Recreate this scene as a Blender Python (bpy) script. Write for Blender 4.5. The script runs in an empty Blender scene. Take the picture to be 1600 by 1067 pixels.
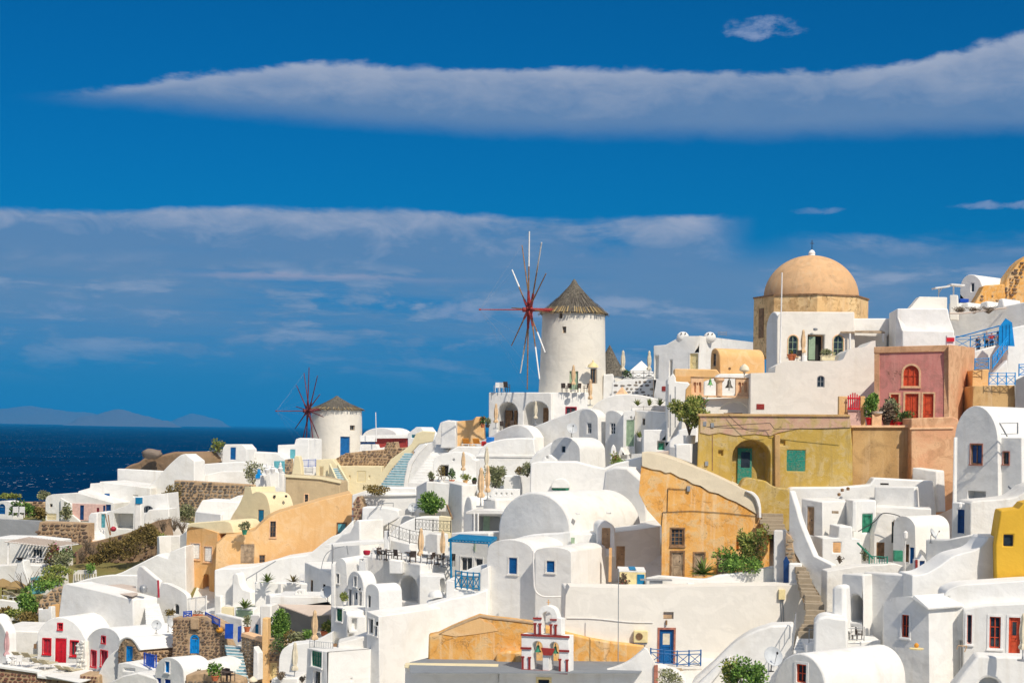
import bpy, bmesh, math, random
from mathutils import Vector, Matrix
from mathutils.geometry import tessellate_polygon
random.seed(7)
R = math.radians
SC = bpy.context.scene
COL = SC.collection
# ------------------------------------------------------------------ camera
F = 2600.0; CX = 800.0; HY = 671.0; CZ = 120.0
ROLL = R(1.0); cr, sr = math.cos(ROLL), math.sin(ROLL)
cam = bpy.data.cameras.new('camera'); camo = bpy.data.objects.new('camera', cam); COL.objects.link(camo)
cam.sensor_width = 36; cam.lens = 36*F/1600; cam.shift_y = (HY-533.5)/1600
cam.clip_start = 1; cam.clip_end = 900000
camo.matrix_world = Matrix(((cr, -sr, 0, 0), (0, 0, -1, 0), (sr, cr, 0, CZ), (0, 0, 0, 1)))
SC.camera = camo
# ------------------------------------------------------------------ light
SUN_AZ, SUN_EL = 31, 46          # degrees right of straight behind the camera, height
sd = Vector((math.sin(R(SUN_AZ))*math.cos(R(SUN_EL)), -math.cos(R(SUN_AZ))*math.cos(R(SUN_EL)), math.sin(R(SUN_EL))))
sun = bpy.data.lights.new('sun', 'SUN'); sun.energy = 3.0; sun.angle = R(0.53); sun.color = (1.0, 0.91, 0.78)
so = bpy.data.objects.new('sun', sun); COL.objects.link(so)
so.rotation_euler = sd.to_track_quat('Z', 'Y').to_euler(); so.location = (60, -60, 260)
SC.view_settings.view_transform = 'Standard'; SC.view_settings.look = 'None'
EXPO = 0.45; SC.view_settings.exposure = EXPO; SC.view_settings.gamma = 1.0; SC.view_settings.use_curve_mapping = False
SC.cycles.max_bounces = 8; SC.cycles.diffuse_bounces = 5; SC.cycles.volume_bounces = 1
SC.cycles.use_denoising = True; SC.cycles.sample_clamp_indirect = 8

class N:                                       # tiny expression layer over shader math nodes
    def __init__(s, t, sock): s.t = t; s.s = sock
    def _m(s, op, *a, clamp=False):
        n = s.t.nodes.new('ShaderNodeMath'); n.operation = op; n.use_clamp = clamp
        for i, v in enumerate((s,)+a):
            if isinstance(v, N): s.t.links.new(v.s, n.inputs[i])
            else: n.inputs[i].default_value = v
        return N(s.t, n.outputs[0])
    def __add__(s, o): return s._m('ADD', o)
    __radd__ = __add__
    def __sub__(s, o): return s._m('SUBTRACT', o)
    def __rsub__(s, o): return (s*-1.0)+o
    def __mul__(s, o): return s._m('MULTIPLY', o)
    __rmul__ = __mul__
    def __truediv__(s, o): return s._m('DIVIDE', o)
    def f(s, op, *a): return s._m(op, *a)
    def clamp(s): return s._m('ADD', 0.0, clamp=True)
    def ramp(s, a, b):                          # smoothstep a..b
        n = s.t.nodes.new('ShaderNodeMapRange'); n.interpolation_type = 'SMOOTHSTEP'
        s.t.links.new(s.s, n.inputs[0]); n.inputs[1].default_value = a; n.inputs[2].default_value = b
        return N(s.t, n.outputs[0])
def vec(t, x, y, z):
    n = t.nodes.new('ShaderNodeCombineXYZ')
    for i, v in enumerate((x, y, z)):
        if isinstance(v, N): t.links.new(v.s, n.inputs[i])
        else: n.inputs[i].default_value = v
    return n.outputs[0]
def noise(t, v, scale, detail=4, rough=.5, dist=0, lac=2.0):
    n = t.nodes.new('ShaderNodeTexNoise'); n.inputs['Scale'].default_value = scale
    n.inputs['Detail'].default_value = detail; n.inputs['Roughness'].default_value = rough
    n.inputs['Distortion'].default_value = dist
    if v is not None: t.links.new(v, n.inputs['Vector'])
    return N(t, n.outputs[0])
def mixc(t, f, a, b, mode='MIX'):
    n = t.nodes.new('ShaderNodeMix'); n.data_type = 'RGBA'; n.blend_type = mode
    for idx, v in ((0, f), (6, a), (7, b)):
        if isinstance(v, N): t.links.new(v.s, n.inputs[idx])
        elif isinstance(v, (int, float)): n.inputs[idx].default_value = v
        elif isinstance(v, tuple): n.inputs[idx].default_value = (*v, 1)
        else: t.links.new(v, n.inputs[idx])
    return n.outputs[2]

world = bpy.data.worlds.new('World'); SC.world = world; world.use_nodes = True
SKYS = 0.12
def D_(r, g, b): k = SKYS*2**EXPO; return (r/k, g/k, b/k)
def TI(*c): return tuple(v/2**EXPO for v in c)
def make_sky():
    t = world.node_tree; t.nodes.clear()
    out = t.nodes.new('ShaderNodeOutputWorld'); bg = t.nodes.new('ShaderNodeBackground')
    sky = t.nodes.new('ShaderNodeTexSky'); sky.sky_type = 'NISHITA'; sky.sun_disc = False
    sky.sun_elevation = R(SUN_EL); sky.sun_rotation = R(180-SUN_AZ); sky.altitude = 120
    sky.air_density = 1.0; sky.dust_density = 0.4; sky.ozone_density = 3.0
    tc = t.nodes.new('ShaderNodeTexCoord'); sx = t.nodes.new('ShaderNodeSeparateXYZ')
    t.links.new(tc.outputs['Generated'], sx.inputs[0])
    X, Y, Z = (N(t, sx.outputs[i]) for i in range(3))
    hor = (X*X+Y*Y).f('SQRT')
    az = X.f('ARCTAN2', Y); el = Z/hor
    def P_(px): return (px-800)/F
    # the day's polarised deep blue: the sky model tinted, less so near the horizon
    hi = mixc(t, 1.0, sky.outputs[0], TI(.001, .262, .51), 'MULTIPLY')
    lo = mixc(t, 1.0, sky.outputs[0], TI(.034, .222, .55), 'MULTIPLY')
    c = mixc(t, el.ramp(0.0, 0.13), lo, hi)
    n1 = noise(t, vec(t, az*9.0, el*30.0, 0.3), 1.0, 7, .6, .4)
    n2 = noise(t, vec(t, az*30.0, el*62.0, 4.0), 1.0, 7, .62, .5)
    n3 = noise(t, vec(t, az*3.0, el*32.0, 9.0), 1.0, 6, .6)
    n4 = noise(t, vec(t, az*3.0, el*4.0, 2.0), 2.2, 2, .5)
    n5 = noise(t, vec(t, az*75.0, el*120.0, 7.0), 1.0, 5, .6)
    n6 = noise(t, vec(t, az*5.5, el*14.0, 12.0), 1.0, 5, .55, .6)
    lump = (n1-.5)*.013 + (n2-.5)*.012 + (n5-.5)*.005
    top = (az.ramp(P_(-30), P_(540)))*.0295 + .1875 + (az.ramp(P_(1330), P_(1620)))*.017
    bot = .1875 - az.ramp(P_(60), P_(900))*.0105
    a = ((top+lump) - el).ramp(-.0012, .0045) * (el-(bot+lump*.5)).ramp(-.006, .010)
    a = a * az.ramp(P_(20), P_(190)) * (.70+n2*.55).clamp()
    shade_a = ((el-bot)/(top-bot+.002)).clamp()
    t2 = .1310 + (n4-.5)*.005 - (1.0-az.ramp(P_(-60), P_(480)))*.009 + (n6-.5)*.012
    b = ((t2+lump*.55)-el).ramp(-.0005, .0045) * (el-(.088+lump*.9)).ramp(-.012, .018)
    b = b*(1.0-az.ramp(P_(1070), P_(1180)))*(n1*.6+n6*.5).ramp(.36, .50)
    shade_b = ((el-.092)/.034).clamp()
    b2 = ((.120+lump*.8)-el).ramp(0, .008)*(el-(.100+lump*.6)).ramp(-.006, .012)*az.ramp(P_(1180), P_(1350))*n1.ramp(.38, .6)*.75
    def puff(px, e, w, h, thr):
        dx = (az-P_(px))/w; dy = (el-e)/h
        return (1.0 - dx*dx - dy*dy + (n2-.5)*4.2 + (n5-.5)*2.2).ramp(thr, thr+1.3)
    pf = puff(1178, .2425, .025, .0085, .1)*.75 + puff(1262, .1325, .016, .0028, .1)*.4 + puff(1540, .134, .035, .003, .0)*.6 + puff(130, .066, .034, .0055, .2)*.5 + puff(710, .071, .024, .0070, .2)*.5 + puff(760, .052, .02, .004, .3)*.35
    st = n3.ramp(.27, .58)*(.112-el).ramp(-.006, .022)*el.ramp(.018, .070)
    n7 = noise(t, vec(t, az*13.0, el*60.0, 21.0), 1.0, 7, .6, .3)
    st2 = (n7*.75+n2*.3).ramp(.50, .585)*(.106-el).ramp(0, .012)*el.ramp(.018, .055)
    CL, CD = D_(.44, .48, .60), D_(.15, .25, .43)
    ca = mixc(t, (shade_a*1.45-.52+(n6-.5)*1.3+(n1-.5)*.9+(n2-.5)*1.0+(n5-.5)*.3).clamp(), CD, D_(.37, .42, .54))
    rim = (1.0-((top+lump)-el).ramp(.001, .009))*.55*n1.ramp(.35, .6)
    ca = mixc(t, rim.clamp(), ca, CL)
    cb = mixc(t, (shade_b*1.2-.55+(n2-.5)*2.0+(n1-.5)*1.4+(n6-.5)*.8).clamp(), D_(.14, .25, .43), D_(.43, .46, .57))
    c = mixc(t, (st*.92).clamp(), c, D_(.155, .265, .43))
    c = mixc(t, (st2*.75).clamp(), c, mixc(t, n7.ramp(.50, .68), D_(.18, .28, .44), D_(.38, .43, .55)))
    sl = ((.092+(n2-.5)*.010)-el).ramp(0, .003)*(el-(.086+(n1-.5)*.008)).ramp(-.001, .003)*az.ramp(P_(230), P_(400))*(1.0-az.ramp(P_(480), P_(800)))
    c = mixc(t, (b*.90+b2).clamp(), c, cb)
    c = mixc(t, (sl*.5).clamp(), c, D_(.46, .42, .52))
    c = mixc(t, pf.clamp(), c, D_(.30, .37, .56))
    c = mixc(t, (a*.94).clamp(), c, ca)
    # unseen bright broken cloud, added above the view to fill the shaded walls
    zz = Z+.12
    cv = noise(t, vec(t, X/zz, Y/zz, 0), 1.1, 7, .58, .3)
    fill_cover = cv.ramp(.44, .55)*el.ramp(.285, .40)
    c = mixc(t, fill_cover*.9, c, mixc(t, noise(t, vec(t, X/zz, Y/zz, 3.0), 2.6, 5, .6).ramp(.3, .7), D_(.80, .83, .90), D_(1.15, 1.13, 1.10)))
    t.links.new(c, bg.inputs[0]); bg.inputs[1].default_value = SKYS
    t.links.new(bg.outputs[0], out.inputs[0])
make_sky()
# ------------------------------------------------------------------ materials
def newmat(name):
    m = bpy.data.materials.new(name); m.use_nodes = True
    t = m.node_tree; b = t.nodes['Principled BSDF']; b.inputs['Roughness'].default_value = .85
    b.inputs['Specular IOR Level'].default_value = .25
    return m, t, b
def pos(t):
    g = t.nodes.new('ShaderNodeNewGeometry'); return g.outputs['Position'], g
def scaled(t, v, x, y, z):
    n = t.nodes.new('ShaderNodeVectorMath'); n.operation = 'MULTIPLY'; n.inputs[1].default_value = (x, y, z)
    t.links.new(v, n.inputs[0]); return n.outputs[0]
def bump(t, b, h, strength, dist):
    n = t.nodes.new('ShaderNodeBump'); n.inputs['Strength'].default_value = strength; n.inputs['Distance'].default_value = dist
    t.links.new(h.s, n.inputs['Height']); t.links.new(n.outputs[0], b.inputs['Normal'])
def plaster(name, rgb, stain, amt=.5, streak=.4, blotch=.25, rough=.3):
    m, t, b = newmat(name); p, g = pos(t)
    n1 = noise(t, p, .22, 5, .6, .6); n2 = noise(t, p, 1.6, 5, .6); n3 = noise(t, scaled(t, p, 1.5, 1.5, .12), 1.0, 4, .6)
    n4 = noise(t, p, 9, 3, .6)
    f = n1.ramp(.48, .80)*amt + n3.ramp(.52, .85)*streak + n2.ramp(.56, .8)*blotch
    pt = noise(t, scaled(t, p, .55, .55, .8), 1.0, 6, .55, .9).ramp(.505, .535)
    c = mixc(t, f.clamp(), mixc(t, pt*.5, rgb, tuple(x*.90 for x in rgb)), stain)
    c = mixc(t, n4.ramp(.55, .85)*.12, c, tuple(x*.8 for x in rgb))
    t.links.new(c, b.inputs['Base Color'])
    bump(t, b, noise(t, p, .9, 3, .5)*1.0+n2*.35+n4*.06, rough, .22)
    return m
def weathered(name, cols, stain, crack=.5, sc=.35, rough=.5):
    """old lime wash: patches of several coats, run-off streaks, spots, hairline cracks"""
    m, t, b = newmat(name); p, g = pos(t)
    n1 = noise(t, p, sc, 6, .62, 1.2); n2 = noise(t, p, sc*3.1, 6, .65, .8); n3 = noise(t, scaled(t, p, 1.9, 1.9, .16), 1.0, 6, .65)
    n4 = noise(t, p, 7, 5, .7)
    c = mixc(t, n1.ramp(.40, .56), cols[0], cols[1])
    c = mixc(t, n2.ramp(.47, .60)*.8, c, cols[2])
    c = mixc(t, n3.ramp(.50, .70)*.8, c, cols[3])
    c = mixc(t, n4.ramp(.56, .72)*.5, c, cols[2])
    c = mixc(t, (n2*.6+n4*.5).ramp(.64, .72)*.8, c, stain)
    v = t.nodes.new('ShaderNodeTexVoronoi'); v.feature = 'DISTANCE_TO_EDGE'; v.inputs['Scale'].default_value = .55
    w = t.nodes.new('ShaderNodeVectorMath'); w.operation = 'ADD'; t.links.new(p, w.inputs[0])
    k = noise(t, p, 1.3, 4, .6); t.links.new(scaled(t, vec(t, k, k, k), 2.2, 2.2, 2.2), w.inputs[1]); t.links.new(w.outputs[0], v.inputs['Vector'])
    cr_ = (1.0-N(t, v.outputs['Distance']).ramp(.0, .028))*n1.ramp(.44, .58)*crack
    c = mixc(t, cr_, c, stain)
    t.links.new(c, b.inputs['Base Color'])
    bump(t, b, n2*.6+n4*.25-cr_*.3, rough, .16)
    return m
def plain(name, rgb, rough=.7, var=.12, metal=0, spec=.3, sc=3.0):
    m, t, b = newmat(name); p, g = pos(t)
    n = noise(t, p, sc, 4, .6)
    c = mixc(t, n.ramp(.35, .7), tuple(x*(1+var) for x in rgb), tuple(x*(1-var*1.5) for x in rgb))
    t.links.new(c, b.inputs['Base Color']); b.inputs['Roughness'].default_value = rough
    b.inputs['Metallic'].default_value = metal; b.inputs['Specular IOR Level'].default_value = spec
    return m
def multi(name, cols, rough=.9, sc=2.0, bmp=0):
    """one colour per loose piece (leaf, stone), picked from a list"""
    m, t, b = newmat(name); p, g = pos(t)
    r = t.nodes.new('ShaderNodeValToRGB'); r.color_ramp.interpolation = 'CONSTANT'
    e = r.color_ramp.elements
    while len(e) < len(cols): e.new(.5)
    for i, c in enumerate(cols): e[i].position = i/len(cols); e[i].color = (*c, 1)
    t.links.new(g.outputs['Random Per Island'], r.inputs[0])
    n = noise(t, p, sc, 4, .6)
    t.links.new(mixc(t, n.ramp(.3, .8)*.35, r.outputs[0], tuple(x*.45 for x in cols[0])), b.inputs['Base Color'])
    b.inputs['Roughness'].default_value = rough
    if bmp: bump(t, b, noise(t, p, 6, 3, .6), bmp, .06)
    return m
M = {}
M['white'] = plaster('white_limewash', (.80, .785, .745), (.60, .55, .46), .5, .5, .3)
M['white2'] = plaster('bright_limewash', (.83, .82, .785), (.66, .62, .53), .4, .42, .25)
M['old'] = plaster('stained_limewash', (.77, .745, .69), (.52, .46, .36), .5, .5, .4, .5)
M['greyroof'] = plaster('grey_cement_screed', (.23, .25, .27), (.16, .16, .17), .5, .2, .4)
M['dustroof'] = plaster('dusty_pink_screed', (.60, .50, .42), (.47, .37, .29), .5, .2, .4)
M['greyp'] = plaster('plain_grey_render', (.32, .33, .34), (.26, .26, .26), .4, .3, .2)
M['tanp'] = plaster('tan_render', (.52, .40, .24), (.36, .27, .16), .6, .6, .5, .4)
M['cream'] = plaster('cream_limewash', (.78, .68, .44), (.66, .54, .33), .4, .3, .3)
M['peach'] = weathered('peach_limewash', [(.74, .43, .17), (.69, .39, .15), (.72, .46, .22), (.64, .36, .13)], (.42, .25, .11), .08, .25)
M['peach2'] = weathered('pale_peach_limewash', [(.78, .49, .22), (.75, .455, .195), (.79, .54, .29), (.72, .43, .18)], (.50, .30, .14), .06, .22)
M['pink'] = weathered('old_rose_limewash', [(.66, .27, .23), (.61, .235, .20), (.50, .22, .18), (.70, .34, .28)], (.20, .10, .06), .2, .25)
M['salmon'] = weathered('salmon_limewash', [(.68, .36, .20), (.72, .44, .25), (.55, .30, .16), (.68, .40, .22)], (.34, .19, .09), .3, .3)
M['pale_pink'] = plain('pale_pink_paint', (.72, .48, .42), .8, .08)
M['yellow'] = plaster('egg_yellow_limewash', (.78, .46, .045), (.68, .38, .04), .3, .2, .2)
M['ochre'] = weathered('old_orange_limewash', [(.78, .43, .13), (.72, .35, .08), (.70, .48, .24), (.80, .58, .34)], (.20, .12, .06), .45, .4)
M['tanw'] = weathered('bare_tan_plaster', [(.58, .38, .17), (.50, .31, .13), (.42, .27, .12), (.62, .44, .25)], (.22, .13, .06), .2, .22)
M['olive'] = weathered('mustard_limewash', [(.53, .36, .085), (.47, .315, .07), (.54, .41, .19), (.37, .26, .085)], (.15, .10, .04), .16, .3)
M['oldpinkband'] = weathered('faded_rose_plaster', [(.56, .42, .26), (.55, .34, .24), (.48, .36, .14), (.60, .42, .30)], (.20, .13, .07), .35, .35)
M['domep'] = weathered('dome_ochre_plaster', [(.66, .40, .20), (.71, .44, .23), (.58, .36, .19), (.66, .45, .26)], (.26, .16, .08), .12, .3)
M['drum'] = weathered('drum_ochre_stone', [(.80, .52, .24), (.86, .61, .31), (.58, .35, .15), (.78, .54, .30)], (.22, .13, .05), .9, .4)
M['mortar'] = plain('pale_mortar', (.46, .32, .19), .95, .12)
M['mortarw'] = plain('white_mortar', (.78, .74, .66), .95, .08)
M['stone'] = multi('field_stone', [(.30, .19, .11), (.20, .13, .09), (.42, .30, .19), (.15, .105, .08), (.36, .24, .15), (.27, .20, .15)], .95, 3, .5)
M['stoned'] = multi('dark_red_stone', [(.20, .085, .06), (.26, .12, .085), (.15, .07, .055), (.30, .17, .12)], .95, 3, .5)
M['stoneg'] = multi('grey_brown_stone', [(.20, .165, .13), (.14, .12, .10), (.27, .23, .18), (.17, .15, .13), (.33, .28, .22)], .95, 3, .5)
M['stepstone'] = multi('worn_stone_slab', [(.46, .36, .24), (.38, .31, .22), (.52, .43, .31), (.33, .28, .22)], .95, 3, .4)
M['rock'] = plaster('bare_rock', (.24, .19, .15), (.13, .11, .10), .6, .3, .6, .9)
M['thatch'] = plain('dry_thatch', (.13, .115, .09), .95, .4, 0, .1, 6)
M['thatchy'] = multi('straw_fringe', [(.42, .30, .13), (.34, .23, .10), (.50, .38, .19)], .95)
M['thatchs'] = multi('thatch_reed', [(.145, .125, .10), (.105, .09, .075), (.19, .165, .13), (.125, .11, .09)], .95)
M['glass'] = plain('window_glass', (.03, .04, .05), .12, .2, 0, .6)
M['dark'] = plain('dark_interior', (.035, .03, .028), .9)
M['blue'] = plain('blue_paint', (.006, .11, .32), .5)
M['bblue'] = plain('bright_blue_paint', (.006, .27, .66), .5)
M['dblue'] = plain('dark_blue_paint', (.015, .06, .19), .5)
M['cblue'] = plain('cobalt_paint', (.012, .075, .42), .5)
M['cobalt'] = plain('cobalt_rail_paint', (.015, .09, .50), .5)
M['wine'] = plain('dark_wine_paint', (.14, .025, .03), .6)
M['wmill'] = plaster('mill_limewash', (.76, .715, .62), (.64, .57, .46), .4, .5, .2)
M['rust2'] = plain('rosy_brown_paint', (.40, .16, .11), .8, .2)
M['trim_c2'] = plaster('cream_grey_lime', (.72, .62, .45), (.58, .50, .38), .6, .3, .4)
M['old2'] = plaster('hand_limewash', (.83, .785, .70), (.70, .64, .52), .35, .3, .2, .2)
M['teal'] = plain('teal_blue_paint', (.008, .19, .38), .5)
M['aqua'] = plain('light_aqua_paint', (.13, .42, .48), .6)
M['red'] = plain('red_paint', (.62, .015, .03), .5)
M['dred'] = plain('dark_red_paint', (.40, .03, .05), .5)
M['rust'] = plain('brick_red_paint', (.30, .035, .028), .6, .15)
M['orred'] = plain('orange_red_paint', (.60, .085, .03), .6, .15)
M['terra'] = plain('terracotta', (.58, .17, .07), .8, .15)
M['green'] = plain('green_paint', (.035, .22, .13), .6, .2)
M['tgreen'] = weathered('peeling_green_paint', [(.02, .26, .19), (.03, .22, .16), (.15, .24, .16), (.03, .28, .20)], (.30, .20, .12), .2, 2.0)
M['sage'] = plain('sage_green_paint', (.30, .40, .27), .7, .1)
M['brown'] = plain('brown_wood', (.26, .15, .075), .8, .25)
M['greywood'] = plain('weathered_wood', (.36, .27, .18), .9, .25)
M['tanwood'] = plain('tan_board', (.50, .33, .19), .8, .15)
M['orangewood'] = plain('orange_board', (.72, .42, .19), .8, .1)
M['frame_w'] = plain('white_trim_paint', (.82, .80, .76), .6, .05)
M['trim_p'] = plain('peach_stone_trim', (.78, .50, .29), .8, .1)
M['trim_cream'] = plain('cream_trim', (.80, .66, .34), .8, .08)
M['metal'] = plain('dark_iron', (.045, .045, .05), .5, .2, .3)
M['gmetal'] = plain('grey_metal', (.35, .36, .37), .45, .1, .4)
M['dish'] = plain('dish_grey', (.55, .57, .58), .5, .06)
M['canvas'] = plain('sand_parasol_cloth', (.72, .50, .29), .9, .1)
M['canvasl'] = plain('pale_parasol_cloth', (.72, .64, .48), .9, .08)
M['canvasp'] = plain('faded_pink_cloth', (.60, .36, .36), .9, .1)
M['wicker'] = plain('dark_wicker', (.075, .055, .045), .8, .3)
M['cush_o'] = plain('orange_canvas', (.72, .29, .04), .9, .08)
M['cush_b'] = plain('tan_canvas', (.50, .44, .30), .9, .08)
M['whitefur'] = plain('white_furniture_paint', (.78, .77, .75), .6, .05)
M['bronze'] = plain('dark_bronze', (.10, .095, .08), .5, .3, .6)
M['verdigris'] = plain('green_bronze', (.12, .30, .10), .6, .3, .3)
M['bluestep'] = plain('pale_blue_step_paint', (.25, .42, .47), .8, .15)
M['skin'] = plain('skin', (.50, .28, .19), .6, .05)
M['bstep'] = plain('whitewashed_step_edge', (.78, .76, .70), .9, .06)
M['leaf'] = multi('green_leaf', [(.112, .221, .042), (.196, .351, .060), (.280, .442, .084), (.070, .143, .030)], .7)
M['leafy'] = multi('yellow_green_leaf', [(.224, .286, .060), (.336, .364, .084), (.140, .195, .042), (.420, .403, .120)], .7)
M['leafd'] = multi('dark_leaf', [(.070, .143, .036), (.112, .208, .048), (.049, .091, .030), (.168, .247, .060)], .7)
M['leafg'] = multi('grey_green_leaf', [(.238, .260, .120), (.322, .338, .168), (.154, .169, .084), (.392, .377, .216)], .8)
M['leafo'] = multi('ochre_leaf', [(.20, .145, .04), (.26, .19, .055), (.14, .11, .035), (.31, .23, .08)], .8)
M['leafdry'] = multi('dry_twig', [(.22, .16, .11), (.15, .11, .075), (.28, .22, .15)], .9)
M['flowr'] = multi('red_flower', [(.55, .03, .03), (.70, .08, .04), (.45, .02, .05)], .7)
M['flowp'] = multi('pink_flower', [(.60, .06, .22), (.70, .20, .35), (.45, .03, .16)], .7)
M['bark'] = plain('bark', (.16, .12, .085), .95, .3)
M['earth'] = plaster('dry_earth', (.30, .20, .12), (.16, .13, .06), .7, .2, .7, .9)
M['grassy'] = plaster('dry_grass', (.19, .17, .055), (.28, .19, .09), .6, .1, .6, .9)
M['shirt_r'] = plain('red_shirt', (.50, .06, .05)); M['shirt_d'] = plain('dark_shirt', (.05, .05, .06)); M['jeans'] = plain('jeans', (.08, .10, .16))
M['towel'] = plain('bright_blue_towel', (.02, .20, .60)); M['hair'] = plain('dark_hair', (.03, .02, .015))
M['pumpkin'] = plain('orange_pottery', (.70, .30, .03), .6)

# ------------------------------------------------------------------ picture-to-place arithmetic
def ray(px, py):
    u, v = (px-CX)/F, (HY-py)/F
    return u*cr-v*sr, v*cr+u*sr
def at(px, py, d):
    x, z = ray(px, py); return Vector((x*d, d, CZ+z*d))
class Plane:
    """vertical plane through pixel column ax at distance d, turned by yaw degrees (0 = square to the view, + = faces the sun side)"""
    def __init__(s, d, yaw=0, ax=800, ay=671):
        x, z = ray(ax, ay); s.o = Vector((x*d, d, 0)); s.yaw = yaw
        a = R(yaw); s.w = Vector((math.cos(a), math.sin(a), 0)); s.n = Vector((math.sin(a), -math.cos(a), 0))
    def pt(s, px, py):
        x, z = ray(px, py); r = Vector((x, 1, 0)); t = s.o.dot(s.n)/r.dot(s.n)
        return Vector((x*t, t, CZ+z*t))
    def uv(s, px, py):
        p = s.pt(px, py); return ((p-s.o).dot(s.w), p.z)
    def P(s, u, z, k=0): return Vector((s.o.x+s.w.x*u, s.o.y+s.w.y*u, z)) + s.n*k
def plane3(p, q):
    """vertical plane through two points (side walls)"""
    pl = Plane.__new__(Plane); w = Vector((q.x-p.x, q.y-p.y, 0)).normalized(); n = Vector((w.y, -w.x, 0))
    if n.y > 0: w, n = -w, -n
    pl.o = Vector((p.x, p.y, 0)); pl.w = w; pl.n = n; pl.yaw = math.degrees(math.atan2(w.y, w.x)); return pl
def sp(*P, n=5):
    """smooth curve through points"""
    out = []
    for i in range(len(P)-1):
        p0, p1, p2, p3 = P[max(i-1, 0)], P[i], P[i+1], P[min(i+2, len(P)-1)]
        for k in range(n):
            t = k/n
            out.append(tuple(.5*((2*b)+(-a+c)*t+(2*a-5*b+4*c-d)*t*t+(-a+3*b-3*c+d)*t**3) for a, b, c, d in zip(p0, p1, p2, p3)))
    return out+[P[-1]]
def arc(x0, x1, y0, y1, h, n=14, e=1.0):
    """vault outline from (x0,y0) up over to (x1,y1), rising h above the chord"""
    o = []
    for i in range(n+1):
        a = math.pi*i/n; s = math.sin(a)**e
        o.append(((x0+x1)/2-(x1-x0)/2*math.cos(a), (y0+y1)/2+(y1-y0)/2*(-math.cos(a))-h*s))
    return o

# ------------------------------------------------------------------ things and parts
LABELS = []
def thing(name, label, cat, loc, group=None):
    o = bpy.data.objects.new(name, None); COL.objects.link(o); o.location = loc; o.empty_display_size = .3
    o['label'] = label; o['category'] = cat; o['kind'] = 'thing'
    if group: o['group'] = group
    bpy.context.view_layer.update() if False else None
    return o
def wloc(o):
    return o['_w'] if False else WL.get(o.name, Vector(o.location))
WL = {}
def part(name, vs, fs, m, parent, smooth=None, bev=0, label=None, kind=None, mats=None, mi=None, group=None):
    """one mesh object; world coordinates in, stored relative to the thing"""
    base = WL.get(parent.name, parent.location.copy()) if parent else Vector((0, 0, 0))
    me = bpy.data.meshes.new(name)
    me.from_pydata([Vector(v)-base for v in vs], [], fs)
    me.validate(); 
    o = bpy.data.objects.new(name, me); COL.objects.link(o)
    for mm in (mats or [m]): me.materials.append(M[mm] if isinstance(mm, str) else mm)
    if mi:
        for p, k in zip(me.polygons, mi): p.material_index = k
    if parent: o.parent = parent; WL[o.name] = base
    if smooth:
        me.polygons.foreach_set('use_smooth', [True]*len(me.polygons)); me.set_sharp_from_angle(angle=R(smooth))
    if bev:
        b = o.modifiers.new('soft_edge', 'BEVEL'); b.width = bev; b.segments = 2; b.limit_method = 'ANGLE'; b.angle_limit = R(50)
        b.harden_normals = False
    if label: o['label'] = label
    if kind: o['kind'] = kind
    return o
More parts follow.
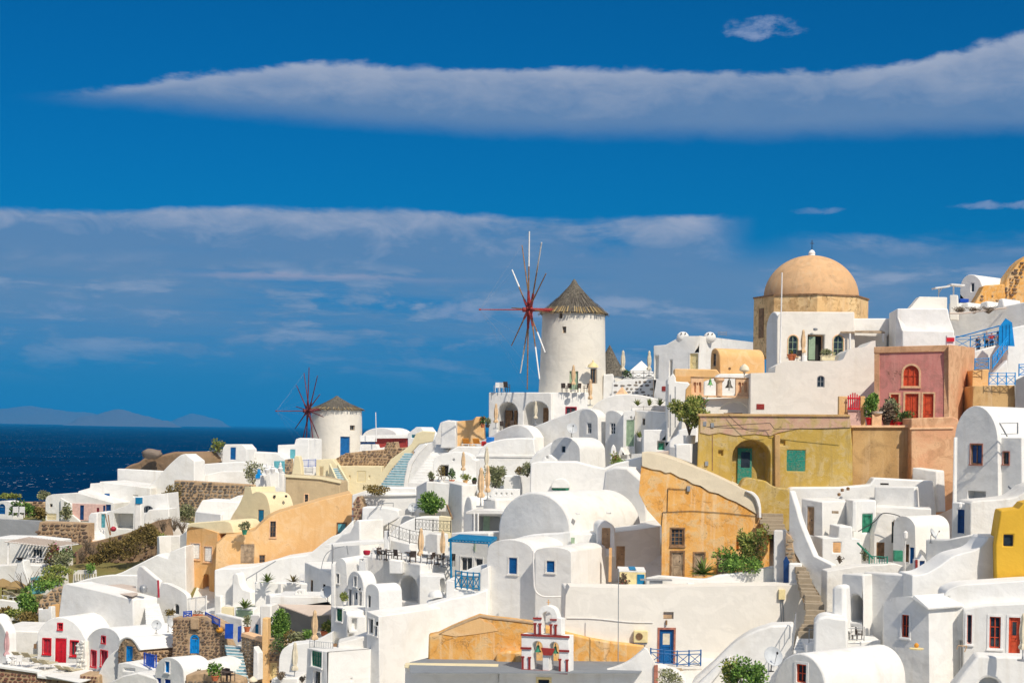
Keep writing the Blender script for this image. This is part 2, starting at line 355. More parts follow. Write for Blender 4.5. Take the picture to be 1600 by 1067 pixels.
class MB:
    """collects shapes into one mesh"""
    def __init__(s): s.v = []; s.f = []; s.m = []; s.k = 0
    def add(s, vs, fs):
        n = len(s.v); s.v += [Vector(v) for v in vs]; s.f += [tuple(i+n for i in f) for f in fs]; s.m += [s.k]*len(fs); return s
    def box(s, c, x, y, z, yaw=0, pitch=0, roll=0):
        q = Matrix.Rotation(R(yaw), 3, 'Z') @ Matrix.Rotation(R(pitch), 3, 'X') @ Matrix.Rotation(R(roll), 3, 'Y')
        vs = [Vector(c)+q@Vector((i*x/2, j*y/2, k*z/2)) for i in (-1, 1) for j in (-1, 1) for k in (-1, 1)]
        return s.add(vs, [(0, 1, 3, 2), (4, 6, 7, 5), (0, 4, 5, 1), (2, 3, 7, 6), (0, 2, 6, 4), (1, 5, 7, 3)])
    def pbox(s, pl, u0, u1, z0, z1, k0, k1):
        """box on a wall plane, from k0 to k1 outwards"""
        vs = [pl.P(u, z, k) for u in (u0, u1) for z in (z0, z1) for k in (k0, k1)]
        return s.add(vs, [(0, 1, 3, 2), (4, 6, 7, 5), (0, 4, 5, 1), (2, 3, 7, 6), (0, 2, 6, 4), (1, 5, 7, 3)])
    def bar(s, a, b, r, n=6, r2=None):
        a, b = Vector(a), Vector(b); d = b-a
        if d.length < 1e-5: return s
        q = d.to_track_quat('Z', 'Y').to_matrix(); r2 = r if r2 is None else r2
        vs = [p+q@Vector((rr*math.cos(2*math.pi*i/n), rr*math.sin(2*math.pi*i/n), 0)) for p, rr in ((a, r), (b, r2)) for i in range(n)]
        return s.add(vs, [(i, (i+1) % n, n+(i+1) % n, n+i) for i in range(n)]+[tuple(range(n))[::-1], tuple(range(n, 2*n))])
    def path(s, pts, r, n=5):
        for a, b in zip(pts, pts[1:]): s.bar(a, b, r, n)
        return s
    def lathe(s, c, prof, n=20, a0=0, fold=0, fk=6):
        """prof: list of (radius, z)"""
        vs = []
        for j, (r, z) in enumerate(prof):
            for i in range(n):
                a = 2*math.pi*i/n+a0; rr = r*(1+fold*math.cos(a*fk)); vs.append(Vector(c)+Vector((rr*math.cos(a), rr*math.sin(a), z)))
        fs = [(j*n+i, j*n+(i+1) % n, (j+1)*n+(i+1) % n, (j+1)*n+i) for j in range(len(prof)-1) for i in range(n)]
        return s.add(vs, fs+[tuple(range(n))[::-1], tuple(range(len(vs)-n, len(vs)))])
    def blob(s, c, x, y, z, seed=0, n=8, j=.18, yaw=0):
        rnd = random.Random(seed); q = Matrix.Rotation(R(yaw), 3, 'Z'); vs = []
        rows = max(3, n//2)
        for a in range(1, rows):
            for b in range(n):
                th = math.pi*a/rows; ph = 2*math.pi*b/n; k = 1+rnd.uniform(-j, j)
                vs.append(Vector(c)+q@Vector((x*k*math.sin(th)*math.cos(ph), y*k*math.sin(th)*math.sin(ph), z*k*math.cos(th))))
        vs += [Vector(c)+Vector((0, 0, z)), Vector(c)-Vector((0, 0, z))]
        t_, b_ = len(vs)-2, len(vs)-1
        fs = [(a*n+b, (a+1)*n+b, (a+1)*n+(b+1) % n, a*n+(b+1) % n) for a in range(rows-2) for b in range(n)]
        fs += [(t_, b, (b+1) % n) for b in range(n)]+[(b_, (rows-2)*n+(b+1) % n, (rows-2)*n+b) for b in range(n)]
        return s.add(vs, fs)
    def done(s, name, m, parent, **k):
        mats = k.pop('mats', None)
        return part(name, s.v, s.f, m, parent, mats=mats, mi=s.m if mats else None, **k)

def tess(pl, outer, holes):
    """triangles of a wall face with openings; outer/holes lists of (u,z)"""
    from mathutils.geometry import delaunay_2d_cdt
    pts = []; ed = []
    for L in [outer]+holes:
        k = len(pts); pts += [Vector(p) for p in L]; ed += [(k+i, k+(i+1) % len(L)) for i in range(len(L))]
    v, e, f, _, _, _ = delaunay_2d_cdt(pts, ed, [], 0, 1e-4)
    tr = []
    for t in f:
        cu = sum(v[i].x for i in t)/3; cz = sum(v[i].y for i in t)/3
        if inside(outer, cu, cz) and not any(inside(h, cu, cz) for h in holes): tr.append(tuple(t))
    return v, tr
def area(P):
    return sum(a[0]*b[1]-b[0]*a[1] for a, b in zip(P, P[1:]+P[:1]))/2

class Op:
    """an opening: rectangle in picture pixels on a face ('f' front or edge number), kind and options"""
    def __init__(s, kind, x0, y0, x1, y1, face='f', **k):
        if k.get('open'): k['deep'] = .8
        s.kind = kind; s.r = (x0, y0, x1, y1); s.face = face; s.k = k
def W(*a, **k): return Op('window', *a, **k)
def Dr(*a, **k): return Op('door', *a, **k)
def H(*a, **k): return Op('hole', *a, **k)

def outline(u0, u1, z0, z1, top):
    """opening outline; top = 0 flat, else rise of the arch"""
    if not top: return [(u0, z0), (u1, z0), (u1, z1), (u0, z1)]
    h = min(top*(u1-u0)/2, (z1-z0)*.9) if top <= 1 else (u1-u0)/2
    L = [(u0, z0), (u1, z0)]
    for i in range(0, 11):
        a = math.pi*i/10; L.append(((u0+u1)/2+(u1-u0)/2*math.cos(a), z1-h+h*math.sin(a)))
    return L
def strip(mb, pl, L, width, k0, k1, skip_bottom=False, inward=True):
    """a border of given width following outline L (inside it, or outside when inward=False)"""
    cu = sum(p[0] for p in L)/len(L); cz = sum(p[1] for p in L)/len(L)
    us = [p[0] for p in L]; zs = [p[1] for p in L]; hw = (max(us)-min(us))/2; hh = (max(zs)-min(zs))/2
    mu = (max(us)+min(us))/2; mz = (max(zs)+min(zs))/2; sg = -1 if inward else 1
    fx = (hw+sg*width)/hw; fz = (hh+sg*width)/hh
    L2 = [(mu+(u-mu)*fx, mz+(z-mz)*fz) for u, z in L]
    if skip_bottom: L2 = [(u, z if abs(L[i][1]-min(zs)) > 1e-6 else min(zs)) for i, (u, z) in enumerate(L2)]
    n = len(L)
    for i in range(n):
        j = (i+1) % n
        if skip_bottom and abs(L[i][1]-min(zs)) < 1e-6 and abs(L[j][1]-min(zs)) < 1e-6: continue
        q = [L[i], L[j], L2[j], L2[i]]
        vs = [pl.P(u, z, k) for k in (k0, k1) for u, z in q]
        mb.add(vs, [(0, 1, 2, 3), (4, 7, 6, 5), (0, 4, 5, 1), (1, 5, 6, 2), (2, 6, 7, 3), (3, 7, 4, 0)])
    return L2
def slab(mb, pl, L, k0, k1):
    n = len(L); vs = [pl.P(u, z, k) for k in (k0, k1) for u, z in L]
    mb.add(vs, [tuple(range(n)), tuple(range(2*n-1, n-1, -1))]+[(i, (i+1) % n, n+(i+1) % n, n+i) for i in range(n)])

def fill_opening(T, pl, op, L, depth):
    """what stands in the opening: frame, glass, bars, shutters, door leaves; all at the back of the reveal"""
    k = op.k; col = k.get('c', 'blue'); us = [p[0] for p in L]; zs = [p[1] for p in L]
    u0, u1, z0, z1 = min(us), max(us), min(zs), max(zs); w, h = u1-u0, z1-z0
    if k.get('trim'):
        tm, tw = k['trim']; mb = MB(); strip(mb, pl, L, tw, -.03, .035, inward=False, skip_bottom=(op.kind == 'door'))
        if op.kind == 'window' and k.get('sill', 1): mb.pbox(pl, u0-tw*1.2, u1+tw*1.2, z0-tw-.03, z0-tw+.05, -.03, .10)
        mb.done('frame_trim' if op.kind == 'window' else 'door_surround', tm, T)
    if op.kind == 'hole': return
    fw = min(.07, w*.11); kb = -depth
    if op.kind == 'window':
        mb = MB(); strip(mb, pl, L, fw, kb+.02, kb+.10)
        nx, nz = k.get('bars', (2, 2)); 
        for i in range(1, nx): u = u0+w*i/nx; mb.pbox(pl, u-.022, u+.022, z0+fw, z1-fw*.5, kb+.03, kb+.075)
        for i in range(1, nz): z = z0+h*i/nz; mb.pbox(pl, u0+fw, u1-fw, z-.018, z+.018, kb+.032, kb+.07)
        wd = mb.done('window', col, T)
        if k.get('shut'):
            for sgn in ((0, 1) if k.get('two', 1) else (0,)):
                mb = MB(); a, b = (u0+fw+.01, (u0+u1)/2-.01) if sgn == 0 else ((u0+u1)/2+.01, u1-fw-.01)
                if not k.get('two', 1): b = u1-fw-.01
                mb.pbox(pl, a, b, z0+fw, z1-fw-(w*.2 if k.get('top') else 0), kb+.08, kb+.105)
                nn = max(3, int(h/.16))
                for i in range(nn): zz = z0+fw+.05+(h-2*fw-.1-(w*.2 if k.get('top') else 0))*i/max(1, nn-1); mb.pbox(pl, a+.05, b-.05, zz-.022, zz+.022, kb+.106, kb+.125)
                mb.done('shutter', k['shut'], wd)
        mb = MB(); slab(mb, pl, L, kb+.0, kb+.018); mb.done('pane', k.get('glass', 'glass'), wd)
    elif op.kind == 'door':
        mb = MB(); strip(mb, pl, L, fw*1.3, kb+.02, kb+.12, skip_bottom=True)
        fr = mb.done('door_frame', k.get('fc', col), T)
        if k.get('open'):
            mb = MB(); slab(mb, pl, L, kb+.02, kb+.05); mb.done('dark_panel', 'dark', T)  # near-black sheet painted for the darkness of the unlit room
        else:
            mb = MB(); e = fw*1.3; zt = z1-e-(w*.35 if k.get('top') else 0)
            two = w > 1.15 or k.get('two')
            for a, b in (((u0+e, (u0+u1)/2-.008), ((u0+u1)/2+.008, u1-e)) if two else ((u0+e, u1-e),)):
                mb.pbox(pl, a, b, z0+.02, zt, kb+.02, kb+.06)
                bw = b-a
                for (p, q) in ((.06, .44), (.50, .94)):
                    zz0, zz1 = z0+(zt-z0)*p, z0+(zt-z0)*q
                    strip(mb, pl, [(a+bw*.14, zz0), (b-bw*.14, zz0), (b-bw*.14, zz1), (a+bw*.14, zz1)], .035, kb+.058, kb+.085)
            dr = mb.done('door', col, T)
            if k.get('top'):
                m2 = MB(); slab(m2, pl, [p for p in L if p[1] > zt-.01] if len([p for p in L if p[1] > zt-.01]) > 2 else [(u0+e, zt), (u1-e, zt), (u1-e, z1), (u0+e, z1)], kb+.02, kb+.05); m2.done('transom', k.get('glass', col), dr)
            m2 = MB(); m2.bar(pl.P(u1-e-.12 if not two else (u0+u1)/2+.06, z0+1.0, kb+.06), pl.P(u1-e-.12 if not two else (u0+u1)/2+.06, z0+1.0, kb+.13), .03); m2.done('handle', 'metal', dr)
            if k.get('glazed'):
                m2 = MB(); m2.pbox(pl, u0+w*.22, u1-w*.22, z0+h*.55, z0+h*.88, kb+.061, kb+.07); m2.done('pane', k['glazed'], dr)

def faces_of(poly3, openings, pl, rev, vs, fs):
    """adds a planar vertical face (list of 3-D points) with its openings cut out; returns opening outlines"""
    outs = []
    if not openings:
        n = len(vs); vs += poly3; fs.append(tuple(range(n, n+len(poly3)))); return outs
    outer = [((p-pl.o).dot(pl.w), p.z) for p in poly3]
    holes = []
    for op in openings:
        x0, y0, x1, y1 = op.r; cy, cx = (y0+y1)/2, (x0+x1)/2
        u0, u1 = pl.uv(x0, cy)[0], pl.uv(x1, cy)[0]; z1, z0 = pl.uv(cx, y0)[1], pl.uv(cx, y1)[1]
        if u0 > u1: u0, u1 = u1, u0
        L = outline(u0, u1, z0, z1, op.k.get('top', 0)); holes.append(L); outs.append((op, L))
    flat, tr = tess(pl, outer, holes)
    n = len(vs); vs += [pl.P(p.x, p.y) for p in flat]
    for a, b, c in tr:
        A, B, C = vs[n+a], vs[n+b], vs[n+c]
        nn = (B-A).cross(C-A); fs.append((n+a, n+b, n+c) if nn.dot(pl.n) > 0 else (n+a, n+c, n+b))
    for op, L in outs:
        dp = op.k.get('deep', rev); m = len(L); n = len(vs)
        vs += [pl.P(u, z, 0) for u, z in L]+[pl.P(u, z, -dp) for u, z in L]
        for i in range(m): j = (i+1) % m; fs.append((n+j, n+i, n+m+i, n+m+j))
        fs.append(tuple(range(n+m, n+2*m)))
    return outs

def mass(T, name, mat, poly, pl, ext, ops=(), bev=.10, smooth=32, rev=.16, label=None, kind=None, top=None):
    """a solid: an outline on a vertical plane run back horizontally. ext = (yaw, length) or (yaw, px) with px > 60"""
    poly = [p for i, p in enumerate(poly) if abs(p[0]-poly[i-1][0])+abs(p[1]-poly[i-1][1]) > .05]
    P = [pl.pt(*p) for p in poly]
    if area([((p-pl.o).dot(pl.w), p.z) for p in P]) < 0: P.reverse(); rv = True
    else: rv = False
    yaw, L = ext[:2]; e = Vector((math.cos(R(yaw)), math.sin(R(yaw)), 0))
    if L > 60:
        q = max(P, key=lambda p: p.x/p.y) if e.x >= 0 else min(P, key=lambda p: p.x/p.y)
        if len(ext) > 2: q = pl.pt(*ext[2])
        tx = ray(L, 760)[0]; L = (tx*q.y-q.x)/(e.x-tx*e.y)
        if not (0.05 < L < 60): print('bad ext', name, poly[0], L); L = 4
    if T is None:
        b = min(P, key=lambda p: p.z); T = thing(*name, Vector((sum(p.x for p in P)/len(P), sum(p.y for p in P)/len(P), b.z))); name = 'wall'
    n = len(P); vs, fs = [], []
    todo = faces_of(P, [o for o in ops if o.face == 'f'], pl, rev, vs, fs); todo = [(pl, o, l) for o, l in todo]
    back = [p+e*L for p in P]; k = len(vs); vs += back; fs.append(tuple(range(k+n-1, k-1, -1)))
    sides = [o for o in ops if o.face != 'f']
    for i in range(n):
        j = (i+1) % n; so_ = [o for o in sides if (((n-2-o.face) % n) if rv else o.face) == i]
        q = [P[i], back[i], back[j], P[j]]
        if so_:
            sp_ = plane3(P[i], back[i]); r = faces_of(q, so_, sp_, rev, vs, fs); todo += [(sp_, o, l) for o, l in r]
        else:
            k = len(vs); vs += q; fs.append((k, k+1, k+2, k+3))
    o = part(name, vs, fs, mat, T)
    bm = bmesh.new(); bm.from_mesh(o.data); bmesh.ops.remove_doubles(bm, verts=bm.verts, dist=.002); bmesh.ops.recalc_face_normals(bm, faces=bm.faces)
    bm.to_mesh(o.data); bm.free()
    o.data.polygons.foreach_set('use_smooth', [True]*len(o.data.polygons)); o.data.set_sharp_from_angle(angle=R(smooth))
    if bev:
        b = o.modifiers.new('soft_edge', 'BEVEL'); b.width = bev; b.segments = 2; b.limit_method = 'ANGLE'; b.angle_limit = R(50)
    if label: o['label'] = label
    if kind: o['kind'] = kind
    for pl2, op, L2 in todo: fill_opening(T, pl2, op, L2, op.k.get('deep', rev) if op.kind == 'hole' else rev if 'deep' not in op.k else op.k['deep'])
    return o
def house(name, label, cat, mat, poly, pl, ext, ops=(), **k):
    """a building or wall as a thing of its own; returns its root"""
    g = k.pop('group', None)
    P = [pl.pt(*p) for p in poly]; b = min(p.z for p in P)
    T = thing(name, label, cat, Vector((sum(p.x for p in P)/len(P), sum(p.y for p in P)/len(P), b)), g)
    mass(T, 'wall', mat, poly, pl, ext, ops, **k)
    return T
def inside(P, u, z):
    c = False
    for (a, b), (e, f) in zip(P, P[1:]+P[:1]):
        if (b > z) != (f > z) and u < (e-a)*(z-b)/(f-b)+a: c = not c
    return c
def stones(T, pl, poly, m='stone', size=.34, gap=.05, k=.07, seed=1, holes=(), fill=.93, name='stones'):
    """rubble stones, each its own lump standing proud of the mortar, joined as one mass"""
    gap *= .55; fill = min(1, fill+.06)
    Q = [pl.uv(*p) for p in poly]; rnd = random.Random(seed); mb = MB()
    us = [q[0] for q in Q]; zs = [q[1] for q in Q]; z = min(zs)
    HQ = []
    for x0, y0, x1, y1 in holes:
        a, b = pl.uv(x0, (y0+y1)/2)[0], pl.uv(x1, (y0+y1)/2)[0]; HQ.append((a-.1, b+.1, pl.uv((x0+x1)/2, y1)[1], pl.uv((x0+x1)/2, y0)[1]+.1))
    while z < max(zs):
        h = size*rnd.uniform(.55, .95); u = min(us)+rnd.uniform(-.3, 0)
        while u < max(us):
            w = size*rnd.uniform(.45, 1.75); hh = h*rnd.uniform(.62, 1.15); cu, cz = u+w/2, z+h/2+rnd.uniform(-.14, .14)*h; u += w+gap*.4
            if rnd.random() > fill or not inside(Q, cu, cz): continue
            if any(a < cu < b and c < cz < d for a, b, c, d in HQ): continue
            n = 7; r1 = rnd.uniform(0, 6); pts = []
            for i in range(n):
                a = 2*math.pi*i/n+r1; rr = rnd.uniform(.8, 1.06)
                pts.append((cu+(w-gap)/2*rr*math.cos(a), cz+(hh-gap)/2*rr*math.sin(a)))
            kk = k*rnd.uniform(.5, 1.3)
            vs = [pl.P(a, b, -.04) for a, b in pts]+[pl.P(cu+(a-cu)*.78, cz+(b-cz)*.78, kk) for a, b in pts]
            mb.add(vs, [tuple(range(n, 2*n))]+[(i, (i+1) % n, n+(i+1) % n, n+i) for i in range(n)])
        z += h+gap*.3
    return mb.done(name, m, T, kind='stuff') if mb.v else None
# ------------------------------------------------------------------ sea, islands, air
SEA = 72.0
def structure(o): o['kind'] = 'structure'; return o
def sea():
    m, t, b = newmat('sea_water'); p, g = pos(t)
    big = noise(t, scaled(t, p, .003, .0018, 1), 1.0, 4, .55)
    w1 = noise(t, scaled(t, p, .07, .035, 1), 1.0, 5, .62, .4); w2 = noise(t, scaled(t, p, .3, .13, 1), 1.0, 4, .6)
    c = mixc(t, big.ramp(.35, .65), (.0002, .024, .080), (.0001, .015, .055))
    c = mixc(t, w1.ramp(.42, .62)*.55, c, (.001, .016, .055))
    c = mixc(t, w2.ramp(.55, .75)*.30, c, (.004, .060, .15))
    patch = noise(t, scaled(t, p, .012, .007, 1), 1.0, 3, .5)
    foam = noise(t, scaled(t, p, .20, .075, 1), 1.0, 3, .55).ramp(.64, .68)*patch.ramp(.47, .62)
    c = mixc(t, (foam*1.0).clamp(), c, (.55, .66, .74))
    t.links.new(c, b.inputs['Base Color']); b.inputs['Roughness'].default_value = .45
    b.inputs['Specular IOR Level'].default_value = .0
    bump(t, b, w1*1.0+w2*.4, .9, 3)
    S = 420000; vs = [(-S, -S, SEA), (S, -S, SEA), (S, S, SEA), (-S, S, SEA)]
    structure(part('sea', vs, [(0, 1, 2, 3)], m, None))
sea()
def island(name, d, prof, thick, seed):
    """distant land: ridge line as (px, py of crest) with real depth, spurs and gullies"""
    m = M['island']; rnd = random.Random(seed); n = 64; rows = 12
    xs = [prof[0][0]+(prof[-1][0]-prof[0][0])*i/n for i in range(n+1)]
    from mathutils import noise as mn
    vs = []
    for j in range(rows+1):
        v = j/rows; dep = d+thick*(v-.5)*2
        for x in xs:
            for (a, ya), (b, yb) in zip(prof, prof[1:]):
                if a <= x <= b: yy = ya+(yb-ya)*(x-a)/(b-a); break
            crest = at(x, yy, d).z+26*mn.fractal(Vector((x*.035, seed, 0)), 1.0, 2.0, 4)-SEA
            k = max(0, 1-abs(v-.5)*2)
            rg = mn.fractal(Vector((x*.03+seed, v*5.5, seed)), .9, 2.1, 5)
            h = crest*.92*min(1, 9*((x-xs[0])/(xs[-1]-xs[0]))*(1-(x-xs[0])/(xs[-1]-xs[0])))*(k**.8)*(1+.34*rg*(1-k*.9)); q = at(x, 700, dep)
            vs.append((q.x, q.y, SEA+max(-3, h-2)))
    fs = [(j*(n+1)+i, j*(n+1)+i+1, (j+1)*(n+1)+i+1, (j+1)*(n+1)+i) for j in range(rows) for i in range(n)]
    structure(part(name, vs, fs, m, None, smooth=60))
M['island'] = plaster('far_hillside', (.15, .13, .13), (.08, .10, .10), .8, .1, .1)
island('far_island', 30000, [(-140, 650), (-60, 632), (0, 637), (45, 630), (95, 640), (140, 643), (175, 651), (215, 655), (260, 661)], 2600, 3)
island('far_island', 24000, [(95, 661), (125, 651), (150, 645), (182, 636), (205, 641), (235, 650), (262, 657), (285, 662)], 1700, 5)
island('far_island', 34000, [(250, 663), (275, 652), (298, 645), (320, 647), (342, 655), (362, 664)], 1500, 9)
def haze():
    m = bpy.data.materials.new('sea_air'); m.use_nodes = True; t = m.node_tree; t.nodes.clear()
    o = t.nodes.new('ShaderNodeOutputMaterial'); v = t.nodes.new('ShaderNodeVolumePrincipled')
    v.inputs['Color'].default_value = (.03, .40, .82, 1); v.inputs['Density'].default_value = HAZE
    t.links.new(v.outputs[0], o.inputs['Volume'])
    mb = MB(); S = 425000; mb.box((0, 0, (830+SEA-2)/2), 2*S, 2*S, 830-SEA+2)
    h = mb.done('haze', m, None); h['kind'] = 'stuff'
HAZE = 4.6e-5
haze()
# ------------------------------------------------------------------ helpers for the village
def atz(px, py, z):
    x, zz = ray(px, py); t = (z-CZ)/zz; return Vector((x*t, t, z))
def zof(px, py, d): return at(px, py, d).z
def patch(T, name, mat, pts, z, th=.06, kind=None):
    """a level slab (roof, floor) whose outline is given by the pixels it covers at height z"""
    V = [atz(x, y, z) for x, y in pts]; n = len(V)
    vs = V+[v-Vector((0, 0, th)) for v in V]
    return part(name, vs, [tuple(range(n)), tuple(range(2*n-1, n-1, -1))]+[(i, (i+1) % n, n+(i+1) % n, n+i) for i in range(n)], mat, T, kind=kind)
def cap(T, name, mat, pts, pl, ext, th=3.0, out=.06, bev=.05):
    """a thin roof skin following a vault outline"""
    cx = sum(p[0] for p in pts)/len(pts); low = max(p[1] for p in pts)
    w = (max(p[0] for p in pts)-min(p[0] for p in pts))/2
    outer = [(cx+(x-cx)*(1+th/w), y-th*(.35+.65*max(0, (low-y))/max(1, low-min(p[1] for p in pts)))) for x, y in pts]
    pl2 = Plane.__new__(Plane); pl2.o = pl.o+pl.n*out; pl2.w = pl.w; pl2.n = pl.n; pl2.yaw = pl.yaw
    return mass(T, name, mat, outer+pts[::-1], pl2, ext, bev=bev)
def dome(T, c, r, h, mat, name='dome', n=40, rows=14, wob=0):
    vs = []; fs = []; rnd = random.Random(3)
    for j in range(rows):
        a = math.pi/2*j/rows
        for i in range(n):
            b = 2*math.pi*i/n; k = 1+rnd.uniform(-wob, wob)
            vs.append(Vector(c)+Vector((r*k*math.cos(a)*math.cos(b), r*k*math.cos(a)*math.sin(b), h*math.sin(a))))
    vs.append(Vector(c)+Vector((0, 0, h)))
    fs = [(j*n+i, j*n+(i+1) % n, (j+1)*n+(i+1) % n, (j+1)*n+i) for j in range(rows-1) for i in range(n)]
    fs += [((rows-1)*n+i, (rows-1)*n+(i+1) % n, len(vs)-1) for i in range(n)]
    return part(name, vs, fs, mat, T, smooth=60)
def stair(name, label, A, B, n, mat, nose=None, group=None, cat='staircase', side=None, jit=0, drop=1.5, T=None):
    """A, B = (x_left, y_left, x_right, y_right, depth_left, depth_right) of the lowest and highest nosing"""
    a0, a1 = at(A[0], A[1], A[4]), at(A[2], A[3], A[5]); b0, b1 = at(B[0], B[1], B[4]), at(B[2], B[3], B[5])
    if T is None: T = thing(name, label, cat, (a0+a1)/2, group)
    rnd = random.Random(len(label)); 
    for i in range(n):
        t, t2 = i/n, (i+1.15)/n
        p, q = a0.lerp(b0, t), a1.lerp(b1, t); r, s = a0.lerp(b0, t2), a1.lerp(b1, t2)
        if jit: 
            dz = rnd.uniform(-jit, jit); p.z += dz; q.z += dz; w_ = (p-q)*rnd.uniform(-.14, .14); p = p+w_; s_ = (r-p)*rnd.uniform(-.1, .1); p = p+s_; q = q-s_+w_*.5; r = r+w_; s = s+w_*.5
        zt = (p.z+q.z)/2; zb = zt-abs(b0.z-a0.z)/n*drop
        vs = [Vector((v.x, v.y, z)) for z in (zb, zt) for v in (p, q, s, r)]
        o = part('step', vs, [(0, 1, 2, 3), (4, 7, 6, 5), (0, 4, 5, 1), (1, 5, 6, 2), (2, 6, 7, 3), (3, 7, 4, 0)], mat, T, bev=.03 if jit else 0)
        if nose:
            mb = MB(); d = (r-p).normalized(); w = min(.14, (r-p).length*.45)
            V = [p-d*.02, q-d*.02, q+d*w, p+d*w]
            vs = [Vector((v.x, v.y, zt+k)) for k in (-.05, .02) for v in V]
            mb.add(vs, [(0, 1, 2, 3), (4, 7, 6, 5), (0, 4, 5, 1), (1, 5, 6, 2), (2, 6, 7, 3), (3, 7, 4, 0)]); mb.done('nosing', nose, o)
    if side:
        for (u, v) in ((a0, b0), (a1, b1)):
            mb = MB(); w = (v-u); w.z = 0; nrm = Vector((w.y, -w.x, 0)).normalized()*.16
            sg = 1 if (u-(a0+a1)/2).dot(nrm) > 0 else -1; nrm = nrm*sg
            vs = [u+Vector((0, 0, -2)), v+Vector((0, 0, -2)), v+Vector((0, 0, .35)), u+Vector((0, 0, .35))]
            vs = [x+nrm*.1 for x in vs]+[x+nrm*1.6 for x in vs]
            mb.add(vs, [(0, 1, 2, 3), (4, 7, 6, 5), (0, 4, 5, 1), (1, 5, 6, 2), (2, 6, 7, 3), (3, 7, 4, 0)]); mb.done('side_wall', side, T, bev=.06)
    return T
def copy_thing(o, label, loc, rz=0, scale=1, group=None):
    c = o.copy(); COL.objects.link(c); c.location = loc; c.rotation_euler = (0, 0, rz); c.scale = (scale,)*3; c['label'] = label
    if group: c['group'] = group
    def rec(src, dst):
        for ch in src.children:
            d = ch.copy(); COL.objects.link(d); d.parent = dst; rec(ch, d)
    rec(o, c); return c
PROTO = {}
def inst(kind, label, loc, rz=0, scale=1, group=None):
    """first call builds the kind, later calls copy it"""
    rz = R(rz)
    if kind not in PROTO:
        o = BUILD[kind](label); PROTO[kind] = o; o.location = loc; o.rotation_euler = (0, 0, rz); o.scale = (scale,)*3
        if group: o['group'] = group
        return o
    return copy_thing(PROTO[kind], label, loc, rz, scale, group)
def b_parasol(canvas):
    def f(label):
        T = thing('parasol', label, 'parasol', (0, 0, 0))
        MB().bar((0, 0, 0), (0, 0, 2.62), .03, 8).done('pole', 'gmetal', T, smooth=40)
        MB().lathe((0, 0, 0), [(.05, .62), (.20, .66), (.24, .78), (.15, .95), (.11, 1.02), (.17, 1.2), (.20, 1.6), (.17, 2.0), (.10, 2.35), (.12, 2.38), (.09, 2.55), (.02, 2.66)], 24, 0, .16, 6).done('canopy', canvas, T, smooth=50)
        MB().lathe((0, 0, 0), [(.125, .98), (.135, 1.03), (.125, 1.08)], 12).done('strap', canvas, T)
        MB().lathe((0, 0, 0), [(.30, 0), (.30, .07), (.06, .10), (.05, .25)], 16).done('base', 'gmetal', T)
        return T
    return f
def b_dish(label):
    T = thing('satellite_dish', label, 'satellite dish', (0, 0, 0)); n = 20; rows = 5; vs = []; tilt = R(30)
    def tr(v): return Matrix.Rotation(-tilt, 3, 'X') @ Vector(v) + Vector((0, 0, .62))
    for k in (0, -.02):
        for j in range(rows+1):
            r = .45*j/rows
            for i in range(n): a = 2*math.pi*i/n; vs.append(tr((r*math.cos(a)*.94, -.35*r*r/.2*.5+k*-1, r*math.sin(a))))
    m = (rows+1)*n
    fs = [(k*m+j*n+i, k*m+j*n+(i+1) % n, k*m+(j+1)*n+(i+1) % n, k*m+(j+1)*n+i) for k in (0, 1) for j in range(rows) for i in range(n)]
    fs += [(rows*n+i, rows*n+(i+1) % n, m+rows*n+(i+1) % n, m+rows*n+i) for i in range(n)]
    part('reflector', vs, fs, 'dish', T, smooth=50)
    MB().bar(tr((0, .02, -.44)), tr((0, -.55, -.05)), .014).done('feed_arm', 'gmetal', T)
    MB().lathe(tr((0, -.57, -.09)), [(.03, 0), (.045, .03), (.045, .09), (.02, .12)], 10).done('receiver', 'metal', T)
    MB().bar((0, .08, 0), (0, .08, .55), .025).bar((0, .08, .55), tr((0, .03, 0)), .03).lathe((0, .08, 0), [(.14, 0), (.14, .02)], 10).done('bracket', 'metal', T)
    return T
def b_lounger(cush):
    def f(label):
        T = thing('sun_lounger', label, 'sun lounger', (0, 0, 0))
        mb = MB()
        for s in (-1, 1): mb.box((s*.31, 0, .30), .05, 1.9, .05)
        for y in (-.93, .93): mb.box((0, y, .30), .62, .05, .05)
        mb.done('frame', 'whitefur', T)
        for x in (-.29, .29):
            for y in (-.8, .8): MB().box((x, y, .15), .05, .05, .3).done('leg', 'whitefur', T)
        MB().box((0, -.28, .37), .58, 1.25, .08).done('seat', cush, T, bev=.03)
        MB().box((0, .62, .58), .58, .72, .07, 0, 35).done('backrest', cush, T, bev=.03)
        return T
    return f
def b_chair(mat):
    def f(label):
        T = thing('chair', label, 'chair', (0, 0, 0))
        MB().box((0, 0, .45), .48, .46, .05).done('seat', mat, T, bev=.02)
        MB().box((0, .23, .70), .46, .04, .46, 0, -8).done('backrest', mat, T, bev=.015)
        for x in (-.21, .21):
            for y in (-.2, .2): MB().box((x, y, .22), .04, .04, .44).done('leg', mat, T)
            MB().box((x, 0, .66), .04, .44, .03).box((x, -.2, .55), .035, .035, .2).done('armrest', mat, T)
        return T
    return f
def b_table(mat, r=.42):
    def f(label):
        T = thing('table', label, 'table', (0, 0, 0))
        MB().lathe((0, 0, 0), [(r, .71), (r, .745)], 18).done('table_top', mat, T)
        MB().bar((0, 0, .03), (0, 0, .71), .035, 8).done('leg', mat, T)
        MB().lathe((0, 0, 0), [(.24, 0), (.24, .03), (.05, .05)], 14).done('base', mat, T)
        return T
    return f
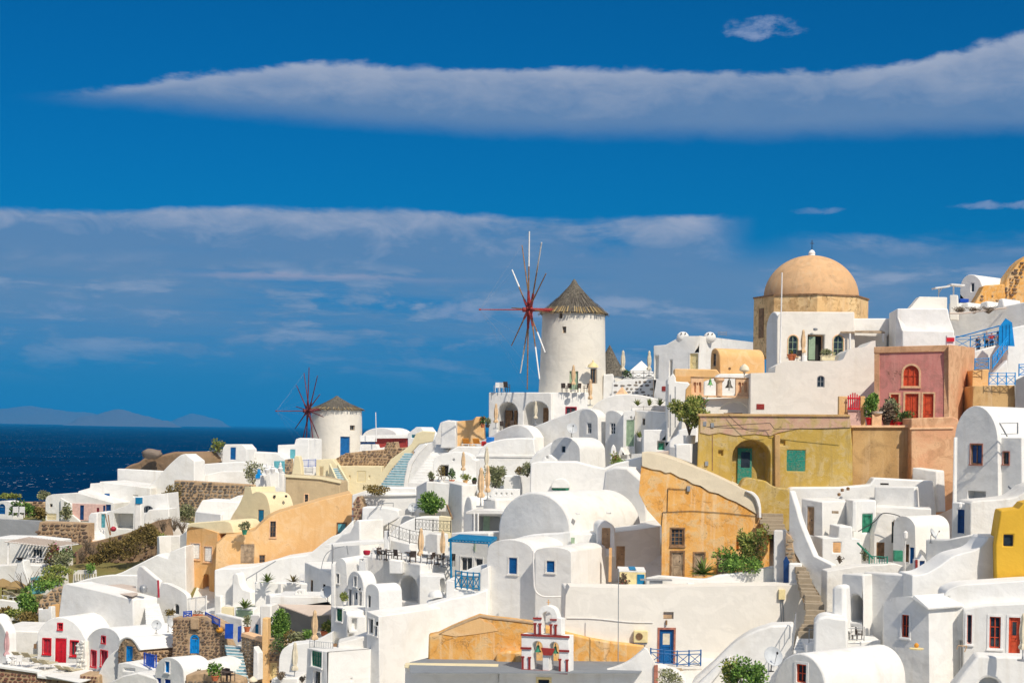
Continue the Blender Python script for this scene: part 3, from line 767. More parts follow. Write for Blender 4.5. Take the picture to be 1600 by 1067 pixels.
BUILD = {'parasol': b_parasol('canvas'), 'parasol_l': b_parasol('canvasl'), 'parasol_p': b_parasol('canvasp'), 'dish': b_dish,
         'lounger_o': b_lounger('cush_o'), 'lounger_t': b_lounger('cush_b'), 'chair_d': b_chair('wicker'), 'chair_w': b_chair('whitefur'),
         'table_w': b_table('whitefur'), 'table_d': b_table('wicker')}
# ---- plants
def leaves(mb, c, rx, ry, rz, n, size, rnd, bias=.35, long=1.0, up=0):
    for _ in range(n):
        while True:
            v = Vector((rnd.uniform(-1, 1), rnd.uniform(-1, 1), rnd.uniform(-1, 1)))
            if bias*rnd.random() < v.length < 1: break
        p = Vector(c)+Vector((v.x*rx, v.y*ry, v.z*rz))
        d = (v+Vector((rnd.uniform(-.7, .7), rnd.uniform(-.7, .7), rnd.uniform(-.3, .7)+up))).normalized()
        s = d.cross(Vector((rnd.uniform(-1, 1), rnd.uniform(-1, 1), rnd.uniform(-1, 1)))).normalized()*size*rnd.uniform(.25, .45)
        e = d*size*rnd.uniform(.7, 1.3)*long; k = d.cross(s)*.3
        mb.add([p-e*.1, p+e*.4+s+k, p+e, p+e*.4-s+k], [(0, 1, 2, 3)])
def bush(label, loc, rx, rz, n=500, size=.16, mat='leaf', seed=1, ry=None, flower=None, name='bush', cat='bush', clumps=9, group=None, twigs=8, lift=0):
    """stems with leaf clumps on uneven radii"""
    loc = Vector(loc); ry = ry or rx; rnd = random.Random(seed); T = thing(name, label, cat, loc, group)
    mb = MB(); sb = MB(); fb = MB(); o = Vector((0, 0, 0))+loc
    cl = []
    for i in range(clumps):
        a = rnd.uniform(0, 6.28); q = rnd.uniform(0, .62)**.7; h = rnd.uniform(.25, .95)
        c = o+Vector((math.cos(a)*rx*q*1.15, math.sin(a)*ry*q*1.15, lift+rz*2*h*(1-.35*q))); cl.append(c)
        k = rnd.uniform(.28, .55); leaves(mb, c, rx*k, ry*k, rz*k, int(n/clumps), size, rnd)
        if flower: leaves(fb, c, rx*k*1.1, ry*k*1.1, rz*k*1.1, int(n/clumps*.16), size*.8, rnd, .9)
        sb.bar(o+Vector((rnd.uniform(-.08, .08)*rx, 0, 0)), c, .02+.012*rz, 5, .008)
    leaves(mb, o+Vector((0, 0, lift+rz*.8)), rx*.75, ry*.75, rz*.75, int(n*.35), size, rnd)
    sb.done('stem', 'bark', T); mb.done('foliage', mat, T)
    if fb.v: fb.done('blossom', flower, T)
    return T
def agave(label, loc, r=.6, n=26, mat='leafy', seed=1, name='agave', cat='plant', group=None, wd=.06):
    rnd = random.Random(seed); loc = Vector(loc); T = thing(name, label, cat, loc, group)
    for i in range(n):
        a = rnd.uniform(0, 6.28); el = rnd.uniform(.25, 1.45); L = r*rnd.uniform(.75, 1.15); p = loc.copy(); w = wd*rnd.uniform(.8, 1.2)
        s = Vector((-math.sin(a), math.cos(a), 0)); vs = []; mb = MB()
        for j in range(5):
            t = j/4; ww = w*(1-t)**.6*(.6+.9*t if t < .5 else 1.05); q = el-t*.55
            if j: p = p+Vector((math.cos(a)*math.cos(q), math.sin(a)*math.cos(q), math.sin(q)))*L/4
            vs += [p-s*ww, p+Vector((0, 0, -ww*.4)), p+s*ww]
        mb.add(vs, [(j*3+k, j*3+k+1, j*3+k+4, j*3+k+3) for j in range(4) for k in (0, 1)]); mb.done('leaf', mat, T)
    return T
def potted(label, loc, pot='terra', r=.22, h=.32, kind='leaf', n=90, size=.14, spread=.3, tall=.32, seed=1, spiky=False, group=None, flower=None, square=False):
    loc = Vector(loc); T = thing('potted_plant', label, 'potted plant', loc, group); rnd = random.Random(seed)
    mb = MB()
    if square: mb.box(loc+Vector((0, 0, h/2)), r*2.6, r*1.5, h).box(loc+Vector((0, 0, h-.03)), r*2.8, r*1.7, .06)
    else: mb.lathe(loc, [(r*.62, 0), (r*.9, h*.82), (r*1.05, h*.84), (r*1.05, h), (r*.85, h), (r*.8, h*.9)], 16)
    mb.done('pot', pot, T, smooth=40)
    if spiky:
        mb = MB()
        for i in range(26):
            a = rnd.uniform(0, 6.28); e = rnd.uniform(.5, 1.4); d = Vector((math.cos(a)*math.cos(e), math.sin(a)*math.cos(e), math.sin(e)))*tall*rnd.uniform(.9, 1.6)
            b = loc+Vector((0, 0, h)); s = Vector((-math.sin(a), math.cos(a), 0))*.055; m_ = b+d*.55+Vector((0, 0, .02))
            mb.add([b-s, b+s, m_+s, m_-s, b+d-Vector((0, 0, .06))], [(0, 1, 2, 3), (3, 2, 4)])
        mb.done('foliage', kind, T)
    else:
        mb = MB(); sb = MB()
        for i in range(4): c = loc+Vector((rnd.uniform(-.5, .5)*spread, rnd.uniform(-.5, .5)*spread, h+tall*rnd.uniform(.4, 1))); leaves(mb, c, spread*.6, spread*.6, tall*.5, n//4, size, rnd); sb.bar(loc+Vector((0, 0, h*.8)), c, .015)
        leaves(mb, loc+Vector((0, 0, h+tall*.5)), spread, spread, tall*.6, n//2, size, rnd)
        sb.done('stem', 'bark', T); mb.done('foliage', kind, T)
        if flower: mb = MB(); leaves(mb, loc+Vector((0, 0, h+tall*.7)), spread, spread, tall*.6, n//5, size*.8, rnd, .8); mb.done('blossom', flower, T)
    return T
def twigs(label, loc, r, h, n=30, seed=1, mat='leafdry', name='dry_shrub'):
    rnd = random.Random(seed); loc = Vector(loc); T = thing(name, label, 'shrub', loc); mb = MB(); lb = MB()
    for i in range(n):
        a = rnd.uniform(0, 6.28); q = rnd.random(); p = loc.copy(); d = Vector((math.cos(a)*r*q, math.sin(a)*r*q, h))*rnd.uniform(.5, 1)/3
        for j in range(3):
            p2 = p+d+Vector((rnd.uniform(-.2, .2)*r, rnd.uniform(-.2, .2)*r, 0)); mb.bar(p, p2, .028*(1-j*.3), 4)
            if j: p3 = p+Vector((rnd.uniform(-.4, .4)*r, rnd.uniform(-.4, .4)*r, h*.25)); mb.bar(p, p3, .012, 4); leaves(lb, p3, .15*r, .15*r, .1*h, 5, .09, rnd)
            p = p2
    mb.done('stem', mat, T); lb.done('foliage', 'leafdry', T); return T
def railing(name, label, cat, pts, h, mat, post=.03, rail=.025, mode='x', every=1.2, group=None, lo=.12):
    """a railing along 3-D points: posts, rails and crossed or upright infill as separate parts"""
    T = thing(name, label, cat, pts[0], group)
    for a, b in zip(pts, pts[1:]):
        L = (b-a).length; n = max(1, round(L/every)); U = Vector((0, 0, 1))
        for zz in (lo, h*.78, h) if mode == 'x' else (lo, h): MB().bar(a+U*zz, b+U*zz, rail).done('rail', mat, T)
        for i in range(n+1 if b is pts[-1] else n): p = a.lerp(b, i/n); MB().bar(p, p+U*(h+.06), post).done('post', mat, T)
        for i in range(n):
            p, q = a.lerp(b, i/n), a.lerp(b, (i+1)/n)
            if mode == 'x': MB().bar(p+U*lo, q+U*h*.78, rail*.8).done('cross_bar', mat, T); MB().bar(p+U*h*.78, q+U*lo, rail*.8).done('cross_bar', mat, T)
            else:
                k = max(2, int((q-p).length/(.14 if mode == 'v' else .3)))
                for j in range(1, k): r = p.lerp(q, j/k); MB().bar(r+U*lo, r+U*h, rail*.6).done('baluster', mat, T)
                if mode == 's':
                    for j in range(k):
                        c = p.lerp(q, (j+.5)/k)+U*h*.55; d = (q-p).normalized(); pp = [c+d*.1*math.cos(t*.9)+U*.22*math.sin(t*.9) for t in range(8)]
                        MB().path(pp, .012, 4).done('scroll', mat, T)
    return T
def figure(label, loc, top, low, yaw=0, h=1.7, arm=(.1, -.1), seed=1):
    """a standing person: one skinned body with head, torso, arms and legs; clothes and hair as children"""
    T = thing('person', label, 'person', loc); k = h/1.7; J = []; E = []; Rr = []
    def j(x, y, z, r): J.append(Vector((x*k, y*k, z*k))); Rr.append(r*k); return len(J)-1
    def e(*a):
        for p, q in zip(a, a[1:]): E.append((p, q))
    pel = j(0, 0, .92, .125); wai = j(0, 0, 1.08, .115); che = j(0, .0, 1.30, .14); nk = j(0, 0, 1.44, .06); hd = j(0, -.02, 1.53, .075); ht = j(0, -.015, 1.63, .075)
    e(pel, wai, che, nk, hd, ht)
    for s in (-1, 1):
        sh = j(s*.17, 0, 1.37, .06); el = j(s*.24, arm[0]*.6-.02, 1.12, .045); wr = j(s*.24, arm[0]-.12, .92, .033); ha = j(s*.24, arm[0]-.15, .84, .038); e(che, sh, el, wr, ha)
        hp = j(s*.09, 0, .86, .09); kn = j(s*.10, -.03, .48, .062); an = j(s*.10, .02, .09, .042); ft = j(s*.11, -.12, .04, .036); e(pel, hp, kn, an, ft)
    def skin(name, verts, edges, rad, mat, parent, sub=1):
        me = bpy.data.meshes.new(name); me.from_pydata(verts, edges, []); o = bpy.data.objects.new(name, me); COL.objects.link(o); o.parent = parent
        me.materials.append(M[mat]); md = o.modifiers.new('skin', 'SKIN'); md.use_smooth_shade = True; me.skin_vertices.new() if not me.skin_vertices else None
        for i, r in enumerate(rad): me.skin_vertices[0].data[i].radius = (r, r)
        me.skin_vertices[0].data[0].use_root = True
        s2 = o.modifiers.new('sub', 'SUBSURF'); s2.levels = sub; s2.render_levels = sub; return o
    skin('body', J, E, Rr, 'skin', T)
    g = 1.17
    def cloth(name, idx, edges, mat, ext=1.0): skin(name, [J[i].copy() for i in idx], edges, [Rr[i]*g+.008 for i in idx], mat, T)
    cloth('shirt', [0, 1, 2, 6, 7, 14, 15], [(0, 1), (1, 2), (2, 3), (3, 4), (2, 5), (5, 6)], top)
    cloth('trousers', [0, 10, 11, 12, 18, 19, 20], [(0, 1), (1, 2), (2, 3), (0, 4), (4, 5), (5, 6)], low)
    MB().blob((0, .02*k, 1.61*k), .098*k, .105*k, .11*k, seed, 10, .05).done('hair', 'hair', T, smooth=60)
    mb = MB(); mb.blob((0, -.10*k, 1.55*k), .012, .02, .02, 1, 6, 0); mb.done('nose', 'skin', T)
    for s in (-1, 1): MB().blob((s*.03*k, -.092*k, 1.575*k), .010, .008, .008, 1, 6, 0).done('eye', 'dark', T)
    T.rotation_euler = (0, 0, R(yaw)); return T

# ------------------------------------------------------------------ terrain
GP = [(0,776,228),(80,778,225),(150,790,215),(240,722,222),(285,712,222),(330,740,215),(400,738,225),(470,738,232),(540,740,240),(620,728,240),(700,700,215),
 (780,675,195),(900,650,190),(1000,622,175),(1100,610,160),(1250,585,158),(1400,575,152),(1500,535,150),(1600,500,150),
 (0,860,170),(100,860,175),(200,850,180),(300,800,185),(0,960,150),(60,960,150),(130,935,158),(100,1055,135),(0,1065,130),(250,940,150),(330,880,165),(400,910,150),(450,830,180),
 (560,810,170),(400,1090,115),(250,1100,120),(600,1100,100),(520,980,125),(700,910,125),(640,780,165),(720,810,150),(850,1100,92),(900,920,105),(850,790,140),(960,750,140),(1000,720,145),
 (1090,910,108),(1090,780,130),(1160,790,118),(1300,790,122),(1450,690,125),(1400,800,112),(1240,920,100),(1280,1000,97),(1100,1100,88),(1350,900,100),(1500,800,108),(1580,720,118),(1500,930,92),(1400,1100,80),(1600,1100,76),(1550,650,130),(1600,590,140)]
def terrain():
    pts = [at(*g) for g in GP]
    far = []
    for px, py, d in GP[:19]:
        p = at(px, py, d); far.append(Vector((p.x*1.12, p.y+26, p.z-16))); far.append(Vector((p.x*1.3, p.y+70, p.z-65)))
    near = [Vector((x, y, z)) for x in (-70, -40, 0, 40, 70) for y, z in ((62, 88), (40, 82), (10, 84))]
    pts += far+near+[Vector((-110, 190, 60)), Vector((-110, 140, 60)), Vector((-100, 100, 60)), Vector((110, 150, 130)), Vector((90, 100, 118)), Vector((130, 200, 110)), Vector((-120, 240, 40))]
    nx, ny, x0, y0, s = 90, 96, -135, 4, 3.0; vs = []
    for j in range(ny+1):
        for i in range(nx+1):
            x, y = x0+i*s, y0+j*s; sw = sz = 0
            for p in pts:
                w = 1/(((x-p.x)**2+(y-p.y)**2)**1.7+.5); sw += w; sz += w*p.z
            vs.append(Vector((x, y, max(SEA-3, sz/sw-1.7-4.5*min(1, max(0, (118-y)/25))+.35*math.sin(x*.9+y*.37)*math.sin(y*.8-x*.21)))))
    fs = [(j*(nx+1)+i, j*(nx+1)+i+1, (j+1)*(nx+1)+i+1, (j+1)*(nx+1)+i) for j in range(ny) for i in range(nx)]
    mi = []
    for f in fs:
        c = sum((vs[k] for k in f), Vector())/4; px = CX+F*c.x/max(c.y, 1)
        mi.append(0 if px < 300+30*math.sin(c.y*.2) or c.z < 80 else 1)
    structure(part('hillside', vs, fs, None, None, smooth=60, mats=['grassy', 'old'], mi=mi))
    # skirts down to the water
    ring = [i for i in range(nx+1)]+[j*(nx+1)+nx for j in range(1, ny+1)]+[ny*(nx+1)+i for i in range(nx-1, -1, -1)]+[j*(nx+1) for j in range(ny-1, 0, -1)]
    c = Vector((0, 150, 0)); n = len(ring); R1 = [vs[k] for k in ring]; R2 = [Vector((c.x+(v.x-c.x)*1.35, c.y+(v.y-c.y)*1.35, SEA-5)) for v in R1]
    structure(part('cliff', R1+R2, [(i, (i+1) % n, n+(i+1) % n, n+i) for i in range(n)], 'rock', None, smooth=60))
terrain()
# ================================================================== far shore side
Pl = Plane
def sc_(px, d): return px*d/F                   # pixels to metres at distance d
# --- headland
T = house('rock_outcrop', 'bare earthy outcrop above the sea behind white terraces', 'rock', 'earth', [(180, 745), *sp((186, 737), (200, 727), (215, 722), (226, 715), (246, 712), (270, 706), (287, 706)), (294, 716), (300, 745)], Pl(218, -20, 240), (70, 9), bev=.3)
mb = MB(); mb.blob(at(238, 709, 216), 1.3, 1.0, .66, 4, 14, .2); T = mb.done('boulder', 'rock', None, smooth=60); T['label'] = 'big grey rounded boulder on the earthy outcrop by the sea'; T['category'] = 'boulder'
house('garden_wall', 'white wall closing the terrace under the earthy outcrop', 'wall', 'white', [(183, 775), (183, 732), (262, 736), (262, 775)], Pl(214, -6, 220), (80, 1.2))
T = house('white_house', 'low white house whose top terrace faces the open sea', 'house', 'white', [(120, 800), (122, 767), (140, 762), (141, 755), (155, 755), (156, 752), (172, 754), (235, 762), (235, 800)], Pl(206, -8, 170), (78, 7), [W(163, 771, 171, 782, c='blue', bars=(2, 2), shut='blue'), H(208, 773, 215, 776)])
T = house('low_house', 'long low house with pink wall, blue doors and rounded corner', 'house', 'white', [(71, 830), (71, 781), *sp((72, 777), (76, 774), (82, 772)), (122, 770), (142, 776), (178, 786), (178, 830)], Pl(202, -8, 110), (78, 6), [W(78, 787, 82, 792, c='greywood', bars=(1, 1)), Dr(73, 802, 88, 812, c='cream', bars=(1, 1)), W(151, 793, 155, 801, c='dred'), Dr(161, 788, 173, 806, c='dblue'), Dr(125, 788, 131, 812.5, c='dblue')])
mass(T, 'wall', 'pale_pink', [(113, 813), (113, 786), (165, 788), (165, 813)], Pl(201.9, -8, 110), (78, .15), [Dr(125, 789, 131, 812, c='dblue'), W(151, 793, 155, 801, c='dred'), Dr(161, 789.5, 164.5, 806, c='dblue')], bev=0)
mass(T, 'wall', 'white', [(94, 830), (94, 777), (112, 787), (112, 803), (125, 813), (125, 830)], Pl(201.5, -8, 110), (78, .3))
bush('bushy grey-green shrub against the pink-walled low house', at(104, 812, 200), .75, 1.0, 350, .28, 'leafg', 3)
T = house('stepped_wall', 'white sweeping stair wall rising from the low house to the upper terraces', 'wall', 'white2', [(200, 800), (205, 776), *sp((222, 768), (240, 752), (262, 728), (280, 712), (290, 709)), (304, 720), (304, 800)], Pl(207, -10, 240), (75, 3))
T = house('white_house', 'wide white house block stepping down beneath the small windmill hill', 'house', 'white', [(255, 800), (258, 742), (289, 713), (313, 707), (333, 703), (432, 708), (452, 722), (452, 800)], Pl(224, -4, 350), (88, 6), [W(318, 717, 325, 722, c='blue'), Dr(360, 700.5, 368, 718, c='blue') if 0 else H(396, 716, 400, 718)])
T = house('small_white_cube', 'small white cube with a blue door on the ridge above the sea', 'house', 'white', [(346, 728), (348, 700), (352, 694), (379, 694), (386, 702), (386, 728)], Pl(221, -6, 365), (80, 4), [Dr(360, 699, 368, 718, c='blue')])
house('terrace_wall', 'plain white retaining wall under the blue-doored cube', 'wall', 'white2', [(262, 790), (290, 727), (340, 723), (376, 721), (415, 728), (436, 738), (438, 790)], Pl(214, -6, 350), (84, 3))
house('terrace_wall', 'lower white retaining wall just above the long rubble wall', 'wall', 'white', [(285, 790), (300, 752), (320, 742), (345, 736), (383, 736), (412, 742), (418, 790)], Pl(209, -4, 350), (84, 3))
bush('small yellow-leaved palm bush behind the blue-doored cube', at(341, 706, 223), 1.0, .9, 240, .3, 'leafy', 5)
pl = Pl(200, -6, 330); g = [(272, 850), (272, 750), (300, 751), (397, 757), (400, 850)]
T = house('rubble_wall', 'long rubble retaining wall of grey-brown stones between white houses', 'stone wall', 'mortar', g, pl, (84, 1.2)); stones(T, pl, [(273, 848), (273, 751), (396, 758), (398, 848)], 'stoneg', .48, .06, .12, 5)
bush('round ochre bush growing against the rubble wall', at(269, 792, 198), 1.15, 1.35, 900, .24, 'leafo', 6)
bush('wide grey-green bush below the ochre bush', at(284, 822, 196), 1.5, 1.3, 900, .24, 'leafg', 7)
bush('leafy oleander bush beside the blue post on the ridge', at(396, 757, 205), 1.2, 1.6, 500, .24, 'leafg', 8)
T = house('white_house', 'small white block tucked between the rubble wall and the orange house', 'house', 'white2', [(300, 850), (305, 800), (316, 781), (374, 784), (376, 850)], Pl(188, 8, 340), (85, 5))
mass(T, 'parapet', 'greyp' if 0 else 'white', [(305, 822), (305, 799), (345, 803), (345, 822)], Pl(184, -45, 330), (60, .4))
house('parapet', 'short white stepped parapet above the boxed white block', 'wall', 'white', [(352, 800), (356, 781), (372, 774), (384, 774), (384, 800)], Pl(191, -4, 370), (85, 2))
# --- blue topped gate post and terrace with wall cubes
T = house('gate_post', 'slim white gate post with a blue cap by the oleander', 'post', 'white2', [(399, 775), (400, 745), (406, 745), (406, 775)], Pl(186, -10, 403), (70, .5), bev=.04)
mass(T, 'cap', 'bblue', [(399, 747), (399.5, 741), (402, 740), (402.4, 733), (403, 733), (403.6, 740), (406, 741), (406, 747)], Pl(185.9, -10, 403), (70, .55), bev=0)
T = house('roof_terrace', 'grey-white walled roof terrace with white urns on its posts', 'terrace', 'white', [(406, 790), (406, 742), (413, 742), (413, 764), (436, 760), (436, 741), (443, 740), (443, 790)], Pl(184, -8, 425), (80, 1.0))
for i, px in enumerate((417, 426, 438)):
    o = MB().lathe(at(px, 742-i, 183), [(.12, 0), (.1, .1), (.25, .35), (.3, .6), (.15, .75), (.22, .85), (.1, .95), (.13, 1.15), (.02, 1.3)], 12).done('urn', 'whitefur', None, smooth=50); o['label'] = ['white urn closest to the blue gate post', 'white urn standing at the middle of the small roof terrace', 'white urn on the terrace wall beside the cream post'][i]; o['category'] = 'urn'; o['group'] = 'white urns on the roof terrace'
# --- windmill builder
def windmill(name, label, cx, ytop, ybot, rt, rb, d, hat, hub, wr, axis, nsp, ops, white, red, rot0, bow, wm='white'):
    """tower, thatched hat, hub, bowsprit and spokes"""
    c = at(cx, ybot, d); zt = zof(cx, ytop, d); h = zt-c.z; T = thing('windmill', label, 'windmill', c)
    rt, rb = sc_(rt, d), sc_(rb, d); n = 48; rows = sorted({0, h*.25, h*.5, h*.75, h} | {z for o in ops for z in (o[2], o[3])})
    vs = []; fs = []; rad = lambda z: rb+(rt-rb)*(z/h)**.8
    def pt(i, z, k=0): a = 2*math.pi*i/n-math.pi/2; r = rad(z)+k; return c+Vector((r*math.cos(a), r*math.sin(a), z))
    for z in rows: vs += [pt(i, z) for i in range(n)]
    for j in range(len(rows)-1):
        for i in range(n):
            if any(o[0] <= i-(n if i > n/2 and o[0] < 0 else 0) < o[1] and o[2] <= rows[j] < o[3] for o in ops): continue
            fs.append((j*n+i, j*n+(i+1) % n, (j+1)*n+(i+1) % n, (j+1)*n+i))
    k = len(vs); vs.append(c+Vector((0, 0, h))); fs += [((len(rows)-1)*n+i, (len(rows)-1)*n+(i+1) % n, k) for i in range(n)]
    for i0, i1, z0, z1, kind, col in ops:
        L = [(i0, z0), (i1, z0), (i1, z1), (i0, z1)]; k = len(vs); vs += [pt(i, z) for i, z in L]+[pt(i, z, -.35) for i, z in L]
        fs += [(k+(q+1) % 4, k+q, k+4+q, k+4+(q+1) % 4) for q in range(4)]+[(k+4, k+5, k+6, k+7)]
        pl = plane3(pt(i0, z0, -.33), pt(i1, z0, -.33)); a, b = sorted(((pt(i0, z0, -.33)-pl.o).dot(pl.w), (pt(i1, z0, -.33)-pl.o).dot(pl.w)))
        m2 = MB(); strip(m2, pl, outline(a, b, c.z+z0, c.z+z1, 0), .07, 0, .06)
        if kind == 'door': m2.pbox(pl, a, b, c.z+z0, c.z+z1, -.01, .03)
        else: m2.pbox(pl, (a+b)/2-.03, (a+b)/2+.03, c.z+z0, c.z+z1, 0, .05)
        w = m2.done('door' if kind == 'door' else 'window', col, T)
        if kind != 'door': MB().pbox(pl, a, b, c.z+z0, c.z+z1, -.01, .01).done('pane', 'glass', w)
    part('tower', vs, fs, wm, T, smooth=40)
    top = c+Vector((0, 0, h)); H_ = hat
    prof = [(rt*1.07, -.14), (rt*1.09, 0), (rt*.80, H_*.20), (rt*.54, H_*.42), (rt*.32, H_*.64), (rt*.13, H_*.84), (rt*.06, H_*.95), (.03, H_)]
    MB().lathe(top, prof, 48, 0, .012, 9).done('thatch_roof', 'thatch', T, smooth=50)
    rnd = random.Random(3); mb = MB(); fb = MB()
    for q in range(7):
        u = q/7; r0 = rt*1.12*(1-u)**1.25+.05; z0 = H_*u*.98-.12
        for i in range(int(220*(1-u))+14):
            a = rnd.uniform(0, 6.283); w = .05; dz = H_*.17; r1 = rt*1.12*(1-u-.15)**1.25+.05 if u < .82 else .02
            s = Vector((-math.sin(a), math.cos(a), 0))*w; o = Vector((math.cos(a), math.sin(a), 0)); jit = rnd.uniform(-.16, .1)
            p0 = top+o*(r0+.07)+Vector((0, 0, z0+jit)); p1 = top+o*(max(r1, .02)+.02)+Vector((0, 0, z0+dz+jit))
            (fb if q == 0 and rnd.random() < .6 else mb).add([p0-s, p0+s, p1+s*.7, p1-s*.7, p0+o*-.08], [(0, 1, 2, 3), (0, 4, 1)])
    mb.done('reeds', 'thatchs', T, kind='stuff'); fb.done('straw_fringe', 'thatchy', T, kind='stuff')
    hb = Vector(hub); ax = Vector(axis).normalized(); U = ax.cross(Vector((0, 0, 1))).normalized(); V = U.cross(ax).normalized()
    MB().bar(top+Vector((0, 0, .35)), hb-ax*.1, .20, 10).done('axle', red, T, smooth=40)
    MB().bar(hb-ax*.42, hb-ax*.1, .42, 12).bar(hb-ax*.08, hb+ax*.22, .32, 12).bar(hb+ax*.3, hb+ax*.62, .26, 12).done('hub', red, T, smooth=40)
    MB().bar(hb, hb+ax*bow, .075, 8, .045).bar(hb+ax*(bow-.15), hb+ax*(bow+.05), .09, 8).done('bowsprit', red, T, smooth=40)
    for i in range(nsp):
        a = rot0+2*math.pi*i/nsp; dv = U*math.cos(a)+V*math.sin(a); L = wr*(1+.03*math.sin(i*2.3)); off = ax*(.25*(i % 2)-.25)
        e = hb+dv*L+off+Vector((0, 0, -.08))
        mb = MB(); mb.bar(hb+off, hb+dv*L*.24+off, .17, 8, .13); s0 = mb.done('sail_spoke', red, T, smooth=40)
        MB().bar(hb+dv*L*.16+off, e, .09, 8, .055).done('pole', white[1], s0, smooth=40)
        if white[0] and i % 12 in white[0]: MB().bar(hb+dv*L*.55+off, e, .085, 10, .07).done('furled_sail', 'frame_w', s0, smooth=40)
        MB().bar(e, hb+ax*(bow-.05), .004, 3).done('stay_wire', 'gmetal', s0)
    return T
# small mill
d = 238; hb = at(480.5, 642, d-5)
windmill('windmill', 'small round windmill with low thatched cap and dark red spokes by the sea', 524.5, 639, 735, 39, 42.5, d, sc_(21, d), hb, 6.1, (-.90, -.42, -.02), 12,
         [(2, 5, 1.6, 4.9, 'door', 'blue'), (5, 7, sc_(96, d)*.66, sc_(96, d)*.74, 'w', 'greywood')], ((), 'wine'), 'wine', .12, 4.6, 'wmill')
# --- ridge houses around the small mill
T = house('white_house', 'white ridge house beside the small windmill with pale blue shutter', 'house', 'white2', [(433, 760), (434, 695), (460, 694), (462, 686), (468, 684), (482, 686), (482, 760)], Pl(228, -14, 460), (75, 5), [W(453, 702, 461, 716, c='aqua', shut='aqua', two=0), ])
house('fence_wall', 'pale blue wall panel at the foot of the ridge house', 'wall', 'aqua', [(428, 740), (428, 720), (444, 720), (444, 740)], Pl(222, -8, 430), (80, .3), bev=.02)
pl = Pl(218, -5, 450); T = house('rubble_wall', 'short grey rubble wall beside the pale blue panel', 'stone wall', 'mortar', [(445, 745), (445, 718), (457, 716), (457, 745)], pl, (80, .4), bev=.02); stones(T, pl, [(445, 744), (445, 718), (457, 717), (457, 744)], 'stoneg', .4, .05, .1, 2)
T = house('cream_post', 'cream stepped chimney post near the cobalt railing', 'chimney', 'cream', [(452, 760), (455, 745), (459, 718), (460, 712), (467, 712), (470, 722), (473, 760)], Pl(205, -10, 462), (75, .9))
T = house('mill_yard_wall', 'white walled mill yard with cobalt railing under the small windmill', 'wall', 'white2', [(468, 760), (468, 731), (496, 728), (500, 760)], Pl(209, -6, 480), (85, 3))
railing('railing', 'cobalt blue railing below the spokes of the small windmill', 'railing', [at(470, 730, 208.6), at(493, 729, 208.2)], .9, 'cobalt', .04, .03, 'v', 1.0)
T = house('cream_wall', 'cream stairway house wall under the small windmill with a blind door', 'house', 'cream', [(492, 780), (494, 718), (520, 717), (528, 728), (532, 728), (596, 728), (600, 780)], Pl(204, -4, 540), (86, 6), [W(499, 729, 505, 744, c='trim_cream', bars=(1, 1), shut='tanp', two=0), W(558, 736, 571, 753, c='trim_cream', bars=(1, 1), shut='cream', two=0), H(545, 743, 547, 748), H(576, 743, 578, 748)])
stair('staircase', 'narrow pale blue steps below the small windmill beside the cream wall', (530, 757, 543, 757, 201.5, 201.5), (517, 728, 526, 728, 203.5, 203.5), 9, 'bluestep', 'bstep', side='cream')
pl = Pl(206, -4, 560); g = [(517, 729), (525, 716), (540, 708), (570, 704), (600, 702), (604, 692), (618, 690), (620, 700), (641, 698), (645, 729)]
T = house('honey_rubble_wall', 'curved honey-coloured rubble wall below the small windmill', 'stone wall', 'mortar', g, pl, (86, 3)); stones(T, pl, g, 'stone', .42, .07, .12, 8)
house('mill_terrace', 'white rendered terrace rim round the small windmill', 'wall', 'white', [(470, 745), (484, 722), (520, 722), (560, 704), (604, 700), (606, 745)], Pl(212, -4, 540), (88, 4))
stair('staircase', 'pale blue and white striped stairway climbing past the cream parapet', (590, 762, 628, 762, 195, 194), (634, 704, 645, 704, 203, 203), 15, 'bluestep', 'bstep', cat='staircase')
house('cream_parapet', 'cream stair parapet following the striped blue stairway', 'wall', 'cream', [(583, 775), (588, 748), (600, 732), (611, 717), (632, 702), (643, 693), (650, 677), (660, 673), (680, 674), (676, 690), (655, 694), (642, 708), (622, 722), (612, 733), (600, 750), (598, 775)], Pl(203.5, -5, 620), (84, .35))
house('red_band_wall', 'low wall with a brick red band on the ridge by the antenna mast', 'wall', 'rust', [(586, 706), (586, 684), (636, 684), (636, 706)], Pl(232, -6, 610), (84, 2), bev=.02)
house('blue_band_wall', 'low wall with a dark blue band next to the small windmill', 'wall', 'dblue', [(563, 706), (563, 687), (586, 687), (586, 706)], Pl(232, -4, 575), (84, 2), bev=.02)
house('ridge_parapet', 'long white ridge parapet over the red and blue bands', 'wall', 'white2', [(562, 690), (562, 680), (637, 679), (637, 684.5), (586, 685), (586, 690)], Pl(231.5, -5, 600), (84, 2), bev=.04)
house('ridge_parapet', 'white footing strip beneath the blue band on the ridge', 'wall', 'white2', [(560, 712), (563, 694), (588, 694), (590, 700), (604, 698), (604, 712)], Pl(230, -5, 600), (84, 2), bev=.04)
T = house('vaulted_house', 'low white vaulted roof on the ridge behind the antenna mast', 'house', 'white2', [(564, 690), (564, 682), *arc(566, 620, 682, 680, 13), (620, 690)], Pl(236, -20, 590), (60, 4))
mb = MB(); mb.bar(at(588, 690, 229), at(587, 644, 229), .07, 8, .05); T = mb.done('mast', 'frame_w', None); T['label'] = 'thin white antenna mast on the ridge beside the small windmill'; T['category'] = 'mast'
T = house('gabled_hut', 'small white gabled hut at the head of the striped stairway', 'house', 'white2', [(637, 706), (637, 677), (650, 667), (658, 667), (668, 680), (668, 706)], Pl(226, -20, 650), (60, 3), [W(643, 679, 653, 684, c='aqua')])
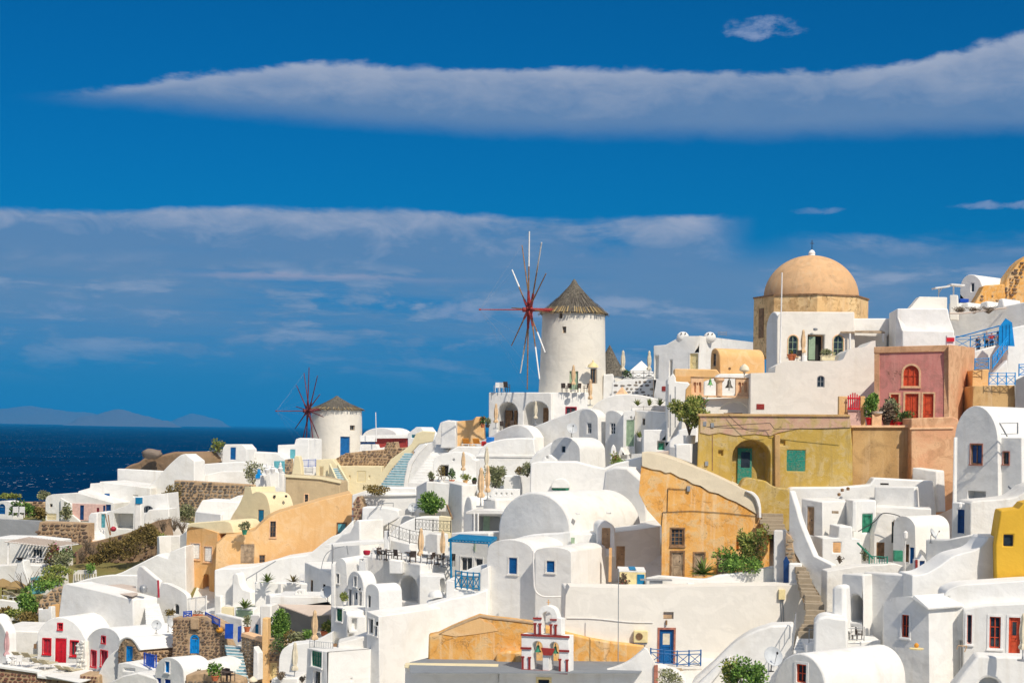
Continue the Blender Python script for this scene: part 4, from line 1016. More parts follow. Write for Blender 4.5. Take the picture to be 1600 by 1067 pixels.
# --- white steps and terraces behind
house('step_flank', 'white sloping flank wall of the broad white steps', 'wall', 'white', [(632, 770), (636, 735), (644, 715), (656, 700), (676, 690), (680, 684), (688, 660), (700, 656), (728, 659), (728, 770)], Pl(196, -10, 680), (85, 3))
stair('staircase', 'broad white steps sweeping up to the peach walls', (637, 752, 676, 757, 183, 182), (684, 691, 706, 690, 193, 193), 15, 'white2', None)
house('step_parapet', 'curved white parapet along the broad white steps', 'wall', 'white2', [(628, 775), (632, 745), (637, 722), (648, 706), (664, 692), (668, 695), (655, 708), (644, 725), (638, 748), (636, 775)], Pl(188, -8, 650), (80, .4))
house('peach_wall', 'peach coloured wall at the top of the broad white steps', 'wall', 'peach2', [(712, 705), (714, 658), (738, 656), (744, 651), (756, 651), (757, 705)], Pl(190, 2, 735), (88, 3))
T = house('cream_house', 'small whitewashed end house at the head of the broad steps', 'house', 'white2', [(688, 700), (690, 659), (697, 657), (712, 658), (712, 700)], Pl(189, -20, 712), (80, 3))
# --- low left-hand group: grey wall, pergola house
house('grey_wall', 'plain dark grey rendered wall above the pergola house', 'wall', 'greyp', [(-12, 850), (-12, 810), (63, 813.5), (60, 850)], Pl(182, -6, 30), (85, .6), bev=.03)
pl = Pl(180, -6, 100); g = [(56, 850), (62, 815), (100, 816), (138, 818), (138, 850)]
T = house('red_rubble_wall', 'brown rubble garden wall next to the dark grey wall', 'stone wall', 'mortar', g, pl, (85, 2), bev=.03); stones(T, pl, g, 'stone', .48, .05, .16, 12)
T = house('arched_alcove', 'small white alcove with a blue arched door at the shore edge', 'house', 'white2', [(-15, 812), (-12, 786), *arc(-8, 20, 790, 790, 8), (20, 812)], Pl(196, -15, 5), (70, 2), [Dr(-2, 787, 8, 803, c='blue', top=1)])
for i, px in enumerate((24, 34)): inst('chair_w', ['white chair near the blue arched alcove', 'second white chair on the shore terrace by the hedge'][i], at(px, 808, 186), 200, 1.3)
pl = Pl(208, -4, 40); g = [(-12, 806), (-12, 784), (20, 784), (70, 784), (70, 806)]
T = house('field_wall', 'brown dry stone field wall at the edge of the sea', 'stone wall', 'mortar', g, pl, (85, 1)); stones(T, pl, g, 'stone', .5, .05, .16, 13)
for i, (px, py, r, q, m) in enumerate([(28, 806, 1.0, .9, 'leafd'), (45, 808, .9, .8, 'leaf'), (60, 810, .8, .6, 'leafo'), (12, 778, 1.4, .28, 'leafy'), (68, 779, .9, .5, 'leafg')]):
    bush(['dark green hedge bush by the shore chairs', 'green bush between hedge and low house', 'ochre scrub beside the low rounded house', 'flat yellow-green scrub on the shore edge', 'grey scrub tuft at the shore near the rounded house'][i], at(px, py, 190 if py > 790 else 222), r, q, 380, .26, m, 20+i)
T = house('pergola_house', 'white house behind the pale slatted pergola', 'house', 'white2', [(-20, 930), (-20, 842), (-12, 840), (36, 841), (84, 846), (90, 930)], Pl(172, -6, 40), (84, 5), [W(51, 857, 66, 876, c='whitefur', bars=(3, 1)), Dr(73, 860, 79, 880, c='white', glass='dark')])
T = thing('pergola', 'pale slatted pergola over the terrace with grey shade', 'pergola', at(50, 880, 167)); A = [at(8, 846, 166), at(86, 855, 164), at(122, 850, 170), at(44, 841, 173)]
for a, b in ((0, 1), (1, 2), (3, 2), (0, 3)): MB().bar(A[a], A[b], .07, 6).done('beam', 'frame_w', T)
for i in range(17): p, q = A[0].lerp(A[1], (i+.3)/17), A[3].lerp(A[2], (i+.3)/17); MB().box((p+q)/2+Vector((0, 0, .08)), .20, (q-p).length*1.06, .05, math.degrees(math.atan2(-(q-p).x, (q-p).y))).done('slat', 'dustroof', T)
for i, (px, y0, y1, d_) in enumerate([(13, 848, 883, 166), (45, 853, 882, 166), (82, 853, 905, 164)]): MB().box((at(px, y0, d_)+at(px, y1, d_))/2, .15, .15, sc_(y1-y0, d_)).done('post', 'frame_w', T)
for i in range(4): inst('chair_w' if i % 2 else 'table_w', ['white round table furthest along under the pergola', 'white chair under the pergola', 'white table next to the pergola post', 'white chair by the magenta bougainvillea'][i], at(50+i*9, 884, 165.6), 30*i, 1.1)
house('pergola_terrace', 'white terrace wall carrying the pale pergola', 'wall', 'white', [(-15, 935), (-15, 884), (30, 881), (88, 884), (92, 935)], Pl(163.5, -6, 50), (84, 3.0))
T = house('flared_chimney', 'tall flared white chimney with dark slots under the pergola', 'chimney', 'white2', [(17, 915), *sp((20, 905), (25, 888), (27, 875)), (36, 875), *sp((38, 888), (43, 903), (45, 915))], Pl(160, -10, 31), (78, 1.4))
MB().box(at(31.5, 871.5, 160), .62, .6, .10).box(at(31.5, 873.5, 160), .35, .4, .2).done('chimney_cap', 'dark', T)
house('low_wall', 'white low wall round the lounge terrace under the pergola', 'wall', 'white2', [(-15, 970), (-15, 938), (0, 936), (33, 940), (33, 970)], Pl(155, -6, 15), (80, .5))
house('blue_hut', 'light aqua framed glass hut beside the bare terrace tree', 'hut', 'aqua', [(48, 928), (48, 902), (60, 900), (60, 928)], Pl(158, -10, 54), (80, 1.5), [W(49.5, 906, 58.5, 917, c='frame_w', bars=(1, 1))], bev=.02)
T = thing('straw_umbrella', 'round straw sunshade on the lounge terrace', 'sunshade', at(25, 930, 157)); MB().bar(at(25, 935, 157), at(25, 908, 157), .06).done('pole', 'brown', T); MB().lathe(at(25, 917, 157), [(1.15, -.1), (1.15, 0), (.5, .45), (.03, .65)], 18).done('canopy', 'thatchy', T)
T = thing('straw_umbrella', 'straw sunshade half out of view at the terrace edge', 'sunshade', at(4, 930, 157)); MB().bar(at(4, 935, 157), at(4, 905, 157), .06).done('pole', 'brown', T); MB().lathe(at(4, 914, 157), [(1.15, -.1), (1.15, 0), (.5, .45), (.03, .65)], 18).done('canopy', 'thatchy', T)
for i, (px, py) in enumerate([(18, 934), (27, 936)]): inst('lounger_t', ['pale lounger under the straw sunshade', 'pale lounger beside the bare terrace tree'][i], at(px, py, 156), 150, 1.0)
def bare_tree(label, loc, h, seed, leafm=None, n=9):
    rnd = random.Random(seed); loc = Vector(loc); T = thing('tree', label, 'tree', loc); mb = MB(); lb = MB()
    mb.bar(loc, loc+Vector((0, 0, h*.3)), .10*h/2, 7, .07*h/2)
    for i in range(n):
        a = rnd.uniform(0, 6.28); p = loc+Vector((0, 0, h*.28)); r = .05*h/2
        for j in range(4):
            q = p+Vector((math.cos(a)*.16*h*rnd.uniform(.5, 1.2), math.sin(a)*.16*h, h*.19*rnd.uniform(.6, 1.2))); mb.bar(p, q, r, 5, r*.75); r *= .72
            if leafm: leaves(lb, q, h*.09, h*.09, h*.08, 16, .13*h/2, rnd)
            p = q; a += rnd.uniform(-.6, .6)
    mb.done('trunk', 'bark', T)
    if lb.v: lb.done('crown', leafm, T)
    return T
bare_tree('bare dark-branched tree by the aqua hut', at(40, 936, 156), 2.6, 4, None, 12)
for i, (px, py, r, q, m, dd, n) in enumerate([(84, 884, .9, 1.0, 'leafo', 163, 500), (96, 892, 1.1, 1.1, 'leafg', 162, 500), (103, 876, .9, .7, 'leafd', 166, 300), (80, 910, 1.4, .45, 'leafy', 158, 500), (92, 900, 1.3, .5, 'leafy', 160, 450), (66, 922, 1.5, .5, 'leaf', 156, 500), (43, 956, .9, 1.1, 'leaf', 152, 900), (50, 962, .8, .6, 'leaf', 151, 500), (24, 964, 1.3, .4, 'leafy', 151, 500), (45, 970, 1.6, .35, 'leafo', 149, 500), (8, 962, 1.0, .4, 'leafo', 152, 300)]):
    bush(['magenta bougainvillea bush by the pergola post', 'grey-green bush below the bougainvillea', 'dark creeper shaded beside the pergola', 'yellow-green scrub slope under the pergola corner', 'scrub strip climbing towards the bougainvillea', 'bright green hedge sloping to the aqua hut', 'dense dark green bush beneath the bare tree', 'low green bush against the dry bank', 'yellowish ground shrubs by the round white vault', 'ochre ground shrubs above the gate pillar', 'ochre shrub under the lounge terrace wall'][i], at(px, py, dd), r, q, n, .22, m, 40+i, flower='flowp' if i in (0, 2) else None)
pl = Pl(176, -8, 230); g = [(118, 905), (122, 860), (130, 848), (160, 838), (205, 826), (250, 815), (250, 870), (190, 900)]
T = house('earth_bank', 'dry earthen bank with rubble between the stair house and the long white wall', 'bank', 'earth', [(118, 930), (118, 862), (135, 848), (150, 845), (200, 832), (248, 812), (262, 930)], Pl(177, -8, 200), (82, 4)); 
stones(T, Pl(176.9, -8, 200), [(120, 900), (124, 864), (150, 848), (248, 818), (250, 880), (190, 905)], 'stone', .42, .1, .12, 15, fill=.5)
for i, (px, py, r, q) in enumerate([(168, 878, 1.3, 1.0), (190, 876, 1.7, 1.4), (215, 866, 1.7, 1.4), (236, 854, 1.3, 1.2), (150, 882, .9, .6)]): bush(['ochre shrub by the dry rubble slope', 'biggest olive-ochre shrub on the slope behind the long white wall', 'olive shrub reaching the boxed planter', 'ochre shrub against the planter wall', 'small dry shrub close to the balustrade'][i], at(px, py, 172), r, q, 1100, .2, 'leafo', 60+i)
for i, (px, py) in enumerate([(128, 880), (143, 872), (136, 862), (255, 832), (272, 830), (285, 834)]): twigs(['bare thorny shrub over the rubble slope', 'bare shrub beside the ochre shrubs', 'bare shrub nearest the stair house', 'dry twiggy shrub above the grey vault', 'reddish dry shrub on the grey vault rim', 'dry shrub next to the orange house'][i], at(px, py, 173), .9, 1.6, 26, 70+i)
# --- stair house with aqua door
T = house('stair_house', 'white stair house with an aqua door and blue-capped pillar', 'house', 'white2', [(136, 850), (138, 806), (142, 801), (152, 800), (152, 850)], Pl(184, -10, 145), (75, 1))
T = house('white_house', 'white terrace house with a shaded recess under the sweeping stair wall', 'house', 'white2', [(150, 858), (152, 800), (166, 802), *sp((168, 800), (185, 794), (200, 788), (212, 776)), (262, 770), (268, 858)], Pl(190, -6, 200), (84, 4), [Dr(152.5, 803, 164, 824, c='aqua', two=1), H(178, 802, 208, 826, deep=2.2), W(222, 790, 240, 801, c='gmetal', bars=(4, 1), top=1)])
T = house('pillar', 'tall white pillar with a teal top beside the shaded recess', 'pillar', 'white2', [(208, 850), (211, 776), (220, 776), (221, 850)], Pl(184, -8, 214), (75, .8)); mass(T, 'cap', 'teal', [(211.6, 787), (211.6, 777), (219.5, 777), (219.5, 787)], Pl(183.9, -8, 214), (75, .5), bev=0)
stair('staircase', 'short white steps rising to the aqua door', (142, 843, 165, 843, 181, 181), (144, 825, 164, 825, 185, 185), 6, 'white2')
for i, (a, b) in enumerate([((164, 802), (172, 836)), ((169, 804), (173, 835))]): o = MB().bar(at(*a, 183), at(*b, 182), .06).done('handrail', 'brown', None); o['label'] = ['dark handrail beside the aqua door steps', 'second dark rail by the red cushion'][i]; o['category'] = 'handrail'
o = MB().blob(at(177, 826, 183.5), .34, .3, .3, 3, 10, .1).done('cushion', 'dred', None, smooth=60); o['label'] = 'red cushion seat in front of the shaded recess'; o['category'] = 'cushion'
house('peach_path_wall', 'peach retaining wall below the aqua door steps', 'wall', 'peach2', [(135, 862), (140, 846), (195, 842), (200, 832), (222, 826), (228, 862)], Pl(180, -8, 180), (84, 2))
T = house('cream_terrace', 'cream terrace block next to the round bushes', 'wall', 'white', [(222, 850), (226, 806), (232, 796), (264, 794), (266, 850)], Pl(187, -4, 245), (84, 3))
T = house('grey_vault', 'weathered grey-white vaulted roof below the grey-green bush', 'house', 'old', [(222, 850), (225, 834), *arc(228, 289, 832, 826, 11), (290, 850)], Pl(181, -10, 260), (80, 3))
railing('picket_fence', 'little white picket fence beside the tan gate', 'fence', [at(201, 845, 179), at(211, 845, 178.6)], 1.0, 'frame_w', .05, .03, 'v', 1.2)
T = house('planter_box', 'blue-white open box terrace with a lime shrub', 'terrace', 'white2', [(244, 875), (246, 837), (282, 836), (283, 875)], Pl(172, -4, 265), (84, .4)); mass(T, 'side_wall', 'white2', [(245, 876), (245, 838), (249, 837), (250, 876)], Pl(170, -55, 247), (60, 1.8)); mass(T, 'side_wall', 'white2', [(280, 870), (281, 836), (292, 828), (292, 860)], Pl(170, -50, 285), (50, .4)); potted('lime-green shrub in the open box terrace', at(253, 850, 170.6), 'whitefur', .3, .4, 'leafy', 120, .16, .4, .5, 3)
# --- long white wall and the big white house
house('long_wall', 'long white roof slope running down behind the big white house', 'wall', 'white2', [(120, 940), (122, 916), (140, 905), (165, 902), (190, 894), (222, 878), (246, 866), (262, 872), (266, 862), (290, 852), (292, 960), (120, 960)], Pl(158, -6, 200), (84, 3))
pl = Pl(162, -5, 140); T = house('balustrade', 'row of pale weathered balusters beneath the ochre shrubs', 'balustrade', 'white', [(113, 915), (115, 891), (149, 890), (150, 896), (118, 897), (118, 906), (150, 903), (150, 915)], pl, (84, .3), bev=.02)
for i in range(9): MB().bar(at(118+i*4, 907, 162), at(118+i*4, 896, 162), .10, 7, .07).done('baluster', 'old', T)
bush('small round green bush on the balustrade', at(141, 895, 161.5), .5, .5, 260, .16, 'leaf', 77)
pl = Pl(150, 22, 85); g = [(56, 965), (62, 938), (82, 921), (100, 917), (100, 965)]
T = house('rubble_bank', 'small rubble retaining bank beside the big white house', 'stone wall', 'mortar', g, pl, (100, 2)); stones(T, pl, g, 'stoneg', .4, .05, .12, 17)
house('orange_patch_wall', 'orange plaster strip beside the big white house', 'wall', 'peach', [(78, 965), (80, 945), (92, 943), (92, 965)], Pl(147.5, 5, 86), (90, .4), bev=.03)
T = house('gate_pillar', 'square white gate pillar above the red-door house', 'gate', 'white', [(60, 975), (60, 950), (61, 952), (75, 951), (76, 947), (80, 947), (81, 975)], Pl(146, -20, 70), (60, .5))
dome(thing('round_vault', 'small rounded white vault at the edge beside the scrub', 'house', at(3, 978, 147)), at(3, 978, 147), sc_(16, 147), sc_(20, 147), 'white2')
T = house('big_white_house', 'big plain white house with battered wall and dusty pink roof', 'house', 'white', [(86, 1010), (91, 965), (96, 922), *sp((98, 915), (104, 911), (112, 913), (150, 921), (208, 936)), (209, 1010)], Pl(138.5, -27, 209), (52, 252))
zr = zof(180, 929, 140)+.12
patch(T, 'roof_floor', 'dustroof', [(140, 918), (160, 914), (190, 912), (212, 915), (215, 928), (206, 931), (170, 924)], zr)
house('roof_parapet', 'curved white parapet behind the dusty pink roof', 'wall', 'white2', [(100, 935), (104, 913), *sp((120, 909), (140, 903), (170, 898), (200, 898), (216, 898)), (218, 935)], Pl(150, -8, 160), (82, .5))
T = house('stair_wing', 'white wing wall with a round hole closing the pink roof', 'wall', 'white', [(214, 960), (214, 892), (217, 884), (221, 884), (248, 907), (248, 960)], Pl(143, -40, 248), (50, .45))
for i in range(1): o = MB().lathe(at(224, 924, 139), [(.05, -.1), (.26, -.05), (.34, .25), (.24, .5), (.05, .58)], 14).done('dark_roundel', 'gmetal', None, smooth=60); o['label'] = 'dark grey jar standing by the wing wall on the pink roof'; o['category'] = 'roundel'  # solid grey body stands in for a dark round hole in the wing wall
stair('staircase', 'white steps climbing beside the big white house', (228, 974, 258, 970, 134, 134), (226, 941, 248, 940, 141, 141), 9, 'white2')
T = house('curved_wall', 'white curved wall with a small arched niche near the picket gate', 'wall', 'white', [(246, 985), (246, 930), (252, 910), (262, 912), (275, 918), *sp((285, 924), (291, 930), (292, 940)), (294, 985)], Pl(141, -30, 290), (60, .6), [W(272, 943, 280, 960, c='whitefur', top=1, bars=(1, 1))])
mb = MB().bar(at(247, 906, 140.5), at(248, 933, 140.5), .09, 6); T = mb.done('pipe', 'dred', None); T['label'] = 'dark red drainpipe at the end of the wing wall'; T['category'] = 'pipe'
railing('picket_gate', 'white picket gate at the foot of the orange house', 'gate', [at(291, 962, 141), at(322, 958, 139)], 1.45, 'frame_w', .05, .035, 'v', 1.6)
# --- orange house
OW = 'trim_p'
T = house('orange_house', 'orange house with cream roof edge, grey shutters and tan flank', 'house', 'peach', [(262, 985), (262, 925), (265, 882), (276, 879), (290, 882), (292, 828), *sp((293, 824), (298, 821), (315, 824), (340, 832)), (340, 985)], Pl(159, -24, 340), (66, 8), [W(298, 849, 312, 873, c='gmetal', shut='frame_w', trim=('trim_p', .10)), W(319, 854, 331, 877, c='gmetal', shut='frame_w', trim=('trim_p', .10)), H(317, 896, 327, 930, top=1, deep=.8)])
mass(T, 'roof_edge', 'cream', [(292, 826), *sp((293, 820), (298, 817), (320, 815), (357, 814), (366, 833)), (340, 834), (318, 826), (298, 823)], Pl(159.4, -15, 330), (66, 5))
T2 = house('orange_wing', 'orange wing with a long rising roofline, wooden garage door and small windows', 'house', 'peach2', [(334, 935), (338, 850), (352, 838), (372, 836), (398, 829), *sp((398, 829), (412, 815), (424, 806), (438, 800)), (500, 782), (549, 770), (553, 776), (556, 935)], Pl(156, 12, 400), (98, 6), [W(422, 814, 431, 839, c='brown', bars=(2, 3), trim=('trim_p', .08)), Dr(376, 850, 397, 880, c='greywood'), W(405, 867, 414, 879, c='brown', bars=(2, 2)), W(527, 817, 541, 833, c='brown', shut='aqua', bars=(2, 2), trim=('brown', .07))])
mass(T, 'flank', 'peach', [(335, 905), (338, 856), (350, 842), (366, 834), (400, 830), (402, 905)], Pl(157.5, -2, 350), (92, .8)) if 0 else None
potted('leafy plant in a green tub on the cream roof edge', at(382, 835, 154.5), 'green', .28, .45, 'leafg', 150, .2, .45, .5, 5)
T = house('cream_vault_house', 'cream vaulted house with flared chimney and a teal window', 'house', 'cream', [(352, 850), (357, 818), *sp((364, 803), (374, 787), (381, 770), (382, 760)), (392, 760), (394, 771), *sp((400, 768), (408, 769), (416, 775), (421, 790)), (428, 850)], Pl(164, -33, 395), (42, 467), [W(403, 796, 412, 817, c='brown', shut='teal', two=0)])
for i, px in enumerate((429, 447)): MB().box(at(px, 775+i*0, 163.4), .2, .3, .2).done('vent', 'dark', T)
T = house('tan_wall_house', 'plain tan rendered house behind the cream vault', 'house', 'tanp', [(446, 830), (446, 742), (500, 746), (531, 753), (534, 830)], Pl(178, 6, 490), (86, 5), [W(476, 772, 481.5, 787, c='greywood', bars=(1, 2), trim=('trim_p', .1))])
mass(T, 'coping', 'cream', [(445, 745), (445, 741), (500, 744), (532, 751), (532, 755), (500, 748.5)], Pl(177.8, 6, 490), (86, .5), bev=0)
# ================================================================== red-door houses and stone yard
T = house('red_door_house', 'white vaulted house with bright red door and red window frames', 'house', 'white2', [(58, 1075), (58, 990), *sp((60, 985), (68, 974), (80, 966), (94, 963.5), (108, 967), (122, 978), (133, 996)), (137, 1003), (138, 1075)], Pl(137, -12, 95), (62, 9.5),
  [W(67.5, 997.5, 79, 1021, c='red', glass='dred', bars=(2, 1), trim=('red', .08)), Dr(86, 997, 103, 1036.5, c='red', two=1), W(110.5, 1001, 122, 1024, c='red', bars=(2, 1), glass='glass', trim=('red', .08)), W(90.5, 973.5, 97.5, 983, c='red', trim=('red', .06), bars=(2, 2))])
T = house('side_wing', 'white lean-to wing between the pink parasol and the red-door house', 'house', 'white', [(-15, 1080), (-15, 984), (60, 986), (60, 1080)], Pl(138.6, -4, 30), (84, 6.5)); 
o = MB().box(at(55, 1009, 137.5), .2, .15, .38).done('wall_lamp', 'brown', None); o['label'] = 'small brown wall lamp beside the red-door house'; o['category'] = 'wall lamp'
T = house('white_wall', 'shaded white curved wall at the edge behind the pink parasol', 'wall', 'white', [(-25, 1080), (-25, 966), (-8, 964), *sp((-6, 965), (4, 976), (9, 988), (10, 998)), (10, 1080)], Pl(134.5, -40, 5), (50, 1.0))
zt = zof(80, 1044, 130)
pl = Pl(128.5, -12, 60); g = [(-15, 1090), (-15, 1039), (58, 1049.5), (59, 1057), (122, 1064), (123, 1090)]
T = house('red_stone_terrace', 'terrace retaining wall of dark red stones with white rim before the red-door house', 'stone wall', 'mortar', g, pl, (82, .5)); stones(T, pl, [(-12, 1085), (-12, 1043), (58, 1053), (59, 1060), (121, 1067), (122, 1085)], 'stoned', .34, .03, .07, 21)
mass(T, 'rim', 'white2', [(-15, 1042), (-15, 1037.5), (59, 1048), (60, 1055), (123, 1062), (123, 1066), (58, 1059), (57, 1052)], Pl(128.3, -12, 60), (82, .8), bev=.04)
patch(T, 'terrace_floor', 'white', [(-15, 1042), (60, 1053), (124, 1066), (150, 1058), (140, 1036), (-15, 1032)], zof(60, 1053, 128.8))
pl = Pl(127, -12, 140); g = [(124, 1090), (124, 1053), (154, 1055), (156, 1090)]
T = house('red_stone_wall', 'short dark red stone wall below the red-windowed vault house', 'stone wall', 'mortar', g, pl, (82, 2)); stones(T, pl, g, 'stoned', .34, .03, .07, 22)
inst('parasol_p', 'closed faded pink parasol on the red-stone terrace', at(10, 1037, 131), 0, .98)
for i, (px, py, rz, k) in enumerate([(31, 1031, 170, 'lounger_t'), (46, 1032, 170, 'lounger_t'), (62, 1041, 160, 'lounger_t'), (75, 1043, 160, 'lounger_t'), (100, 1052, 158, 'lounger_t'), (113, 1054, 158, 'lounger_t')]):
    inst(k, ['tan sun lounger closest to the pink parasol', 'tan sun lounger under the lean-to wing wall', 'tan sun lounger beside the red-framed window', 'tan sun lounger facing the red door', 'tan sun lounger near the white dry wall', 'tan sun lounger by the corner of the red-stone terrace'][i], at(px, py, 132-.6*(i//2)), rz, 1.0, 'tan sun loungers on the red-stone terrace')
inst('table_w', 'white iron table by the pink parasol', at(20, 1039, 130.5)); inst('chair_w', 'white iron chair beside the pink parasol', at(15, 1041, 130), 40); inst('chair_w', 'white iron chair next to the iron table', at(28, 1041, 130), 220)
pl = Pl(132, -30, 130); g = [(118, 1075), (119, 1005), (124, 1002), (133, 1000), (136, 1075)]
T = house('whitewashed_stone_wall', 'whitewashed knobbly stone wall dividing two red-windowed houses', 'stone wall', 'mortarw', g, pl, (60, 1)); stones(T, pl, g, 'bstep', .36, .04, .1, 23)
T = house('red_window_house', 'white vaulted house with grey-shaded gable and dark red windows', 'house', 'white2', [(133, 1080), (133, 1010), *arc(134, 188, 1008, 1004, 26), (191, 1080)], Pl(131, -43, 160), (42, 9),
  [W(159, 993.5, 165, 1004, c='dred', glass='dred', bars=(1, 2), trim=('red', .05)), W(142.5, 1016, 150.5, 1041, c='dred', glass='dred', bars=(2, 1), trim=('red', .06)), W(157.5, 1016, 168, 1041, c='dred', glass='dred', bars=(2, 1), trim=('red', .06))])
T = house('ramp_wall', 'smooth white sloping wall sweeping up between vaulted houses', 'wall', 'white2', [(150, 1090), (152, 1060), *sp((154, 1052), (162, 1035), (172, 1022), (182, 1015), (187, 1010)), (190, 1012), (190, 1090)], Pl(127.5, -20, 165), (60, 3))
pl = Pl(126, -38, 200); ga = [(184, 1085), (184.5, 1018), *sp((186, 1008), (190, 1001), (197, 997), (205, 999), (211, 1006), (216, 1015)), (221, 1022), (224, 1085)]
T = house('stone_vault_house', 'rubble-stone gabled vault house with light blue door and smooth white roof', 'house', 'mortar', ga, pl, (40, 7.6), [Dr(196.5, 1009, 207, 1034, c='bblue', two=1)], bev=.04)
stones(T, pl, [(184.5, 1040), (185, 1018), (188, 1006), (197, 1000), (206, 1003), (212, 1012), (219, 1022), (222, 1050)], 'stone', .30, .06, .07, 24, holes=[(196.5, 1009, 207, 1034)])
cap(T, 'vault_roof', 'white2', [*sp((186, 1010), (190, 1002), (197, 997.5), (205, 999.5), (211, 1006), (217, 1016))], pl, (40, 7.6), 3.2)
T2 = Pl(126, 50, 222); stones(T, plane3(pl.pt(222, 1030), pl.pt(222, 1030)+Vector((math.cos(R(40)), math.sin(R(40)), 0))), [(222, 1045), (222, 1020), (288, 1008), (288, 1030)], 'stone', .30, .06, .07, 25)
railing('railing', 'leaning cobalt blue gate panel by the stone vault house', 'railing', [at(225, 1041, 122.5), at(244, 1045, 121)], 1.0, 'cobalt', .04, .03, 'v', 1.2)
MBb = MB().box(at(235, 1032, 122.6), 1.0, .06, 1.0, -45).done('boarded_gate', 'cblue', None); MBb['label'] = 'cobalt blue boarded gate beside the stone vault house'; MBb['category'] = 'gate'
T = house('white_hood', 'white wall hood with a thin blue opening under the stone vault house', 'wall', 'white', [(180, 1095), (184, 1036), (196, 1034), (212, 1038), (240, 1046), (248, 1050), (250, 1095)], Pl(122.5, -25, 215), (60, 2.2), [H(193, 1044, 210, 1048)])
T = house('grey_shed_roof', 'broad white roof slope rising to the blue-slit gable', 'house', 'white', [(165, 1095), (170, 1066), (192, 1055), (215, 1050), (246, 1060), (252, 1095)], Pl(119, -25, 215), (60, 3))
T = house('blue_slit_house', 'white vaulted house with a narrow blue slit window high in its gable', 'house', 'white2', [(240, 1095), (242, 1052), *arc(243, 287, 1047, 1052, 23), (290, 1095)], Pl(117.5, -40, 265), (42, 340),
  [W(258, 1033, 265, 1050, c='bblue', glass='bblue', bars=(1, 1), trim=('white2', .06)), W(244, 1059, 251, 1075, c='cblue', glass='cblue', bars=(1, 1)), W(257, 1061, 266, 1075, c='cblue', glass='cblue', bars=(1, 1))])
pl = Pl(114, -10, 320); g = [(287, 1095), (290, 1054), (320, 1050), (350, 1056), (374, 1064), (376, 1095)]
T = house('stone_terrace_wall', 'low rubble terrace wall beside the blue-slit house', 'stone wall', 'mortar', g, pl, (82, 2)); stones(T, pl, [(288, 1090), (290, 1062), (374, 1066), (376, 1090)], 'stoneg', .30, .05, .07, 26)
T = house('small_vault_roof', 'short white vaulted roof above the potted terrace', 'house', 'white2', [(300, 1056), (302, 1048), *arc(303, 352, 1046, 1050, 16), (354, 1062)], Pl(119, -12, 330), (70, 3))
potted('orange pot with leafy plant on the low rubble terrace', at(336, 1063, 113), 'terra', .28, .35, 'leaf', 160, .2, .45, .6, 7)
potted('low square orange pot on the white vault edge', at(312, 1055, 116), 'terra', .25, .25, 'leafo', 30, .1, .2, .15, 8, square=True)
inst('chair_d', 'dark iron chair on the small terrace by the blue stairs', at(350, 1064, 113), 200, 1.0); inst('chair_d', 'second dark iron chair beside the terrace table', at(360, 1064, 112.5), 140, 1.0); inst('table_d', 'small dark iron table by the blue stairs', at(355, 1066, 112), 0, 1)
pl = Pl(125, -14, 310); g = [(268, 1075), (270, 992), (270, 965), (299, 963), (321, 962), (352, 979), (353, 1002), (371, 1038), (371, 1050), (360, 1075)]
T = house('rubble_yard_wall', 'tall rubble stone wall with an arched blue gate and cobalt railings on top', 'stone wall', 'mortar', g, pl, (80, 1.6), [Dr(296.5, 991, 311, 1021, c='bblue', top=1, two=1)], bev=.05)
stones(T, pl, [(269, 1075), (270, 967), (320, 965), (351, 981), (352, 1003), (369, 1038), (369, 1050), (358, 1075)], 'stone', .30, .055, .08, 27, holes=[(296.5, 991, 311, 1021)])
mass(T, 'cut_stone_block', 'mortar', [(297, 983), (297, 966), (310, 966), (310, 983)], Pl(124.7, -14, 310), (80, .5), bev=.05)
railing('railing', 'carved cobalt blue railing piece next to the picket gate', 'railing', [at(287, 967, 125.3), at(299, 966, 125.3)], .55, 'cblue', .05, .05, 'x', .6)
railing('railing', 'long cobalt blue slatted railing on the rubble wall', 'railing', [at(321, 968, 125.3), at(343, 979, 124)], .55, 'cblue', .05, .05, 'v', 1.2)
T = thing('planter', 'terracotta trough with dried flowers on the rubble wall', 'planter', at(309, 966, 125.5)); MB().box(at(309, 962, 125.5), .75, .3, .28).done('trough', 'terra', T, bev=.03); mb = MB(); leaves(mb, at(309, 957.5, 125.5), .35, .2, .18, 80, .12, random.Random(3)); mb.done('foliage', 'leafdry', T)
o = MB().blob(at(343, 984, 124.4), .28, .28, .2, 2, 12, .04).done('pumpkin', 'pumpkin', None, smooth=60); o['label'] = 'big orange pumpkin resting on the rubble wall'; o['category'] = 'pumpkin'
potted('shrub in a pot at the corner of the rubble wall', at(266, 967, 128), 'frame_w', .25, .3, 'leafo', 120, .15, .35, .35, 9)
inst('dish', 'satellite dish on the white vault behind the rubble wall', at(244, 989, 127), 20, .92); inst('dish', 'pale dish turned edge-on against the rubble wall', at(264, 987, 127), 70, .98)
stair('staircase', 'blue-grey steps with white edges between two rubble walls', (366, 1076, 392, 1076, 117.5, 117.5), (351, 1004, 376, 1005, 124, 123.5), 14, 'bluestep', 'bstep')
mb = MB(); mb.box(at(358, 985.5, 123.6), .62, .07, 1.1, -8); T = mb.done('gate_leaf', 'cblue', None); T['label'] = 'solid cobalt blue gate leaf at the top of the blue-grey steps'; T['category'] = 'gate'
mb = MB(); mb.box(at(374.3, 990, 123.1), .10, .5, 1.15, -10); T = mb.done('gate_leaf', 'cblue', None); T['label'] = 'narrow opened cobalt gate leaf at the top of the blue-grey steps'; T['category'] = 'gate'
pl = Pl(122, -38, 395); g = [(377, 1085), (377, 993), (409, 1001), (410, 1085)]
